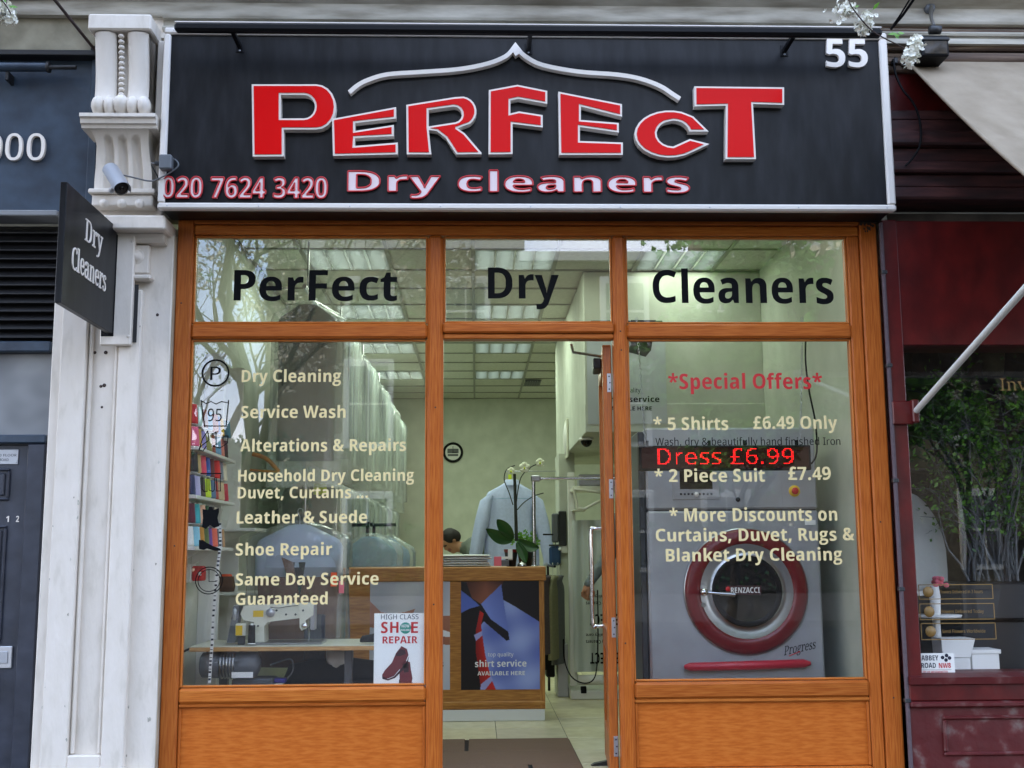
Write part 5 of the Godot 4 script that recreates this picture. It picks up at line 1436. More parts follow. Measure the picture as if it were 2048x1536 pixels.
func nth(i: int) -> String:
	return str(i) + ("th" if i % 100 in [11, 12, 13] else {1: "st", 2: "nd", 3: "rd"}.get(i % 10, "th"))
func interior_left() -> void:
	# clothes hanging in two tiers along the left-hand wall
	var rail := thing("upper_clothes_rail", "long steel conveyor rail hung under the ceiling above the upper row of clothes", "clothes rail", Vector3(-1.12, 2.92, -2.0))
	var xr := -1.13
	part(rail, "track", tubem([Vector3(xr, 2.905, -1.55), Vector3(xr, 2.905, -9.4)], 0.016, 8), M["steel"])
	for k in 5:
		part(rail, "drop_rod", tubem([Vector3(xr, 2.905, -1.7 - 1.9 * k), Vector3(xr, 3.25, -1.7 - 1.9 * k)], 0.007, 6), M["steel"])
	var rail2 := thing("lower_clothes_rail", "dark lower clothes rail on posts beneath the conveyor row", "clothes rail", Vector3(-1.2, 0, -2.4))
	part(rail2, "bar", tubem([Vector3(-1.2, 1.80, -2.2), Vector3(-1.2, 1.80, -9.0)], 0.014, 8), M["steel"])
	for k in 3:
		part(rail2, "post", tubem([Vector3(-1.2, 0.0, -2.25 - 3.3 * k), Vector3(-1.2, 1.80, -2.25 - 3.3 * k)], 0.016, 8), M["steel"])
	var kinds := [["white shirts", "cloth white", 0.2, 0.8], ["grey jacket", "cloth grey", 0.23, 0.85], ["navy coat", "cloth navy", 0.23, 1.0], ["pale blue shirt", "cloth blue", 0.21, 0.8], ["brown jacket", "cloth brown", 0.22, 0.85], ["black dress", "cloth black", 0.2, 1.05]]
	var protos := []
	var n := 0
	for tier in 2:
		protos.clear()
		var pos := -1.75 if tier == 0 else -2.45
		var count := 46 if tier == 0 else 38
		for i in count:
			var kd: int = (i * 7 + (i / 3) * 5 + tier) % 6
			if i == 0: kd = 5
			if kd in [2, 5] and i % 3 != 0: kd = 0
			var k: Array = kinds[kd]
			var lab := "%s in plastic, %s from the glass, %s" % [k[0], nth(i + 1), "upper row below the ceiling" if tier == 0 else "lower tagged row"]
			var at := Vector3((xr if tier == 0 else -1.2), 2.918 if tier == 0 else 1.812, pos)
			var found: Node3D = null
			for q in protos:
				if q[0] == kd: found = q[1]
			var o: Node3D
			if found == null:
				o = wrapped(lab, M[k[1]], k[2], k[3], k[3] + 0.2, M["lime"] if tier == 1 and kd != 2 else null, kd + tier * 9, "clothes in plastic, %s row" % ["upper", "lower"][tier])
				o.position = at
				protos.append([kd, o])
			else:
				o = copy(found, at, 0, lab)
			o.rotation.y = R.randf_range(-0.16, 0.16)
			pos -= R.randf_range(0.13, 0.19)
			n += 1
	# jacket and blue shirt near the window
	var jk := thing("wrapped_jacket", "brown suede jacket with white paper shoulders in clear plastic behind the sewing machine", "jacket", pz(600, 1010, -1.0))
	var jo := jk.position
	var jz := -1.0
	var kpx := 6.9 / F
	jk.position = pz(600, 1022, jz)
	hanger_parts(jk, 0.22)
	var st := S()
	add_loft(st, garment_rings(0.245, 0.07, -0.1, 0.8, 0.97), 24, 0.04, 1, 3.0)
	part(jk, "cloth", done(st), M["cloth brown"], true)
	st = S()
	add_loft(st, garment_rings(0.258, 0.075, -0.085, 0.245, 1.0), 24, 0.02, 2, 3.0)
	part(jk, "shoulder_paper", done(st), mat("tissue", c8(150, 162, 176), 0.7), true)
	st = S()
	add_loft(st, garment_rings(0.30, 0.098, -0.06, 1.0, 1.06), 60, 0.07, 5, 10.0)
	part(jk, "film_cover", done(st), M["thin film"], true)
	part(jk, "lapel", polym(PackedVector2Array([Vector2(-0.02, -0.3), Vector2(0.05, -0.3), Vector2(0.02, -0.5)]), 0.073, 0.078), M["cloth black"], true)
	part(jk, "lapel", polym(PackedVector2Array([Vector2(-0.09, -0.27), Vector2(-0.02, -0.3), Vector2(0.015, -0.52), Vector2(-0.05, -0.4)]), 0.073, 0.084), M["cloth brown"], true)
	part(jk, "orange_ticket", boxm(Vector3(0.2, -0.44, 0.09), Vector3(0.235, -0.36, 0.093)), M["orange"], true)
	part(jk, "pink_ticket", boxm(Vector3(0.245, -0.48, 0.07), Vector3(0.275, -0.41, 0.073)), M["pink"], true)
	part(jk, "dark_lining", boxm(Vector3(0.05, -0.86, 0.066), Vector3(0.17, -0.6, 0.082), 0.01), M["cloth navy"], true)
	var bs := wrapped("blue shirt in clear plastic on the black rail beside the brown jacket", M["cloth sky"], 0.2, 0.8, 0.95, null, 4, "", "shirt")
	bs.position = pz(742, 1048, -3.0)
	var bs2 := wrapped("folded-over blue shirt in plastic nearest the wooden counter on the black rail", M["cloth sky"], 0.19, 0.78, 0.95, null, 6, "", "shirt")
	bs2.position = pz(772, 1052, -3.12)
	var br := thing("black_garment_rack", "black square-tube garment rack behind the counter's end", "garment rack", Vector3(-0.7, 0, -3.2))
	var q0 := pz(735, 1050, -3.05)
	part(br, "upright", boxm(Vector3(q0.x - 0.012, 0.0, -3.065), Vector3(q0.x + 0.012, q0.y, -3.04), 0.002), M["black metal"])
	part(br, "upright", boxm(Vector3(q0.x + 0.0, 0.0, -3.5), Vector3(q0.x + 0.024, q0.y + 0.02, -3.48), 0.002), M["black metal"])
	part(br, "top_bar", boxm(Vector3(q0.x - 0.01, q0.y, -3.5), Vector3(q0.x + 0.024, q0.y + 0.024, -3.04), 0.002), M["black metal"])
	part(br, "cross_bar", boxm(Vector3(q0.x - 0.18, q0.y - 0.012, -3.062), Vector3(q0.x + 0.22, q0.y + 0.012, -3.042), 0.002), M["black metal"])
	part(br, "foot", boxm(Vector3(q0.x - 0.03, 0.0, -3.6), Vector3(q0.x + 0.03, 0.03, -2.96), 0.004), M["black metal"])
	# thread shelves on the wall
	var cols := [["pink", c8(226, 92, 130)], ["gold", c8(196, 150, 60)], ["lilac", c8(150, 140, 200)], ["olive", c8(140, 140, 70)], ["rust", c8(150, 70, 54)], ["pale blue", c8(104, 160, 196)], ["salmon", c8(220, 130, 110)], ["plum", c8(72, 32, 44)], ["red", c8(200, 26, 36)], ["mint", c8(190, 226, 210)], ["brown", c8(116, 64, 40)], ["sky", c8(120, 180, 214)], ["copper", c8(170, 84, 58)], ["royal blue", c8(56, 96, 190)], ["yellow", c8(232, 186, 40)], ["teal", c8(60, 120, 140)], ["navy", c8(36, 46, 90)], ["lavender", c8(190, 180, 220)], ["chocolate", c8(66, 42, 36)], ["lime", c8(200, 224, 40)], ["steel", c8(80, 110, 140)], ["brick", c8(180, 74, 60)], ["sand", c8(206, 182, 140)], ["crimson", c8(190, 30, 60)], ["black", c8(30, 28, 28)], ["beige", c8(196, 166, 112)], ["rose", c8(226, 70, 96)], ["cobalt", c8(40, 80, 170)], ["maroon", c8(110, 44, 44)], ["scarlet", c8(224, 40, 34)], ["grey", c8(130, 132, 150)], ["cream", c8(230, 220, 196)], ["white", c8(232, 232, 228)], ["aqua", c8(140, 200, 220)], ["ochre", c8(190, 130, 40)], ["moss", c8(90, 110, 60)], ["violet", c8(110, 70, 150)], ["coral", c8(236, 110, 86)], ["slate", c8(70, 84, 100)], ["tan", c8(180, 140, 100)], ["wine", c8(96, 24, 44)], ["turquoise", c8(60, 170, 180)], ["peach", c8(236, 180, 150)], ["forest", c8(30, 80, 50)], ["charcoal", c8(54, 54, 58)], ["ivory", c8(236, 232, 214)]]
	var ci := 0
	var zsh := [-0.26, -0.9]
	for k in 3:
		var py: float = [896, 992, 1094][k]
		var yy := pz(392, py, -0.2).y
		var sh := thing("thread_shelf", "white wall shelf of thread cones, %s of three at the window's edge" % ["top", "middle", "lowest"][k], "shelf", Vector3(-1.45, yy, -0.5), "thread shelves on the white wall")
		part(sh, "board", boxm(Vector3(-1.618, yy - 0.018, -1.04), Vector3(-1.44, yy, -0.1), 0.003), M["white plastic"])
		for zz in [-0.38, -0.78]:
			part(sh, "shelf_bracket", polym(PackedVector2Array([Vector2(-1.618, yy - 0.0185), Vector2(-1.48, yy - 0.0185), Vector2(-1.618, yy - 0.1)]), zz - 0.008, zz + 0.008), M["white plastic"])
		for tier in 2:
			for i in 8:
				if tier == 1 and k == 2 and i > 5: continue
				var c: Array = cols[ci % cols.size()]
				ci += 1
				var key: String = "thread " + c[0]
				if not M.has(key):
					var m := mat(key, c[1], 0.7)
					m.normal_enabled = true
					m.normal_texture = bump_tex(300, 0.02, 2.0) if not M.has("thread bump") else null
					m.rim_enabled = true
				var zz: float = -0.155 - 0.108 * i
				var xx: float = -1.492 + R.randf_range(-0.008, 0.008)
				var sp := thing("thread_cone", "%s thread cone in the %s tier on the %s thread shelf" % [c[0], ["lower", "upper"][tier], ["top", "middle", "lowest"][k]], "thread cone", Vector3(xx, yy + 0.001 + tier * 0.118, zz), "thread cones on the wall shelves")
				var tp := [Vector2(0.001, 0.004), Vector2(0.036, 0.004), Vector2(0.0375, 0.012)]
				for q in 8:
					tp.append(Vector2(0.0375 - 0.0011 * q - 0.0004 * (q % 2), 0.012 + 0.0115 * q))
				tp.append_array([Vector2(0.028, 0.106), Vector2(0.001, 0.106)])
				part(sp, "thread", lathem(tp, Transform3D(), 18), M[key], true)
				part(sp, "core", lathem([Vector2(0.034, 0.0), Vector2(0.034, 0.0038), Vector2(0.012, 0.0039), Vector2(0.011, 0.1165), Vector2(0.007, 0.1165), Vector2(0.007, 0.1)], Transform3D(), 12), M["paper"], true)
	var up := thing("shelf_uprights", "pair of thin white slotted uprights carrying the small shelves on the wall", "shelf upright", Vector3(-1.5, 0.4, -0.95))
	for zz in [-0.96, -1.5]:
		part(up, "upright", boxm(Vector3(-1.619, 0.2, zz - 0.012), Vector3(-1.5, 2.35, zz + 0.012), 0.003), M["white plastic"])
	var n2 := 0
	for q in [[440, 515, 1056, -1.25], [425, 526, 1184, -1.25]]:
		var a := pz(q[0], q[2] + 7, q[3]); var b := pz(q[1], q[2], q[3])
		var ss := thing("small_wall_shelf", ["bare white wall shelf just below the thread cones", "bare white wall shelf behind the sewing machine's handwheel"][n2], "shelf", a)
		part(ss, "board", boxm(Vector3(-1.615, a.y, -1.55), Vector3(b.x, b.y, -1.2), 0.003), M["white plastic"])
		part(ss, "shelf_bracket", polym(PackedVector2Array([Vector2(-1.615, a.y - 0.001), Vector2(b.x - 0.05, a.y - 0.001), Vector2(-1.615, a.y - 0.09)]), -1.35, -1.33), M["white plastic"])
		n2 += 1
	var bc := thing("brown_cone", "tall brown thread cone with an orange tip standing on the lower white shelf", "thread cone", pz(452, 1183, -1.3))
	part(bc, "thread", lathem([Vector2(0.001, 0), Vector2(0.05, 0.0), Vector2(0.056, 0.03), Vector2(0.045, 0.09), Vector2(0.001, 0.095)], Transform3D(), 16), M["cloth brown"], true)
	part(bc, "tip", lathem([Vector2(0.036, 0.092), Vector2(0.03, 0.105), Vector2(0.001, 0.106)], Transform3D(), 14), M["orange"], true)
	var rb := thing("red_wall_box", "small red box fixed to the white wall under the thread shelves", "wall box", pz(393, 1147, -0.6))
	var ra := px_at(1162, 383, -1.5); 
	var r0 := pz(383, 1162, -0.62); var r1 := pz(406, 1132, -0.62)
	part(rb, "case", boxm(Vector3(r0.x, r0.y, -0.7), Vector3(r1.x, r1.y, -0.62), 0.006), M["red paint"])
	part(rb, "label", boxm(Vector3(r1.x - 0.022, r0.y + 0.03, -0.6195), Vector3(r1.x - 0.008, r0.y + 0.05, -0.6185)), M["paper"])
	part(rb, "wall_plate", boxm(Vector3(-1.618, r0.y - 0.01, -0.72), Vector3(r0.x - 0.001, r1.y + 0.01, -0.6), 0.004), M["white plastic"])
	var mt := thing("measuring_tape", "white tape measure hanging straight down beside the sewing table", "tape measure", pz(430, 1240, -0.33))
	var tz := -0.33
	var tape := [[440, 1048], [441, 1090], [436, 1130], [431, 1180], [427, 1230], [424, 1290], [421, 1330], [419, 1366]]
	var ts := S()
	var tk := S()
	for i in tape.size() - 1:
		var a := pz(tape[i][0], tape[i][1], tz); var b := pz(tape[i + 1][0], tape[i + 1][1], tz)
		quad(ts, a - Vector3(0.008, 0, 0), a + Vector3(0.008, 0, 0), b + Vector3(0.008, 0, 0), b - Vector3(0.008, 0, 0))
		for k in 5:
			var c := a.lerp(b, k / 5.0 + 0.05)
			var hgt := 0.010 if k % 2 == 0 else 0.004
			quad(tk, c + Vector3(-0.007, hgt, 0.001), c + Vector3(0.006, hgt, 0.001), c + Vector3(0.006, 0, 0.001), c + Vector3(-0.007, 0, 0.001))
	part(mt, "strip", done(ts), M["paper"])
	part(mt, "markings", done(tk), M["cloth navy"])
	var wh := thing("wooden_hanger", "loose varnished wooden coat hanger lying at shelf height among the clothes", "coat hanger", pz(530, 925, -1.6))
	var wz := -1.6
	part(wh, "arm", tubem(curve([pz(505, 915, wz), pz(530, 922, wz), pz(548, 938, wz), pz(557, 948, wz)]), [0.012], 8) if false else tubem(curve([pz(505, 908, wz), pz(530, 916, wz), pz(548, 932, wz), pz(557, 944, wz)]), 0.014, 8), M["oak level"])
	part(wh, "bar", tubem([pz(500, 940, wz), pz(557, 944, wz)], 0.008, 8), M["oak level"])
	part(wh, "hook", tubem(curve([pz(506, 908, wz), pz(504, 896, wz), pz(510, 888, wz), pz(516, 893, wz)]), 0.003, 6), M["steel"])
	# sewing table and machine
	var zt := -0.42
	var t := thing("sewing_table", "pale sewing table with a light wood edge on grey metal legs behind the glass", "table", Vector3(-0.95, 0, -0.65))
	var e0 := pz(378, 1304, zt); var e1 := pz(800, 1290, zt)
	var ty := e1.y
	part(t, "top", boxm(Vector3(e0.x, ty - 0.004, -0.92), Vector3(e1.x, ty, zt), 0.002), M["cream enamel"])
	part(t, "edge", boxm(Vector3(e0.x, e0.y, -0.92), Vector3(e1.x, ty - 0.0045, zt + 0.001), 0.003), M["beech edge"])
	for xx in [pz(430, 1340, zt).x, pz(688, 1340, zt).x]:
		part(t, "leg", boxm(Vector3(xx - 0.022, 0.03, -0.68), Vector3(xx + 0.022, e0.y - 0.001, -0.62), 0.004), M["grey plastic"])
		part(t, "foot", boxm(Vector3(xx - 0.025, 0.0, -0.92), Vector3(xx + 0.025, 0.03, -0.42), 0.006), M["grey plastic"])
	part(t, "stretcher", boxm(Vector3(e0.x + 0.1, 0.22, -0.67), Vector3(e1.x - 0.1, 0.25, -0.64), 0.003), M["grey plastic"])
	sewing_machine(ty)
	# under the table: motor, control box, dark bundle
	var mz := -0.5
	var mo := thing("sewing_motor", "grey cylindrical motor slung under the sewing table", "motor", pz(460, 1330, mz))
	var ma := pz(402, 1330, mz); var mb := pz(530, 1330, mz)
	part(mo, "casing", lathem([Vector2(0.001, 0), Vector2(0.05, 0), Vector2(0.066, 0.01), Vector2(0.07, 0.1), Vector2(0.066, 0.102), Vector2(0.066, 0.2), Vector2(0.07, 0.204), Vector2(0.066, 0.3), Vector2(0.03, 0.318), Vector2(0.001, 0.32)], facing(ma, Vector3.RIGHT), 22), M["grey plastic"])
	for k in 5:
		part(mo, "cooling_rib", lathem([Vector2(0.067, 0), Vector2(0.074, 0.002), Vector2(0.074, 0.008), Vector2(0.067, 0.01)], facing(ma + Vector3(0.11 + 0.017 * k, 0, 0), Vector3.RIGHT), 22), M["steel"])
	part(mo, "rating_plate", boxm(pz(463, 1356, mz + 0.076), pz(506, 1344, mz + 0.076) - Vector3(0, 0, 0.004)), M["paper"])
	part(mo, "bracket", boxm(Vector3(ma.x + 0.1, ma.y + 0.06, mz - 0.03), Vector3(ma.x + 0.18, ty - 0.05, mz + 0.03), 0.004), M["machine dark"])
	var cbx := thing("control_box", "grey control box standing on the sill below the motor", "control box", pz(500, 1380, mz))
	var ca := pz(462, 1395, mz); var cc := pz(546, 1357, mz)
	part(cbx, "case", boxm(Vector3(ca.x, ca.y, mz - 0.16), Vector3(cc.x, cc.y, mz), 0.008), M["grey plastic"])
	part(cbx, "label", boxm(pz(495, 1380, mz + 0.001), pz(512, 1370, mz + 0.001) - Vector3(0, 0, 0.0008)), M["paper"])
	part(cbx, "blue_connector", boxm(pz(548, 1366, mz), pz(570, 1357, mz) - Vector3(0, 0, 0.06), 0.003), mat("connector blue", c8(56, 52, 130), 0.5))
	part(cbx, "socket", boxm(pz(548, 1384, mz), pz(565, 1367, mz) - Vector3(0, 0, 0.06), 0.003), M["cream enamel"])
	part(cbx, "stand", boxm(Vector3(ca.x + 0.02, 0.0, mz - 0.14), Vector3(cc.x - 0.02, ca.y - 0.001, mz - 0.02), 0.004), M["machine dark"])
	var bag := thing("dark_fabric_bundle", "heap of dark cloth piled under the sewing table", "cloth bundle", pz(620, 1380, -0.9))
	var bst := S()
	add_loft(bst, [[Vector3(-0.72, 0.02, -0.8), Vector3(0.36, 0, 0), Vector3(0, 0, 0.16)], [Vector3(-0.72, 0.22, -0.8), Vector3(0.38, 0, 0), Vector3(0, 0, 0.17)], [Vector3(-0.74, 0.4, -0.82), Vector3(0.36, 0, 0), Vector3(0, 0, 0.14)], [Vector3(-0.76, 0.54, -0.82), Vector3(0.28, 0, 0), Vector3(0, 0, 0.1)], [Vector3(-0.78, 0.58, -0.82), Vector3(0.02, 0, 0), Vector3(0, 0, 0.01)]], 30, 0.09, 3, 5.0)
	part(bag, "cloth", done(bst), M["cloth black"])
	part(bag, "strap", tubem(curve([pz(540, 1330, -0.6), pz(580, 1318, -0.6), pz(586, 1340, -0.6), pz(572, 1360, -0.6)]), 0.005, 6), M["cloth grey"])
	var fpd := thing("white_carrier", "white plastic container hanging at the table's grey leg", "container", pz(672, 1330, -0.7))
	part(fpd, "tub", lathem([Vector2(0.001, 0), Vector2(0.06, 0.0), Vector2(0.07, 0.13), Vector2(0.066, 0.13), Vector2(0.05, 0.02)], Transform3D(Basis(), pz(676, 1348, -0.78)), 16), M["white plastic"])
	part(fpd, "handle", tubem(curve([pz(662, 1305, -0.76), pz(680, 1316, -0.74), pz(688, 1345, -0.74)]), 0.004, 6), M["white plastic"])
	var wc := thing("wall_cable", "thin black cable sagging along the white wall under the sewing table", "cable", Vector3(-1.5, 0.6, -0.5))
	part(wc, "cable", tubem(curve([Vector3(-1.613, 0.56, -0.12), Vector3(-1.612, 0.62, -0.45), Vector3(-1.5, 0.66, -0.6), Vector3(-1.48, 0.55, -0.7)]), 0.006, 6), M["black metal"])

func sewing_machine(ty: float) -> void:
	var z := -0.52
	var s := thing("sewing_machine", "cream industrial sewing machine with yellow stickers on the pale table", "sewing machine", Vector3(-1.1, ty, -0.55))
	var P := func(x: float, y: float) -> Vector2:
		var v := pz(x, y, z)
		return Vector2(v.x, v.y)
	var en: Material = M["cream enamel"]
	var body := PackedVector2Array([P.call(487, 1212), P.call(598, 1207), P.call(600, 1236), P.call(535, 1244), P.call(528, 1252), P.call(529, 1288), P.call(508, 1288), P.call(508, 1244), P.call(487, 1240), P.call(481, 1228)])
	part(s, "arm", polym(body, z - 0.13, z), en)
	var a := pz(498, 1291, z); var b := pz(645, 1284, z)
	part(s, "bed", boxm(Vector3(a.x, ty + 0.001, z - 0.17), Vector3(b.x, ty + 0.014, z + 0.02), 0.004), M["steel"])
	part(s, "head", polym(PackedVector2Array([P.call(599, 1206), P.call(628, 1206), P.call(627, 1230), P.call(612, 1240), P.call(612, 1256), P.call(604, 1261), P.call(600, 1255)]), z - 0.12, z + 0.012), en)
	part(s, "face_plate", boxm(pz(620, 1260, z + 0.005), pz(630, 1210, z + 0.005) - Vector3(0, 0, 0.08), 0.004), M["silver paint"])
	part(s, "needle_bar", tubem([pz(618, 1255, z - 0.04), pz(618, 1272, z - 0.04), pz(618, 1285, z - 0.04)], [0.006, 0.004, 0.0012], 8), M["steel"])
	part(s, "presser_foot", boxm(pz(612, 1288, z - 0.02), pz(626, 1283, z - 0.02) - Vector3(0, 0, 0.03), 0.003), M["steel"])
	part(s, "tension_disc", lathem([Vector2(0.001, 0.014), Vector2(0.016, 0.012), Vector2(0.018, 0)], facing(pz(609, 1252, z + 0.012), Vector3.BACK), 16), M["chrome"])
	part(s, "dial", lathem([Vector2(0.001, 0.02), Vector2(0.022, 0.018), Vector2(0.024, 0)], facing(pz(541, 1225, z), Vector3.BACK), 18), M["silver paint"])
	part(s, "yellow_sticker", boxm(pz(506, 1234, z + 0.001), pz(527, 1221, z + 0.001) - Vector3(0, 0, 0.0008)), M["yellow"])
	part(s, "handwheel", lathem([Vector2(0.001, 0), Vector2(0.045, 0.002), Vector2(0.052, 0.012), Vector2(0.05, 0.026), Vector2(0.001, 0.03)], facing(pz(478, 1228, z - 0.06), Vector3.LEFT), 20), M["silver paint"])
	for q in [[553, 1221], [572, 1229], [591, 1229], [606, 1221], [516, 1252]]:
		part(s, "screw", lathem([Vector2(0.001, 0.003), Vector2(0.005, 0.002), Vector2(0.006, 0)], facing(pz(q[0], q[1], z + (0.012 if q[0] > 600 else 0.0)), Vector3.BACK), 8), M["machine dark"])
	part(s, "thread_guide", tubem(curve([pz(540, 1214, z + 0.004), pz(556, 1216, z + 0.01), pz(575, 1213, z + 0.006), pz(596, 1211, z + 0.004)]), 0.002, 5), M["machine dark"])
	var g0 := pz(470, 1272, z + 0.02); var g1 := pz(492, 1247, z + 0.02)
	var mb := part(s, "motor_box", boxm(Vector3(g0.x, g0.y, z - 0.05), Vector3(g1.x, g1.y, z + 0.02), 0.005), en)
	part(mb, "yellow_sticker", boxm(pz(471, 1271, z + 0.0215), pz(485, 1251, z + 0.0215) - Vector3(0, 0, 0.001)), M["yellow"])
	part(s, "support", boxm(Vector3(g0.x + 0.01, ty + 0.001, z - 0.03), Vector3(g1.x - 0.01, g0.y, z), 0.003), M["machine dark"])
	part(s, "side_guard", polym(PackedVector2Array([P.call(452, 1286), P.call(468, 1286), P.call(479, 1212), P.call(466, 1212)]), z - 0.1, z - 0.02), M["grey plastic"])
	var bobb := thing("dark_thread_reel", "black thread reel standing against the sewing machine's column", "thread reel", pz(503, 1288, z + 0.04))
	part(bobb, "thread", lathem([Vector2(0.001, 0.006), Vector2(0.02, 0.006), Vector2(0.018, 0.1), Vector2(0.001, 0.1)], Transform3D(), 14), M["cloth black"], true)
	part(bobb, "core", lathem([Vector2(0.022, 0), Vector2(0.022, 0.005), Vector2(0.008, 0.0055), Vector2(0.008, 0.108), Vector2(0.001, 0.108)], Transform3D(), 14), M["paper"], true)
	var sh := thing("dark_shoe", "single dark shoe lying on the end of the pale sewing table", "shoe", pz(735, 1284, z))
	var st := S()
	var c := pz(735, 1284, z)
	add_loft(st, [[c + Vector3(-0.04, 0.008, 0), Vector3(0, 0.008, 0), Vector3(0, 0, 0.02)], [c + Vector3(-0.03, 0.016, 0), Vector3(0, 0.018, 0), Vector3(0, 0, 0.034)], [c + Vector3(0.02, 0.02, 0), Vector3(0, 0.022, 0), Vector3(0, 0, 0.036)], [c + Vector3(0.08, 0.026, 0), Vector3(0, 0.03, 0), Vector3(0, 0, 0.032)], [c + Vector3(0.14, 0.034, 0), Vector3(0, 0.036, 0), Vector3(0, 0, 0.03)], [c + Vector3(0.2, 0.03, 0), Vector3(0, 0.03, 0), Vector3(0, 0, 0.024)], [c + Vector3(0.21, 0.02, 0), Vector3(0, 0.004, 0), Vector3(0, 0, 0.004)]], 16)
	part(sh, "upper", done(st), M["cloth black"])
	part(sh, "sole", boxm(c + Vector3(-0.035, -0.0, -0.03), c + Vector3(0.2, 0.008, 0.03), 0.004), M["dark plastic"])

# ---------------------------------------------------------------- inside: counter and the back of the shop
func interior_middle() -> void:
	var zf := -2.34
	var x0 := pz(690, 1300, zf).x; var x1 := pz(1089, 1300, zf).x
	var s := thing("service_counter", "oak service counter with a thick top and white plinth facing the door", "counter", Vector3((x0 + x1) / 2, 0, -2.7))
	var yt := pz(950, 1134, zf).y
	part(s, "top", boxm(Vector3(x0 - 0.02, yt - 0.098, -2.95), Vector3(x1 + 0.015, yt, zf + 0.02), 0.006), M["oak level"])
	part(s, "body", boxm(Vector3(x0, 0.08, -2.9), Vector3(x1, yt - 0.099, zf), 0.004), M["oak level"])
	part(s, "corner_post", boxm(Vector3(x1 - 0.035, 0.081, zf), Vector3(x1 + 0.002, yt - 0.1, zf + 0.006), 0.003), M["oak upright"])
	part(s, "base_moulding", boxm(Vector3(x0, 0.105, zf), Vector3(x1, 0.135, zf + 0.012), 0.006), M["oak level"])
	part(s, "plinth", boxm(Vector3(x0, 0.001, -2.88), Vector3(x1 - 0.002, 0.079, zf + 0.004), 0.003), M["white plastic"])
	shirt_poster(zf + 0.004)
	# folded linen and small things on the counter
	var fz := -2.42
	var fo := thing("folded_shirts", "stack of folded white linen lying on the oak counter", "folded linen", pz(925, 1133, fz))
	var fa := pz(878, 1133, fz); var fb := pz(990, 1108, fz)
	for k in 5:
		var st := S()
		var y := yt + 0.001 + 0.0175 * k
		var dx := R.randf_range(-0.012, 0.012)
		add_loft(st, [[Vector3(fa.x + 0.004 + dx, y + 0.008, fz - 0.12), Vector3(0, 0.001, 0), Vector3(0, 0, 0.12)], [Vector3(fa.x + 0.012 + dx, y + 0.008, fz - 0.12), Vector3(0, 0.0085, 0), Vector3(0, 0, 0.135)], [Vector3((fa.x + fb.x) / 2 + dx, y + 0.009, fz - 0.12), Vector3(0, 0.0095 + 0.002 * (k % 2), 0), Vector3(0, 0, 0.14)], [Vector3(fb.x - 0.03 - 0.01 * (k % 3) + dx, y + 0.008, fz - 0.12), Vector3(0, 0.008, 0), Vector3(0, 0, 0.13)], [Vector3(fb.x - 0.02 - 0.01 * (k % 3) + dx, y + 0.007, fz - 0.12), Vector3(0, 0.001, 0), Vector3(0, 0, 0.11)]], 16, 0.05, k, 2.0)
		part(fo, "folded_sheet", done(st), M["cloth white"])
	part(fo, "yellow_ticket", boxm(Vector3(fa.x - 0.01, yt + 0.06, fz + 0.0), Vector3(fa.x + 0.03, yt + 0.09, fz + 0.015)), M["lime"])
	var pk := thing("pink_note_block", "pink paper slips beside the folded linen on the counter", "paper slips", pz(995, 1133, fz))
	part(pk, "slips", boxm(pz(988, 1132, fz), pz(1003, 1113, fz) - Vector3(0, 0, 0.05), 0.003), M["pink"])
	var cd := thing("card_holder", "small white and grey card holder on the counter next to the plant pots", "card holder", pz(1012, 1133, fz))
	part(cd, "tray", boxm(pz(1003, 1132, fz + 0.01), pz(1018, 1120, fz + 0.01) - Vector3(0, 0, 0.08), 0.003), M["grey plastic"])
	part(cd, "card", boxm(pz(1003, 1118, fz), pz(1025, 1113, fz) - Vector3(0, 0, 0.06)), M["paper"])
	var bw := thing("silver_bell", "small silver counter bell at the foot of the orchid", "bell", pz(1044, 1133, fz))
	part(bw, "dome", lathem([Vector2(0.032, 0.004), Vector2(0.03, 0.018), Vector2(0.018, 0.03), Vector2(0.003, 0.034), Vector2(0.004, 0.04), Vector2(0.001, 0.042)], Transform3D(Basis(), Vector3(pz(1044, 1133, fz).x, yt + 0.001, fz)), 16), M["chrome"])
	part(bw, "base", lathem([Vector2(0.001, 0), Vector2(0.036, 0), Vector2(0.036, 0.005), Vector2(0.001, 0.005)], Transform3D(Basis(), Vector3(pz(1044, 1133, fz).x, yt + 0.0008, fz)), 16), M["black metal"])
	# orchid
	var oz := -2.5
	var o := thing("orchid_plant", "white orchid with dark stakes and broad leaves in a black printed pot on the counter", "orchid", pz(1020, 1130, oz))
	var pb := Vector3(pz(1022, 1100, oz).x, yt + 0.001, oz)
	part(o, "pot", lathem([Vector2(0.001, 0), Vector2(0.034, 0), Vector2(0.05, 0.12), Vector2(0.046, 0.122), Vector2(0.04, 0.1), Vector2(0.001, 0.1)], Transform3D(Basis(), pb), 18), M["dark plastic"])
	part(o, "pot_label", boxm(pz(1016, 1120, oz + 0.052), pz(1025, 1098, oz + 0.052) - Vector3(0, 0, 0.001)), M["paper"])
	part(o, "pink_band", lathem([Vector2(0.0495, 0.1), Vector2(0.0525, 0.122)], Transform3D(Basis(), pb), 18), M["machine red"])
	part(o, "stake", tubem([pz(1033, 1082, oz), pz(1031, 1010, oz), pz(1029, 948, oz)], [0.013, 0.011, 0.011], 8), M["stem"])
	for q in [[[1026, 1010], [1018, 985], [1009, 962], [1010, 946], [1017, 936], [1030, 931]], [[1033, 1003], [1036, 980], [1042, 955], [1055, 938]], [[1053, 945], [1062, 934], [1075, 928]], [[1034, 1020], [1048, 1005], [1068, 992], [1087, 986]]]:
		var pts := []
		for v in q:
			pts.append(pz(v[0], v[1], oz + 0.01))
		part(o, "flower_stem", tubem(curve(pts, 4), 0.0042, 6), M["stem"])
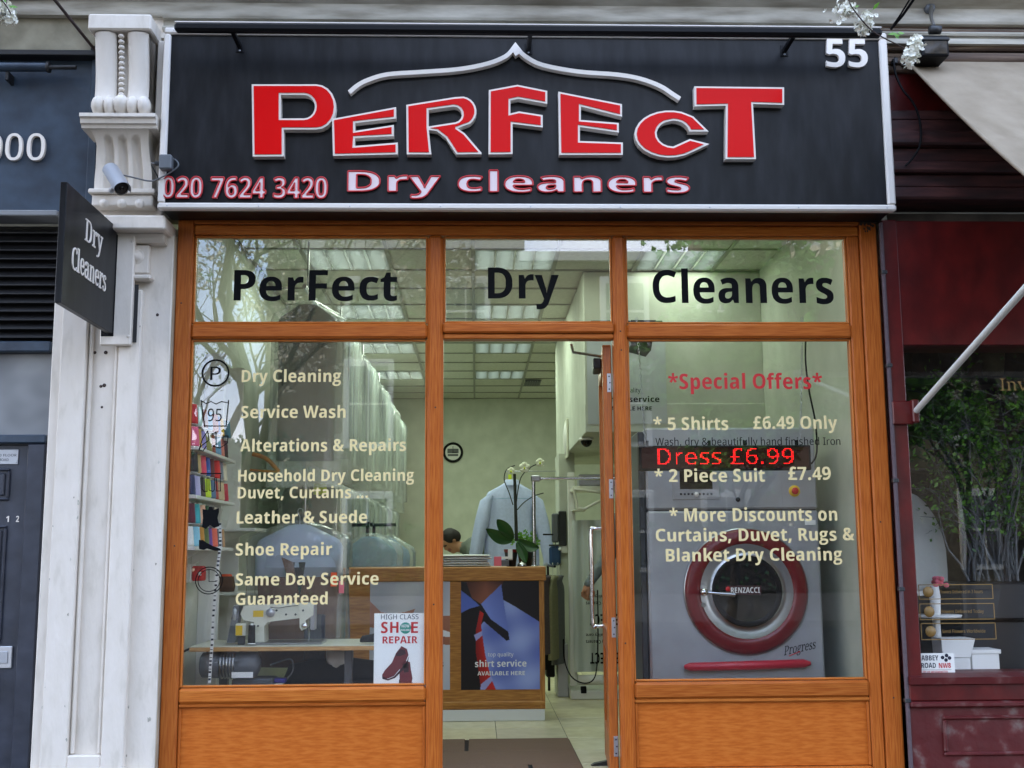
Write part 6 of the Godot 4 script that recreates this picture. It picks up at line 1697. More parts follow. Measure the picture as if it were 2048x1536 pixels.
	for q in [[1049, 935, 1.0], [1080, 925, 0.8], [1022, 942, 0.7]]:
		var c := pz(q[0], q[1], oz + 0.03)
		var fl := S()
		for k in 5:
			var a := TAU * k / 5.0 + 0.3
			var d := Vector3(cos(a), sin(a), 0.25)
			add_sphere(fl, c + d * 0.02 * q[2], Vector3(0.022, 0.022, 0.008) * q[2], 8)
		var f := part(o, "flower", done(fl), M["orchid"])
		var lip := S()
		add_sphere(lip, c + Vector3(0, -0.006, 0.012), Vector3(0.007, 0.01, 0.008), 8)
		part(f, "lip", done(lip), M["lime"])
	for q in [[[1024, 1082], [1000, 1080], [972, 1058], 0.045], [[1026, 1078], [1010, 1058], [994, 1039], 0.045], [[1034, 1085], [1046, 1104], [1052, 1125], 0.035], [[1036, 1080], [1060, 1098], [1078, 1096], 0.035]]:
		var a := pz(q[0][0], q[0][1], oz + 0.02); var b := pz(q[1][0], q[1][1], oz + 0.06); var c := pz(q[2][0], q[2][1], oz + 0.08)
		var side := (c - a).cross(Vector3.BACK).normalized()
		part(o, "leaf", gridm(6, 12, func(u: float, v: float) -> Vector3:
			var p := a.lerp(b, v).lerp(b.lerp(c, v), v)
			var w: float = q[3] * pow(sin(PI * clampf(v * 0.94 + 0.05, 0, 1)), 0.7)
			return p + side * (u - 0.5) * 2.0 * w + Vector3(0, 0, 0.018 * absf(u - 0.5) * 2.0)), M["leaf"])
	var pp := thing("bushy_pot_plant", "small bushy green plant in a dark pot next to the orchid on the counter", "pot plant", pz(1055, 1130, oz - 0.05))
	var pc := Vector3(pz(1052, 1100, oz).x, yt + 0.001, oz - 0.1)
	part(pp, "pot", lathem([Vector2(0.001, 0), Vector2(0.045, 0), Vector2(0.06, 0.13), Vector2(0.054, 0.13), Vector2(0.001, 0.115)], Transform3D(Basis(), pc), 18), M["dark plastic"])
	var gl := S()
	for k in 170:
		var d := Vector3(R.randfn(), absf(R.randfn()) * 0.8, R.randfn()).normalized() * R.randf_range(0.03, 0.11)
		var c := pc + Vector3(0, 0.15, 0) + d
		var u := (d.normalized() + Vector3(R.randfn(), R.randfn(), R.randfn()) * 0.5).normalized() * R.randf_range(0.02, 0.032)
		var w := u.cross(Vector3(R.randfn(), R.randfn(), R.randfn())).normalized() * 0.011
		quad(gl, c, c + u * 0.5 + w, c + u, c + u * 0.5 - w)
	var fg := part(pp, "foliage", done(gl), M["bright leaf"])
	fg.set_meta("kind", "stuff")
	# chrome rail from the counter
	var cr := thing("chrome_hanging_rail", "chrome tube rail rising from the counter's corner and running to the wall", "clothes rail", pz(1068, 1133, -2.48))
	var cz := -2.48
	var c0 := Vector3(pz(1068, 1050, cz).x, yt + 0.001, cz); var ctop := pz(1068, 957, cz)
	part(cr, "upright", tubem([c0, Vector3(c0.x, ctop.y, cz)], 0.0135, 12), M["chrome"])
	part(cr, "crossbar", tubem([Vector3(c0.x + 0.02, ctop.y, cz), Vector3(1.6, ctop.y, cz)], 0.0125, 12), M["chrome"])
	part(cr, "far_upright", tubem([Vector3(1.6, 0.001, cz), Vector3(1.6, ctop.y + 0.02, cz)], 0.0135, 12), M["chrome"])
	part(cr, "corner_joint", boxm(Vector3(c0.x - 0.019, ctop.y - 0.022, cz - 0.02), Vector3(c0.x + 0.05, ctop.y + 0.022, cz + 0.02), 0.006), M["steel"])
	part(cr, "flange", lathem([Vector2(0.001, 0.006), Vector2(0.026, 0.006), Vector2(0.028, 0)], Transform3D(Basis(), c0), 16), M["chrome"])
	# clock
	var k0 := pz(906, 905, -9.69)
	var ck := thing("wall_clock", "round black rimmed clock with a pale face on the plain end wall", "clock", k0)
	var cx := facing(Vector3(k0.x, k0.y, -9.699), Vector3.BACK)
	part(ck, "rim", lathem([Vector2(0.105, 0.0), Vector2(0.135, 0.01), Vector2(0.138, 0.03), Vector2(0.12, 0.042), Vector2(0.105, 0.03)], cx, 32), M["black metal"])
	part(ck, "face", lathem([Vector2(0.001, 0.02), Vector2(0.106, 0.02)], cx, 32), M["paper"])
	part(ck, "inner_panel", boxm(Vector3(k0.x - 0.075, k0.y - 0.01, -9.678), Vector3(k0.x + 0.075, k0.y + 0.05, -9.676)), M["cloth grey"])
	part(ck, "inner_panel", boxm(Vector3(k0.x - 0.07, k0.y - 0.05, -9.678), Vector3(k0.x + 0.07, k0.y - 0.022, -9.676)), M["cloth grey"])
	part(ck, "minute_hand", boxm(Vector3(k0.x - 0.003, k0.y - 0.01, -9.674), Vector3(k0.x + 0.003, k0.y + 0.085, -9.672)), M["black metal"])
	part(ck, "hour_hand", boxm(Vector3(k0.x - 0.01, k0.y - 0.004, -9.6715), Vector3(k0.x + 0.055, k0.y + 0.004, -9.6695)), M["black metal"])
	# ceiling grille
	var vg0 := pz(1078, 783, -8.6)
	var vg := thing("ceiling_vent", "dark slotted air vent in the ceiling near the end wall", "air vent", Vector3(0.95, 3.24, -8.2))
	part(vg, "frame", boxm(Vector3(0.6, 3.236, -8.4), Vector3(0.8, 3.244, -7.95), 0.002), M["grey plastic"])
	for k in 6:
		part(vg, "slat", boxm(Vector3(0.612 + 0.03 * k, 3.228, -8.38), Vector3(0.626 + 0.03 * k, 3.2355, -7.97)), M["machine dark"])
	# blue shirt hanging in the middle of the shop
	var hz := -4.6
	var hc := pz(1023, 944, hz)
	var hs := thing("hanging_blue_shirt", "pale blue long-sleeved shirt hanging with its back turned behind the orchid", "shirt", hc)
	hs.rotation.y = 0.06
	hanger_parts(hs, 0.2)
	var st := S()
	add_loft(st, garment_rings(0.222, 0.05, -0.1, 0.86, 1.08), 56, 0.11, 2, 9.0)
	part(hs, "body", done(st), M["cloth blue"], true)
	for sx in [-1.0, 1.0]:
		st = S()
		var X := Vector3(1, 0, 0)
		add_loft(st, [[Vector3(sx * 0.195, -0.215, 0), X * 0.03, Vector3(0, 0, 0.05)], [Vector3(sx * 0.225, -0.26, 0), X * 0.06, Vector3(0, 0, 0.062)], [Vector3(sx * 0.262, -0.42, 0.01), X * 0.066, Vector3(0, 0, 0.06)], [Vector3(sx * 0.30, -0.58, 0.02), X * 0.06, Vector3(0, 0, 0.055)], [Vector3(sx * 0.325, -0.72, 0.03), X * 0.056, Vector3(0, 0, 0.05)], [Vector3(sx * 0.335, -0.79, 0.03), X * 0.05, Vector3(0, 0, 0.045)], [Vector3(sx * 0.338, -0.84, 0.03), X * 0.052, Vector3(0, 0, 0.04)]], 30, 0.14, 3 + int(sx), 5.0)
		part(hs, "sleeve", done(st), M["cloth blue"], true)
	st = S()
	add_loft(st, [[Vector3(0, -0.125, 0), Vector3(0.07, 0, 0), Vector3(0, 0, 0.06)], [Vector3(0, -0.075, -0.005), Vector3(0.066, 0, 0), Vector3(0, 0, 0.055)], [Vector3(0, -0.07, -0.005), Vector3(0.05, 0, 0), Vector3(0, 0, 0.04)]], 18)
	part(hs, "collar", done(st), M["cloth blue"], true)
	part(hs, "yoke_seam", tubem([Vector3(-0.2, -0.25, 0.062), Vector3(0, -0.24, 0.078), Vector3(0.2, -0.25, 0.062)], 0.002, 4), M["cloth sky"], true)
	part(hs, "lime_hanger_tag", boxm(Vector3(-0.03, -0.075, 0.0), Vector3(0.0, -0.02, 0.004)), M["lime"], true)
	var hr := thing("shirt_hanging_line", "thin steel rod the pale blue shirt hangs from", "hanging rod", Vector3(0.3, hc.y, hz))
	part(hr, "rod", tubem([Vector3(hc.x - 0.06, hc.y + 0.006, hz), Vector3(0.806, hc.y + 0.006, hz)], 0.005, 6), M["steel"])

func shirt_poster(z: float) -> void:
	# printed posters on the counter front
	var W := 160; var H := 224
	var im := Image.create(W, H, false, Image.FORMAT_RGB8)
	var collar := PackedVector2Array(V([40, 48, 82, 8, 86, 40, 96, 106, 60, 80]))
	var gapp := PackedVector2Array(V([38, 52, 60, 80, 98, 122, 92, 124, 46, 84, 34, 62]))
	var neck := PackedVector2Array(V([10, 0, 88, 0, 82, 14, 40, 48, 22, 36, 14, 14]))
	var lcollar := PackedVector2Array(V([0, 20, 18, 34, 38, 52, 16, 58, 0, 66]))
	var shirt := PackedVector2Array(V([86, 40, 110, 54, 160, 86, 160, 224, 66, 224, 44, 150, 40, 92, 46, 84, 92, 124, 98, 122]))
	var tie := PackedVector2Array(V([38, 62, 46, 68, 40, 92, 48, 150, 60, 200, 70, 224, 40, 224, 30, 150, 30, 100]))
	var st1 := PackedVector2Array(V([26, 112, 42, 104, 42, 114, 30, 124]))
	var st2 := PackedVector2Array(V([40, 212, 60, 196, 64, 204, 48, 224, 38, 224]))
	for y in H:
		for x in W:
			var p := Vector2(x, y)
			var c := Color(0.10, 0.09, 0.095)
			if Geometry2D.is_point_in_polygon(p, shirt):
				var w := 0.5 + 0.5 * sin((x - 100) * 0.05 + y * 0.03) * cos(y * 0.045 - x * 0.02)
				c = Color(0.36, 0.42, 0.72).lerp(Color(0.62, 0.68, 0.88), w)
			if Geometry2D.is_point_in_polygon(p, neck):
				c = Color(0.55, 0.33, 0.24).lerp(Color(0.30, 0.17, 0.13), clampf(absf(x - 50) / 45.0 + (20 - y) * 0.012, 0, 1))
			if Geometry2D.is_point_in_polygon(p, lcollar):
				c = Color(0.34, 0.42, 0.74)
			if Geometry2D.is_point_in_polygon(p, collar):
				c = Color(0.48, 0.55, 0.84).lerp(Color(0.34, 0.40, 0.68), clampf((x - 40) / 60.0 - (y - 20) / 160.0, 0, 1))
			if Geometry2D.is_point_in_polygon(p, gapp):
				c = Color(0.08, 0.07, 0.09)
			if Geometry2D.is_point_in_polygon(p, tie):
				c = Color(0.78, 0.16, 0.12).lerp(Color(0.55, 0.10, 0.08), clampf((40 - x + y * 0.08) / 20.0, 0, 1))
			if Geometry2D.is_point_in_polygon(p, st1) or Geometry2D.is_point_in_polygon(p, st2):
				c = Color(0.62, 0.62, 0.82)
			im.set_pixel(x, y, c)
	var pm := print_mat("shirt print", im, 0.35)
	var t := thing("shirt_service_poster", "poster of a blue shirt collar and red tie on the counter front", "poster", pz(1000, 1270, z))
	var a := pz(922, 1380, z); var b := pz(1078, 1160, z)
	var st := S()
	quv(st, Vector3(a.x, b.y, z), Vector3(b.x, b.y, z), Vector3(b.x, a.y, z), Vector3(a.x, a.y, z))
	part(t, "print", done(st), pm)
	part(t, "backing", boxm(Vector3(a.x, a.y, z - 0.004), Vector3(b.x, b.y, z - 0.0005)), M["paper"])
	var zt := z + 0.001
	words(t, "top quality", "sans", 976, 1027, 1305, 1313, zt, M["paper"])
	words(t, "shirt service", "sansbold", 950, 1053, 1321, 1334, zt, M["paper"])
	words(t, "AVAILABLE HERE", "sansbold", 955, 1050, 1343, 1351, zt, M["paper"])
	# the paler one partly behind the frame
	W = 150; H = 220
	im = Image.create(W, H, false, Image.FORMAT_RGB8)
	var hand := PackedVector2Array(V([0, 40, 20, 62, 40, 66, 66, 62, 84, 56, 80, 66, 60, 74, 60, 90, 30, 100, 0, 92]))
	var hand2 := PackedVector2Array(V([96, 84, 120, 72, 150, 70, 150, 130, 132, 128, 110, 110]))
	var cuff := PackedVector2Array(V([112, 108, 134, 98, 150, 104, 150, 114, 132, 112]))
	for y in H:
		for x in W:
			var p := Vector2(x, y)
			var c := Color(0.80, 0.80, 0.82).lerp(Color(0.70, 0.71, 0.76), 0.5 + 0.5 * sin(x * 0.06 + y * 0.02))
			if Geometry2D.is_point_in_polygon(p, hand) or Geometry2D.is_point_in_polygon(p, hand2):
				c = Color(0.72, 0.50, 0.40).lerp(Color(0.58, 0.36, 0.28), clampf(y / 160.0, 0, 1))
			if Geometry2D.is_point_in_polygon(p, cuff):
				c = Color(0.9, 0.9, 0.92)
			im.set_pixel(x, y, c)
	pm = print_mat("hands print", im, 0.35)
	var t2 := thing("pale_shirt_poster", "pale poster of hands and a white shirt on the counter front", "poster", pz(820, 1270, z))
	a = pz(738, 1381, z); b = pz(900, 1162, z)
	st = S()
	quv(st, Vector3(a.x, b.y, z), Vector3(b.x, b.y, z), Vector3(b.x, a.y, z), Vector3(a.x, a.y, z))
	part(t2, "print", done(st), pm)
	part(t2, "backing", boxm(Vector3(a.x, a.y, z - 0.004), Vector3(b.x, b.y, z - 0.0005)), M["paper"])
	part(t2, "lettering", ptext("S", "sansbold", 882, 887, 1325, 1334, zt), M["vinyl black"])

# ---------------------------------------------------------------- inside: right-hand side
func interior_right() -> void:
	# dry cleaning machine
	var z := -0.8
	var x0 := pz(1298, 1200, z).x; var x1 := pz(1644, 1200, z).x
	var yt := pz(1470, 855, z).y
	var s := thing("dry_cleaning_machine", "tall grey dry cleaning machine with a round red-rimmed door", "cleaning machine", Vector3((x0 + x1) / 2, 0, -1.2))
	var g: Material = M["machine grey"]
	var ys := pz(1470, 1020, z).y
	part(s, "top_cabinet", boxm(Vector3(x0, ys + 0.003, z - 0.3), Vector3(x1, yt, z), 0.012), g)
	part(s, "front_panel", boxm(Vector3(x0, 0.06, z - 0.3), Vector3(x1, ys - 0.003, z + 0.004), 0.012), g)
	part(s, "seam", boxm(Vector3(x0 + 0.01, ys - 0.004, z - 0.29), Vector3(x1 - 0.01, ys + 0.004, z - 0.006)), M["machine dark"])
	part(s, "rear_body", boxm(Vector3(x0 + 0.12, 0.06, z - 1.25), Vector3(x1 - 0.03, yt - 0.06, z - 0.301), 0.01), M["machine dark"])
	part(s, "side_trim", boxm(Vector3(x0 - 0.04, 0.06, z - 0.34), Vector3(x0 - 0.002, yt - 0.02, z - 0.03), 0.006), M["machine dark"])
	part(s, "plinth", boxm(Vector3(x0 + 0.03, 0.0, z - 1.2), Vector3(x1 - 0.03, 0.059, z - 0.03)), M["dark plastic"])
	var c := pz(1491.5, 1182, z + 0.004)
	var k := 6.7 / F
	var cx := facing(c, Vector3.BACK)
	part(s, "door_rim", lathem([Vector2(122 * k, 0.0), Vector2(122 * k, 0.02), Vector2(116 * k, 0.035), Vector2(100 * k, 0.04), Vector2(94 * k, 0.035), Vector2(92 * k, 0.028)], cx, 64), M["machine red"])
	part(s, "rim_edge", lathem([Vector2(121.5 * k, 0.002), Vector2(124 * k, 0.003), Vector2(124 * k, 0.012), Vector2(121.5 * k, 0.014)], cx, 64), M["steel"])
	part(s, "door_plate", lathem([Vector2(93 * k, 0.03), Vector2(80 * k, 0.026), Vector2(72 * k, 0.02), Vector2(69 * k, 0.03), Vector2(66 * k, 0.03)], cx, 64), M["steel"])
	part(s, "gasket", lathem([Vector2(69 * k, 0.026), Vector2(70 * k, 0.034), Vector2(66 * k, 0.038), Vector2(60 * k, 0.034), Vector2(58 * k, 0.03)], cx, 64), M["black metal"])
	part(s, "door_window", lathem([Vector2(0.001, 0.022), Vector2(30 * k, 0.024), Vector2(59 * k, 0.032)], cx, 48), M["drum glass"])
	var pl := part(s, "maker_plate", boxm(pz(1452, 1190, z + 0.045), pz(1522, 1171, z + 0.045) - Vector3(0, 0, 0.006)), mat("plate", c8(60, 20, 24), 0.4))
	part(pl, "lettering", ptext("RENZACCI", "sansbold", 1462, 1520, 1175, 1186, z + 0.0458), M["paper"])
	part(pl, "emblem", lathem([Vector2(0.001, 0.001), Vector2(0.014, 0.001), Vector2(0.014, 0.0)], facing(pz(1456, 1178, z + 0.0456), Vector3.BACK), 14), M["red paint"])
	var h0 := pz(1408, 1184, z + 0.06)
	var hd := part(s, "door_handle", tubem([h0, pz(1470, 1190, z + 0.07)], 0.008, 10), M["chrome"])
	part(hd, "hub", lathem([Vector2(0.001, 0.03), Vector2(0.02, 0.026), Vector2(0.022, -0.02)], facing(h0, Vector3.BACK), 16), M["chrome"])
	part(hd, "grip", tubem([pz(1440, 1187, z + 0.066), pz(1470, 1190, z + 0.071)], 0.0125, 10), M["steel"])
	part(hd, "key_tab", boxm(h0 - Vector3(0.014, 0.085, 0.03), h0 - Vector3(-0.012, 0.062, 0.01), 0.003), M["steel"])
	# control panel
	var cp := part(s, "control_panel", boxm(pz(1345, 1000, z + 0.006), pz(1438, 930, z + 0.006) - Vector3(0, 0, 0.012), 0.003), M["silver paint"])
	part(cp, "screen", boxm(pz(1360, 978, z + 0.008), pz(1424, 940, z + 0.008) - Vector3(0, 0, 0.003)), M["lens"])
	for q in 9:
		part(cp, "button", lathem([Vector2(0.001, 0.004), Vector2(0.006, 0.003), Vector2(0.007, 0)], facing(pz(1362 + 7.6 * q, 988, z + 0.006), Vector3.BACK), 8), M["cloth navy"])
	part(cp, "dial", lathem([Vector2(0.001, 0.012), Vector2(0.013, 0.011), Vector2(0.014, 0)], facing(pz(1393, 989, z + 0.0065), Vector3.BACK), 14), M["white plastic"])
	var es := part(s, "emergency_stop", lathem([Vector2(0.001, 0.004), Vector2(0.032, 0.003), Vector2(0.034, 0)], facing(pz(1589, 982, z + 0.0), Vector3.BACK), 22), M["yellow"])
	part(es, "red_button", lathem([Vector2(0.001, 0.024), Vector2(0.018, 0.022), Vector2(0.021, 0.016), Vector2(0.014, 0.004)], facing(pz(1589, 982, z + 0.004), Vector3.BACK), 20), M["red paint"])
	part(s, "lock", lathem([Vector2(0.001, 0.008), Vector2(0.012, 0.007), Vector2(0.014, 0)], facing(pz(1476, 999, z), Vector3.BACK), 16), M["dark plastic"])
	var hb := S()
	add_tube(hb, [pz(1369, 1334, z + 0.03), pz(1380, 1334, z + 0.04), pz(1500, 1331, z + 0.04), pz(1608, 1327, z + 0.04), pz(1620, 1327, z + 0.03)], [0.012, 0.024, 0.026, 0.024, 0.012], 12)
	part(s, "filter_bar", done(hb), M["handle red"])
	part(s, "badge_script", textm("Progress", "serif", Transform3D(Basis(Vector3.BACK, 0.2), pz(1568, 1311, z + 0.006)), 64 * k, 17 * k, 0.0, 0.35), M["vinyl black"])
	part(s, "badge_line", tubem([pz(1578, 1312, z + 0.006), pz(1600, 1303, z + 0.006)], 0.0025, 5), M["red paint"])
	part(s, "notice_sticker", boxm(pz(1610, 1050, z + 0.0055), pz(1631, 1040, z + 0.0055) - Vector3(0, 0, 0.001)), M["paper"])
	# LED display hung behind the glass
	var lz := -0.2
	var l := thing("led_display", "black moving-message display glowing red, hung on chains behind the glass", "LED display", pz(1464, 912, lz))
	var a := pz(1279, 941, lz); var b := pz(1621, 890, lz)
	part(l, "case", boxm(Vector3(a.x, a.y, lz - 0.06), Vector3(b.x, b.y, lz), 0.004), M["black metal"])
	var scr := part(l, "screen", boxm(Vector3(a.x + 0.012, a.y + 0.01, lz), Vector3(b.x - 0.012, b.y - 0.01, lz + 0.002)), mat("led screen", c8(44, 8, 12), 0.15))
	led_dots(scr, "Dress £6.99", pz(1315, 929, lz + 0.0025), pz(1587, 896, lz + 0.0025))
	for q in [[1296, 1281], [1421, 1421], [1492, 1492], [1597, 1597]]:
		var at := pz(q[0], 889, lz)
		part(l, "eyelet", boxm(Vector3(at.x - 0.008, b.y, lz - 0.035), Vector3(at.x + 0.008, b.y + 0.03, lz - 0.03), 0.001), M["black metal"])
	for q in [[1291, 888, 1277, 690], [1601, 888, 1604, 690]]:
		var p := pz(q[0], q[1], lz - 0.03); var e := pz(q[2], q[3], lz - 0.03)
		e = p + (e - p).normalized() * (p.distance_to(e) + 0.15)
		var st := S()
		var n := int(p.distance_to(e) / 0.017)
		for i in n:
			var m := p.lerp(e, (i + 0.5) / n)
			var d := (e - p).normalized()
			var sd := Vector3.BACK if i % 2 == 0 else d.cross(Vector3.BACK)
			var rp := []
			for w in 9:
				var t := TAU * w / 8.0
				rp.append(m + d * cos(t) * 0.0115 + sd * sin(t) * 0.0055)
			add_tube(st, rp, 0.0016, 4, false)
		part(l, "chain", done(st), M["steel"])
	part(l, "power_lead", tubem(curve([pz(1612, 660, lz - 0.03), pz(1611, 720, lz - 0.03), pz(1618, 780, lz - 0.03), pz(1630, 840, lz - 0.03), pz(1634, 890, lz - 0.03), pz(1631, 915, lz - 0.03), pz(1622, 928, lz - 0.03)]), 0.005, 6), M["black metal"])
	# bulkhead furniture: poster, speaker, dome camera, phone
	var bz := -2.485
	var po := thing("wall_poster", "large grey poster about shirt service on the bulkhead behind the door", "poster", pz(1256, 760, bz))
	var p0 := pz(1176, 848, bz); var p1 := pz(1330, 668, bz)
	part(po, "sheet", boxm(Vector3(p0.x, p0.y, bz - 0.002), Vector3(p1.x, p1.y, bz + 0.001)), mat("grey paper", c8(176, 180, 182), 0.6))
	words(po, "top quality", "sans", 1228, 1281, 776, 785, bz + 0.002, M["vinyl black"])
	words(po, "shirt service", "sansbold", 1212, 1319, 793, 804, bz + 0.002, M["vinyl black"])
	words(po, "AVAILABLE HERE", "sansbold", 1206, 1304, 813, 821, bz + 0.002, M["vinyl black"])
	var sk := thing("wall_speaker", "dark angled loudspeaker high up behind the door frame", "speaker", pz(1290, 680, -1.6))
	var so := PackedVector2Array()
	for q in [[1262, 640], [1312, 640], [1302, 701], [1262, 690]]:
		var v := pz(q[0], q[1], -1.6)
		so.append(Vector2(v.x, v.y))
	part(sk, "case", polym(so, -1.85, -1.6), M["dark plastic"])
	part(sk, "bracket", boxm(pz(1270, 650, -1.85) - Vector3(0, 0.02, 0.7), pz(1290, 640, -1.85), 0.005), M["black metal"])
	var tv := thing("flat_canopy", "thin dark flat panel edge under the ceiling behind the door frame", "panel", pz(1250, 642, -2.0))
	part(tv, "panel", boxm(pz(1182, 645, -2.0), pz(1325, 641, -2.0) - Vector3(0, 0, 0.3), 0.002), M["machine dark"])
	part(tv, "hanger_rod", tubem([pz(1250, 642, -2.15), Vector3(pz(1250, 642, -2.15).x, 3.25, -2.15)], 0.006, 6), M["machine dark"])
	var dm := thing("dome_camera", "dark dome camera under the lower edge of the white bulkhead", "dome camera", Vector3(0.98, 2.03, -2.9))
	var dx := pz(1173, 884, -2.9).x
	part(dm, "base", lathem([Vector2(0.001, 0.0), Vector2(0.055, -0.001), Vector2(0.055, -0.02), Vector2(0.001, -0.021)], Transform3D(Basis(), Vector3(dx, 2.029, -2.9)), 20), M["white plastic"])
	var ds := S()
	add_sphere(ds, Vector3(dx, 2.012, -2.9), Vector3(0.047, 0.055, 0.047), 16)
	part(dm, "dome", done(ds), M["lens"])
	var ph := thing("wall_intercom", "pale oval wall handset on the side of the bulkhead", "intercom", px_at(878, 1134, 0.8))
	var pc := px_at(878, 1134, 0.8)
	var ps := S()
	add_sphere(ps, pc, Vector3(0.035, 0.16, 0.10), 18)
	part(ph, "handset", done(ps), M["white plastic"])
	part(ph, "cradle", boxm(pc + Vector3(-0.012, -0.17, -0.12), pc + Vector3(0.006, 0.17, 0.12), 0.006), M["cream enamel"])
	# things under the bulkhead, seen through the door
	var dp := thing("wall_dispenser", "black and grey dispenser on the pale pier", "dispenser", pz(1125, 1055, -4.2))
	var d0 := pz(1118, 1092, -4.2); var d1 := pz(1132, 1022, -4.2)
	part(dp, "black_face", boxm(Vector3(d0.x, d0.y, -4.248), Vector3(d1.x, d1.y, -4.18), 0.006), M["dark plastic"])
	part(dp, "grey_side", boxm(Vector3(d0.x - 0.06, d0.y + 0.03, -4.245), Vector3(d0.x - 0.001, d1.y - 0.02, -4.19), 0.01), M["grey plastic"])
	part(dp, "lever", tubem([Vector3(d0.x - 0.03, d0.y + 0.1, -4.2), Vector3(d0.x - 0.14, d0.y + 0.1, -4.18)], 0.008, 6), M["black metal"])
	part(dp, "wire", tubem([Vector3(d0.x - 0.03, d0.y + 0.03, -4.21), Vector3(d0.x - 0.03, d0.y - 0.14, -4.21)], 0.005, 6), M["grey plastic"])
	var bp := thing("blue_bag", "dark blue plastic bag hung under the dispenser", "bag", pz(1110, 1110, -4.3))
	part(bp, "bag", pbox(1099, 1131, 1122, 1092, -4.2, 0.1, 0.02), M["blue plastic"])
	part(bp, "clip", pbox(1098, 1092, 1121, 1089, -4.19, 0.02, 0.003), M["dark plastic"])
	var sw := thing("white_switch_box", "small white socket box on the pier below the dispenser", "socket box", pz(1127, 1100, -4.2))
	part(sw, "case", pbox(1122, 1106, 1136, 1090, -4.2, 0.05, 0.006), M["white plastic"])
	part(sw, "knob", lathem([Vector2(0.001, 0.02), Vector2(0.014, 0.018), Vector2(0.015, 0)], facing(pz(1121, 1098, -4.2), Vector3(-0.4, 0, 1)), 12), M["white plastic"])
	var gr := thing("low_garment_rail", "low black rail of clothes behind the end of the counter", "clothes rail", pz(1105, 1135, -3.7))
	var gz := -3.6
	var ga := pz(1108, 1132, gz)
	part(gr, "bar", tubem([Vector3(ga.x - 0.02, ga.y, -3.2), Vector3(ga.x - 0.02, ga.y, -4.15)], 0.01, 8), M["black metal"])
	for zz in [-4.1]:
		part(gr, "post", tubem([Vector3(ga.x - 0.02, 0.0, zz), Vector3(ga.x - 0.02, ga.y, zz)], 0.011, 8), M["black metal"])
	var mats := [["mauve coat", "cloth mauve"], ["khaki shirt", "cloth khaki"], ["grey shirt", "cloth grey"], ["dark jacket", "cloth navy"]]
	for i in 4:
		var gm := thing("hung_garment", "%s on the low black rail behind the counter" % mats[i][0], "garment", Vector3(ga.x - 0.02 + [-0.07, 0.0, 0.05, -0.03][i], ga.y + 0.012, [-3.34, -3.46, -3.6, -3.75][i]), "clothes on the low black rail")
		hanger_parts(gm, 0.13)
		gm.rotation.y = [1.25, 1.35, 1.2, 1.3][i]
		var st := S()
		add_loft(st, garment_rings(0.15, 0.035, -0.09, 0.6 + 0.05 * i), 20, 0.07, i, 3.0)
		part(gm, "cloth", done(st), M[mats[i][1]], true)
	var bin := thing("dark_floor_bin", "dark bin on the floor between counter and pier", "bin", pz(1100, 1390, -3.4))
	part(bin, "bin_body", pbox(1092, 1355, 1110, 1310, -3.6, 0.25, 0.01), M["black metal"])
	part(bin, "grey_unit", boxm(Vector3(ga.x + 0.02, 0.0, -4.0), Vector3(ga.x + 0.11, 0.42, -3.65), 0.006), M["silver paint"])
	# the bagging unit: stand, film roll and hanging printed film
	var fz := -3.5
	var fu := thing("garment_bagging_stand", "white garment bagging stand with an open metal tray, roll and hanging printed film", "bagging stand", pz(1165, 1390, fz))
	var f0 := pz(1141, 1395, fz); var f1 := pz(1240, 1372, fz)
	part(fu, "base", boxm(Vector3(f0.x, 0.001, fz - 0.5), Vector3(f1.x, 0.07, fz + 0.03), 0.006), M["white plastic"])
	part(fu, "black_foot", boxm(pz(1162, 1387, fz + 0.04), pz(1173, 1373, fz + 0.04) - Vector3(0, 0, 0.04), 0.003), M["black metal"])
	var roll := pz(1157, 1360, fz)
	part(fu, "film_roll", lathem([Vector2(0.001, 0), Vector2(0.04, 0.0), Vector2(0.04, 0.34), Vector2(0.001, 0.34)], facing(roll, Vector3.RIGHT), 20), M["white plastic"])
	var w0 := pz(1149, 1345, fz); var w1 := pz(1149, 1040, fz)
	part(fu, "hanging_film", gridm(24, 8, func(u: float, v: float) -> Vector3:
		return Vector3(lerpf(w0.x, w0.x + 0.36, u), lerpf(w0.y, w1.y, v), fz - 0.05 + 0.012 * sin(u * 21.0) + 0.008 * sin(u * 9.0 + v * 5.0))), mat("milky film", c8(196, 204, 194), 0.35))
	for q in [1228, 1305]:
		part(fu, "film_print", ptext("PERFECT", "sansbold", 1248, 1180, q + 22, q, fz - 0.02), M["vinyl black"])
		part(fu, "film_print", ptext("Dry Cleaners", "sansbold", 1215, 1172, q - 18, q - 25, fz - 0.02), M["vinyl black"])
		part(fu, "film_print", ptext("quality care", "sansbold", 1215, 1172, q - 32, q - 38, fz - 0.02), M["vinyl black"])
	part(fu, "post", boxm(pz(1141, 1372, fz - 0.1) , pz(1149, 945, fz - 0.1) - Vector3(0, 0, 0.05), 0.004), M["white plastic"])
	var tz := -3.3
	var tr := S()
	for q in [[[1148, 978], [1200, 985]], [[1148, 978], [1155, 1016]], [[1155, 1016], [1168, 1018]], [[1168, 1018], [1215, 994]]]:
		add_tube(tr, [pz(q[0][0], q[0][1], tz), pz(q[1][0], q[1][1], tz)], 0.012, 6)
	part(fu, "tray_frame", done(tr), M["cream enamel"])
	part(fu, "upper_shelf", boxm(pz(1146, 982, tz), pz(1260, 972, tz) - Vector3(0, 0, 0.3), 0.004), M["cream enamel"])
	part(fu, "metal_basket", boxm(pz(1158, 972, tz), pz(1262, 948, tz) - Vector3(0, 0, 0.2), 0.006), M["steel"])
	part(fu, "side_plate", boxm(pz(1146, 1022, tz - 0.1), pz(1172, 1019, tz - 0.1) - Vector3(0, 0, 0.2), 0.003), M["cream enamel"])
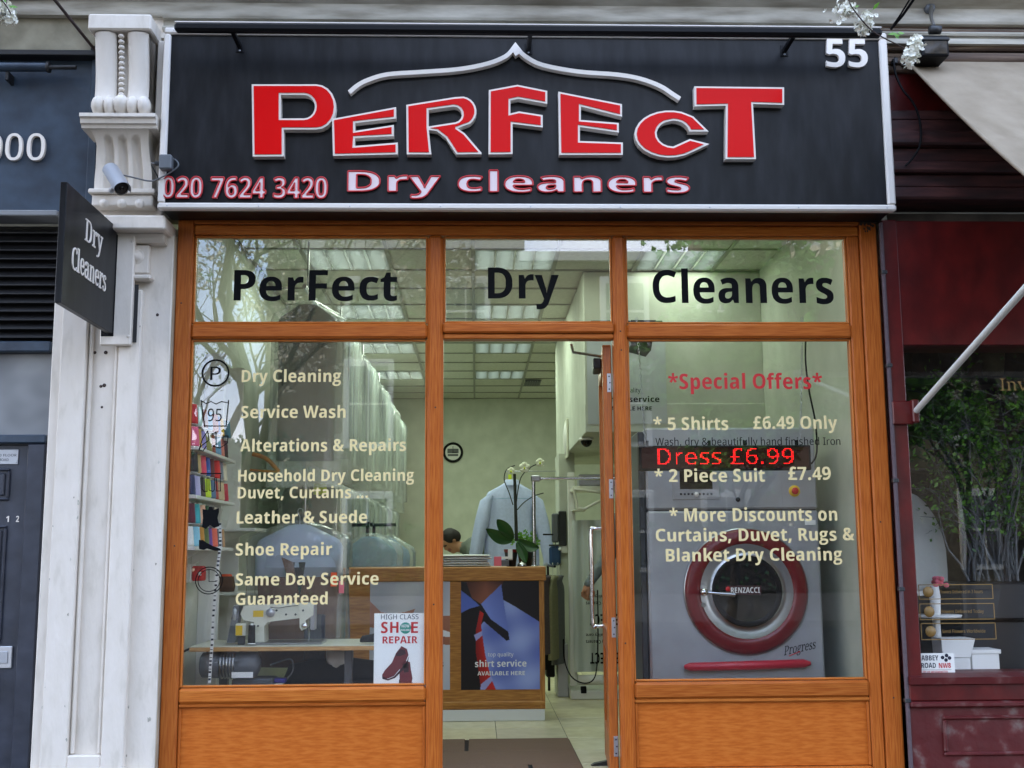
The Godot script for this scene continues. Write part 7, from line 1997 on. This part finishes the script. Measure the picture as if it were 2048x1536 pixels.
	part(fu, "power_lead", tubem(curve([pz(1127, 1278, fz + 0.1), pz(1129, 1320, fz + 0.1), pz(1142, 1352, fz + 0.1), pz(1165, 1366, fz + 0.12), pz(1186, 1360, fz + 0.12), pz(1194, 1330, fz + 0.12), pz(1196, 1250, fz + 0.12), pz(1195, 1180, fz + 0.1)]), 0.006, 6), M["black metal"])
	var sp2 := thing("wall_socket", "white wall socket low on the pier with a black lead", "wall socket", pz(1128, 1280, -4.2))
	part(sp2, "plate", pbox(1124, 1292, 1132, 1272, -4.22, 0.03, 0.003), M["white plastic"])
	part(sp2, "plug", pbox(1124, 1284, 1129, 1276, -4.2, 0.03, 0.003), M["black metal"])
	var dw := thing("door_wedge", "black rubber wedge on the tiles at the foot of the open door", "door wedge", pz(1195, 1500, -0.7))
	var dk := S()
	var da := Vector3(0.625, 0.001, -0.62)
	add_poly(dk, PackedVector2Array([Vector2(0, 0), Vector2(0.14, 0), Vector2(0.14, 0.035), Vector2(0.02, 0.012)]), -0.02, 0.02, Transform3D(Basis(), da))
	part(dw, "wedge", done(dk), M["dark plastic"])

func led_dots(parent: Node, s: String, a: Vector3, b: Vector3) -> void:   # a: left end of the baseline, b: top right
	var g := raw_text(s, "sans")
	var v: PackedVector3Array = g[0]
	var idx: PackedInt32Array = g[1]
	var rows := 12
	var pitch := (b.y - a.y) / rows
	var cols := int((b.x - a.x) / pitch)
	var e := mat("led red", c8(255, 30, 34), 0.5)
	e.emission_enabled = true
	e.emission = Color(1.0, 0.05, 0.06)
	e.emission_energy_multiplier = 1.1
	var st := S()
	for r in range(-1, rows):
		for c in cols:
			var p := Vector2(g[2] + (g[3] - g[2]) * (c + 0.5) / cols, (r + 0.5) / rows)
			var hit := false
			for i in range(0, idx.size(), 3):
				var t0 := v[idx[i]]; var t1 := v[idx[i + 1]]; var t2 := v[idx[i + 2]]
				if Geometry2D.point_is_inside_triangle(p, Vector2(t0.x, t0.y), Vector2(t1.x, t1.y), Vector2(t2.x, t2.y)):
					hit = true
					break
			if hit:
				var o := Vector3(a.x + (c + 0.5) * pitch, a.y + (r + 0.5) * pitch, a.z)
				add_lathe(st, [Vector2(0.0003, 0.0012), Vector2(pitch * 0.33, 0.001)], facing(o, Vector3.BACK), 6)
	var m := part(parent, "lit_message", done(st), e)

# ---------------------------------------------------------------- people
func field(bones: Array, cell: float, k: float) -> ArrayMesh:   # bones: [a, b, ra, rb, colour]; smooth union of tapered capsules, surface nets
	var lo := Vector3.ONE * 1e9
	var hi := -lo
	for b in bones:
		for q in [[b[0], b[2]], [b[1], b[3]]]:
			lo = lo.min(q[0] - Vector3.ONE * (q[1] + cell * 3.0))
			hi = hi.max(q[0] + Vector3.ONE * (q[1] + cell * 3.0))
	var n := Vector3i(((hi - lo) / cell).ceil()) + Vector3i.ONE
	var d := PackedFloat32Array()
	d.resize(n.x * n.y * n.z)
	d.fill(9.0)
	var near := PackedInt32Array()
	near.resize(d.size())
	var nd := PackedFloat32Array()
	nd.resize(d.size())
	nd.fill(9.0)
	for bi in bones.size():
		var b: Array = bones[bi]
		var A: Vector3 = b[0]
		var ab: Vector3 = b[1] - A
		var l2 := maxf(ab.length_squared(), 1e-8)
		var pad: float = maxf(b[2], b[3]) + k + cell * 2.0
		var i0 := Vector3i(((A.min(b[1]) - Vector3.ONE * pad - lo) / cell).floor()).clamp(Vector3i.ZERO, n - Vector3i.ONE)
		var i1 := Vector3i(((A.max(b[1]) + Vector3.ONE * pad - lo) / cell).ceil()).clamp(Vector3i.ZERO, n - Vector3i.ONE)
		for z in range(i0.z, i1.z + 1):
			for y in range(i0.y, i1.y + 1):
				for x in range(i0.x, i1.x + 1):
					var p := lo + Vector3(x, y, z) * cell
					var t := clampf((p - A).dot(ab) / l2, 0, 1)
					var dist := p.distance_to(A + ab * t) - lerpf(b[2], b[3], t)
					var i := (z * n.y + y) * n.x + x
					if dist < nd[i]:
						nd[i] = dist; near[i] = bi
					var h := maxf(k - absf(d[i] - dist), 0.0) / k
					d[i] = minf(d[i], dist) - h * h * k * 0.25
	var ids := {}
	var vs := []
	var cs := []
	for z in n.z - 1:
		for y in n.y - 1:
			for x in n.x - 1:
				var i := (z * n.y + y) * n.x + x
				var inside := 0
				var acc := Vector3.ZERO
				var cnt := 0
				var val := []
				for c in 8:
					var q: float = d[i + (c & 1) + ((c >> 1) & 1) * n.x + (c >> 2) * n.x * n.y]
					val.append(q)
					if q < 0: inside += 1
				if inside == 0 or inside == 8: continue
				for e in [[0, 1], [2, 3], [4, 5], [6, 7], [0, 2], [1, 3], [4, 6], [5, 7], [0, 4], [1, 5], [2, 6], [3, 7]]:
					if (val[e[0]] < 0) != (val[e[1]] < 0):
						var t: float = val[e[0]] / (val[e[0]] - val[e[1]])
						acc += Vector3(e[0] & 1, (e[0] >> 1) & 1, e[0] >> 2).lerp(Vector3(e[1] & 1, (e[1] >> 1) & 1, e[1] >> 2), t)
						cnt += 1
				ids[i] = vs.size()
				vs.append(lo + (Vector3(x, y, z) + acc / cnt) * cell)
				cs.append(bones[near[i]][4])
	var st := S()
	st.set_smooth_group(0)
	var sx := 1; var sy := n.x; var sz := n.x * n.y
	for z in range(1, n.z - 1):
		for y in range(1, n.y - 1):
			for x in range(1, n.x - 1):
				var i := (z * n.y + y) * n.x + x
				for e in [[sx, sy, sz], [sy, sz, sx], [sz, sx, sy]]:
					if (d[i] < 0) == (d[i + e[0]] < 0): continue
					var q := [i, i - e[1], i - e[1] - e[2], i - e[2]]
					if not (ids.has(q[0]) and ids.has(q[1]) and ids.has(q[2]) and ids.has(q[3])): continue
					if d[i] < 0: q.reverse()
					for t in [0, 1, 2, 0, 2, 3]:
						st.set_color(cs[ids[q[t]]])
						st.add_vertex(vs[ids[q[t]]])
	st.generate_normals()
	return st.commit()

func lin(r: int, g: int, b: int) -> Color:
	return Color8(r, g, b).srgb_to_linear()
func head(c: Vector3, fwd: Vector3, up: Vector3, skin: Color) -> Array:   # bones of a head with a face
	var sd := fwd.cross(up).normalized()
	var p := func(f: float, u: float, s: float) -> Vector3: return c + fwd * f + up * u + sd * s
	var o := [[p.call(-0.02, 0.035, 0), p.call(0.015, 0.03, 0), 0.086, 0.082, skin], [p.call(0.035, -0.05, 0), p.call(0.05, -0.085, 0), 0.055, 0.036, skin], [p.call(0.085, 0.015, 0), p.call(0.108, -0.02, 0), 0.011, 0.015, skin], [p.call(0.075, 0.04, -0.04), p.call(0.075, 0.04, 0.04), 0.02, 0.02, skin], [p.call(0.085, -0.055, -0.018), p.call(0.085, -0.055, 0.018), 0.011, 0.011, lin(132, 74, 66)]]
	for s in [-1.0, 1.0]:
		o.append([p.call(-0.005, 0.025, 0.083 * s), p.call(-0.015, -0.015, 0.082 * s), 0.016, 0.012, skin])
		o.append([p.call(0.083, 0.018, 0.03 * s), p.call(0.085, 0.018, 0.03 * s), 0.011, 0.011, lin(40, 28, 24)])
	return o
func hand_bones(wrist: Vector3, dir: Vector3, palm: Vector3, skin: Color) -> Array:   # dir: towards the fingers, palm: out of the palm
	var side := dir.cross(palm).normalized()
	var o := [[wrist, wrist + dir * 0.05, 0.026, 0.03, skin]]
	for f in 4:
		var off := side * (0.03 - 0.02 * f)
		var root := wrist + dir * 0.075 + off
		var L: float = [0.062, 0.072, 0.066, 0.052][f]
		var k1 := root + (dir * 0.9 + palm * 0.35).normalized() * L * 0.45
		var k2 := k1 + (dir * 0.4 + palm * 0.9).normalized() * L * 0.35
		var k3 := k2 + (dir * -0.3 + palm).normalized() * L * 0.3
		o.append([wrist + dir * 0.03 + off * 0.8, root, 0.014, 0.0105, skin])
		o.append([root, k1, 0.0098, 0.009, skin])
		o.append([k1, k2, 0.009, 0.0082, skin])
		o.append([k2, k3, 0.0082, 0.0074, skin])
	var tb := wrist + dir * 0.025 + side * 0.03
	var t1 := tb + (side * 0.7 + dir * 0.6 + palm * 0.4).normalized() * 0.04
	o.append([tb, t1, 0.014, 0.011, skin])
	o.append([t1, t1 + (dir * 0.8 + palm * 0.5).normalized() * 0.03, 0.0105, 0.0085, skin])
	return o

func people() -> void:
	var skin := lin(164, 116, 88)
	var top := lin(92, 100, 90)
	var trou := lin(44, 46, 54)
	var shoe := lin(24, 22, 22)
	# the man bent over his work at the back
	var z := -6.9
	var hc := pz(903, 1083, z)
	var t := thing("person", "person with short dark hair in a grey-green shirt, bent over work behind the counter", "person", Vector3(hc.x + 0.4, 0, z))
	var fwd := Vector3(-0.72, -0.66, 0.2).normalized()
	var up := Vector3(-0.55, 0.82, 0.0).normalized()
	up = (up - fwd * up.dot(fwd)).normalized()
	var neck := hc - up * 0.11 - fwd * 0.03
	var ch := hc + Vector3(0.27, -0.09, 0.0)
	var hip := Vector3(hc.x + 0.62, 0.93, z)
	var bones := []
	bones.append_array([[neck, ch + Vector3(-0.06, 0.0, 0), 0.052, 0.07, top], [hc - up * 0.06, neck, 0.05, 0.052, skin]])
	bones.append_array([[ch + Vector3(0, -0.02, -0.12), ch + Vector3(0, -0.02, 0.12), 0.105, 0.105, top], [ch, ch.lerp(hip, 0.5), 0.15, 0.14, top], [ch.lerp(hip, 0.5), hip, 0.14, 0.15, top]])
	for s in [-1.0, 1.0]:
		var sh := ch + Vector3(-0.03, -0.02, 0.19 * s)
		var el := sh + Vector3(-0.1, -0.28, 0.04 * s)
		var wr := el + Vector3(-0.24, -0.06, -0.06 * s)
		bones.append_array([[sh, el, 0.062, 0.048, top], [el, wr, 0.045, 0.033, top]])
		var hp := hip + Vector3(0.0, -0.05, 0.09 * s)
		var kn := hp + Vector3(-0.06, -0.42, 0.0)
		var an := Vector3(kn.x + 0.06, 0.08, kn.z)
		bones.append_array([[hp, kn, 0.088, 0.06, trou], [kn, an, 0.058, 0.042, trou], [an + Vector3(0.03, -0.04, 0), an + Vector3(-0.16, -0.05, 0), 0.042, 0.034, shoe]])
	bones.append_array(head(hc, fwd, up, skin))
	var body := field(bones, 0.014, 0.03)
	part(t, "body", body, M["body"])
	var hairb := []
	var sd := fwd.cross(up).normalized()
	for q in [[-0.03, 0.062, 0.0, 0.084], [-0.055, 0.02, 0.0, 0.078], [0.03, 0.092, 0.0, 0.052], [-0.02, 0.05, 0.03, 0.08], [-0.02, 0.05, -0.03, 0.08]]:
		var p: Vector3 = hc + fwd * q[0] + up * q[1] + sd * q[2]
		hairb.append([p, p + fwd * 0.012, q[3], q[3], lin(22, 18, 17)])
	part(t, "hair", field(hairb, 0.011, 0.02), M["body"])
	var el2 := ch + Vector3(-0.13, -0.30, 0)
	for s in [-1.0, 1.0]:
		var wr: Vector3 = ch + Vector3(-0.03 - 0.1 - 0.24, -0.02 - 0.28 - 0.06, (0.19 + 0.04 - 0.06) * s)
		part(t, "hand", field(hand_bones(wr - Vector3(-0.01, 0, 0), Vector3(-0.95, -0.1, -0.1 * s).normalized(), Vector3(0, -1, 0), skin), 0.006, 0.006), M["body"])
	var tb := thing("work_table", "plain work table that the bent person leans on behind the counter", "table", Vector3(hc.x - 0.15, 0, z))
	var wy := ch.y - 0.42
	part(tb, "top", boxm(Vector3(hc.x - 0.5, wy - 0.03, z - 0.5), Vector3(hc.x + 0.3, wy, z + 0.5), 0.005), M["white plastic"])
	for q in [[-0.46, -0.46], [0.26, -0.46], [-0.46, 0.46], [0.26, 0.46]]:
		part(tb, "leg", boxm(Vector3(hc.x + q[0] - 0.02, 0.0, z + q[1] - 0.02), Vector3(hc.x + q[0] + 0.02, wy - 0.031, z + q[1] + 0.02), 0.003), M["steel"])
	# the one standing behind the open door
	z = -2.95
	var hx := pz(1172, 1188, z)
	var u := thing("person", "person in a grey sweatshirt standing half hidden by the open door, one arm showing", "person", Vector3(1.2, 0, z))
	var sw := lin(104, 112, 112)
	var cx := 1.28
	bones = []
	var shl := Vector3(cx - 0.19, 1.40, z)
	var wl := hx + Vector3(0.02, 0.075, 0)
	var ell := shl.lerp(wl, 0.5) + Vector3(0.05, -0.02, -0.06)
	bones.append_array([[Vector3(cx, 1.0, z), Vector3(cx, 1.3, z), 0.15, 0.16, sw], [Vector3(cx - 0.12, 1.36, z), Vector3(cx + 0.12, 1.36, z), 0.09, 0.09, sw], [Vector3(cx, 1.42, z), Vector3(cx, 1.52, z), 0.058, 0.05, skin], [shl, ell, 0.062, 0.052, sw], [ell, wl, 0.05, 0.036, sw]])
	var shr := Vector3(cx + 0.19, 1.40, z)
	bones.append_array([[shr, shr + Vector3(0.06, -0.3, 0.0), 0.062, 0.05, sw], [shr + Vector3(0.06, -0.3, 0.0), shr + Vector3(0.04, -0.55, 0.05), 0.048, 0.036, sw]])
	for s in [-1.0, 1.0]:
		bones.append_array([[Vector3(cx + 0.09 * s, 0.94, z), Vector3(cx + 0.1 * s, 0.5, z + 0.01), 0.095, 0.064, trou], [Vector3(cx + 0.1 * s, 0.5, z + 0.01), Vector3(cx + 0.1 * s, 0.09, z), 0.06, 0.045, trou], [Vector3(cx + 0.1 * s, 0.05, z - 0.03), Vector3(cx + 0.12 * s, 0.04, z + 0.17), 0.045, 0.036, shoe]])
	var h2 := Vector3(cx, 1.63, z)
	bones.append_array(head(h2, Vector3(-0.5, -0.1, 0.85).normalized(), Vector3(0, 1, 0), skin))
	part(u, "body", field(bones, 0.014, 0.03), M["body"])
	hairb = []
	for q in [[-0.03, 0.07, 0.086], [0.01, 0.08, 0.078], [-0.05, 0.02, 0.08]]:
		var p: Vector3 = h2 + Vector3(-0.5, 0, 0.85) * q[0] + Vector3(0, q[1], 0)
		hairb.append([p, p + Vector3(0, 0.005, 0), q[2], q[2], lin(30, 24, 22)])
	part(u, "hair", field(hairb, 0.012, 0.02), M["body"])
	part(u, "hand", field(hand_bones(wl + Vector3(0, 0.0, 0), (hx - wl).normalized() * 0.9 + Vector3(-0.1, -0.1, 0), Vector3(0.7, 0, -0.6).normalized(), skin), 0.005, 0.006), M["body"])
	part(u, "hand", field(hand_bones(shr + Vector3(0.04, -0.55, 0.05), Vector3(0, -1, 0.1).normalized(), Vector3(-1, 0, 0), skin), 0.006, 0.006), M["body"])
	part(u, "dark_tabard", boxm(Vector3(cx - 0.17, 0.86, z - 0.13), Vector3(cx + 0.17, 0.98, z + 0.13), 0.05), M["cloth black"])
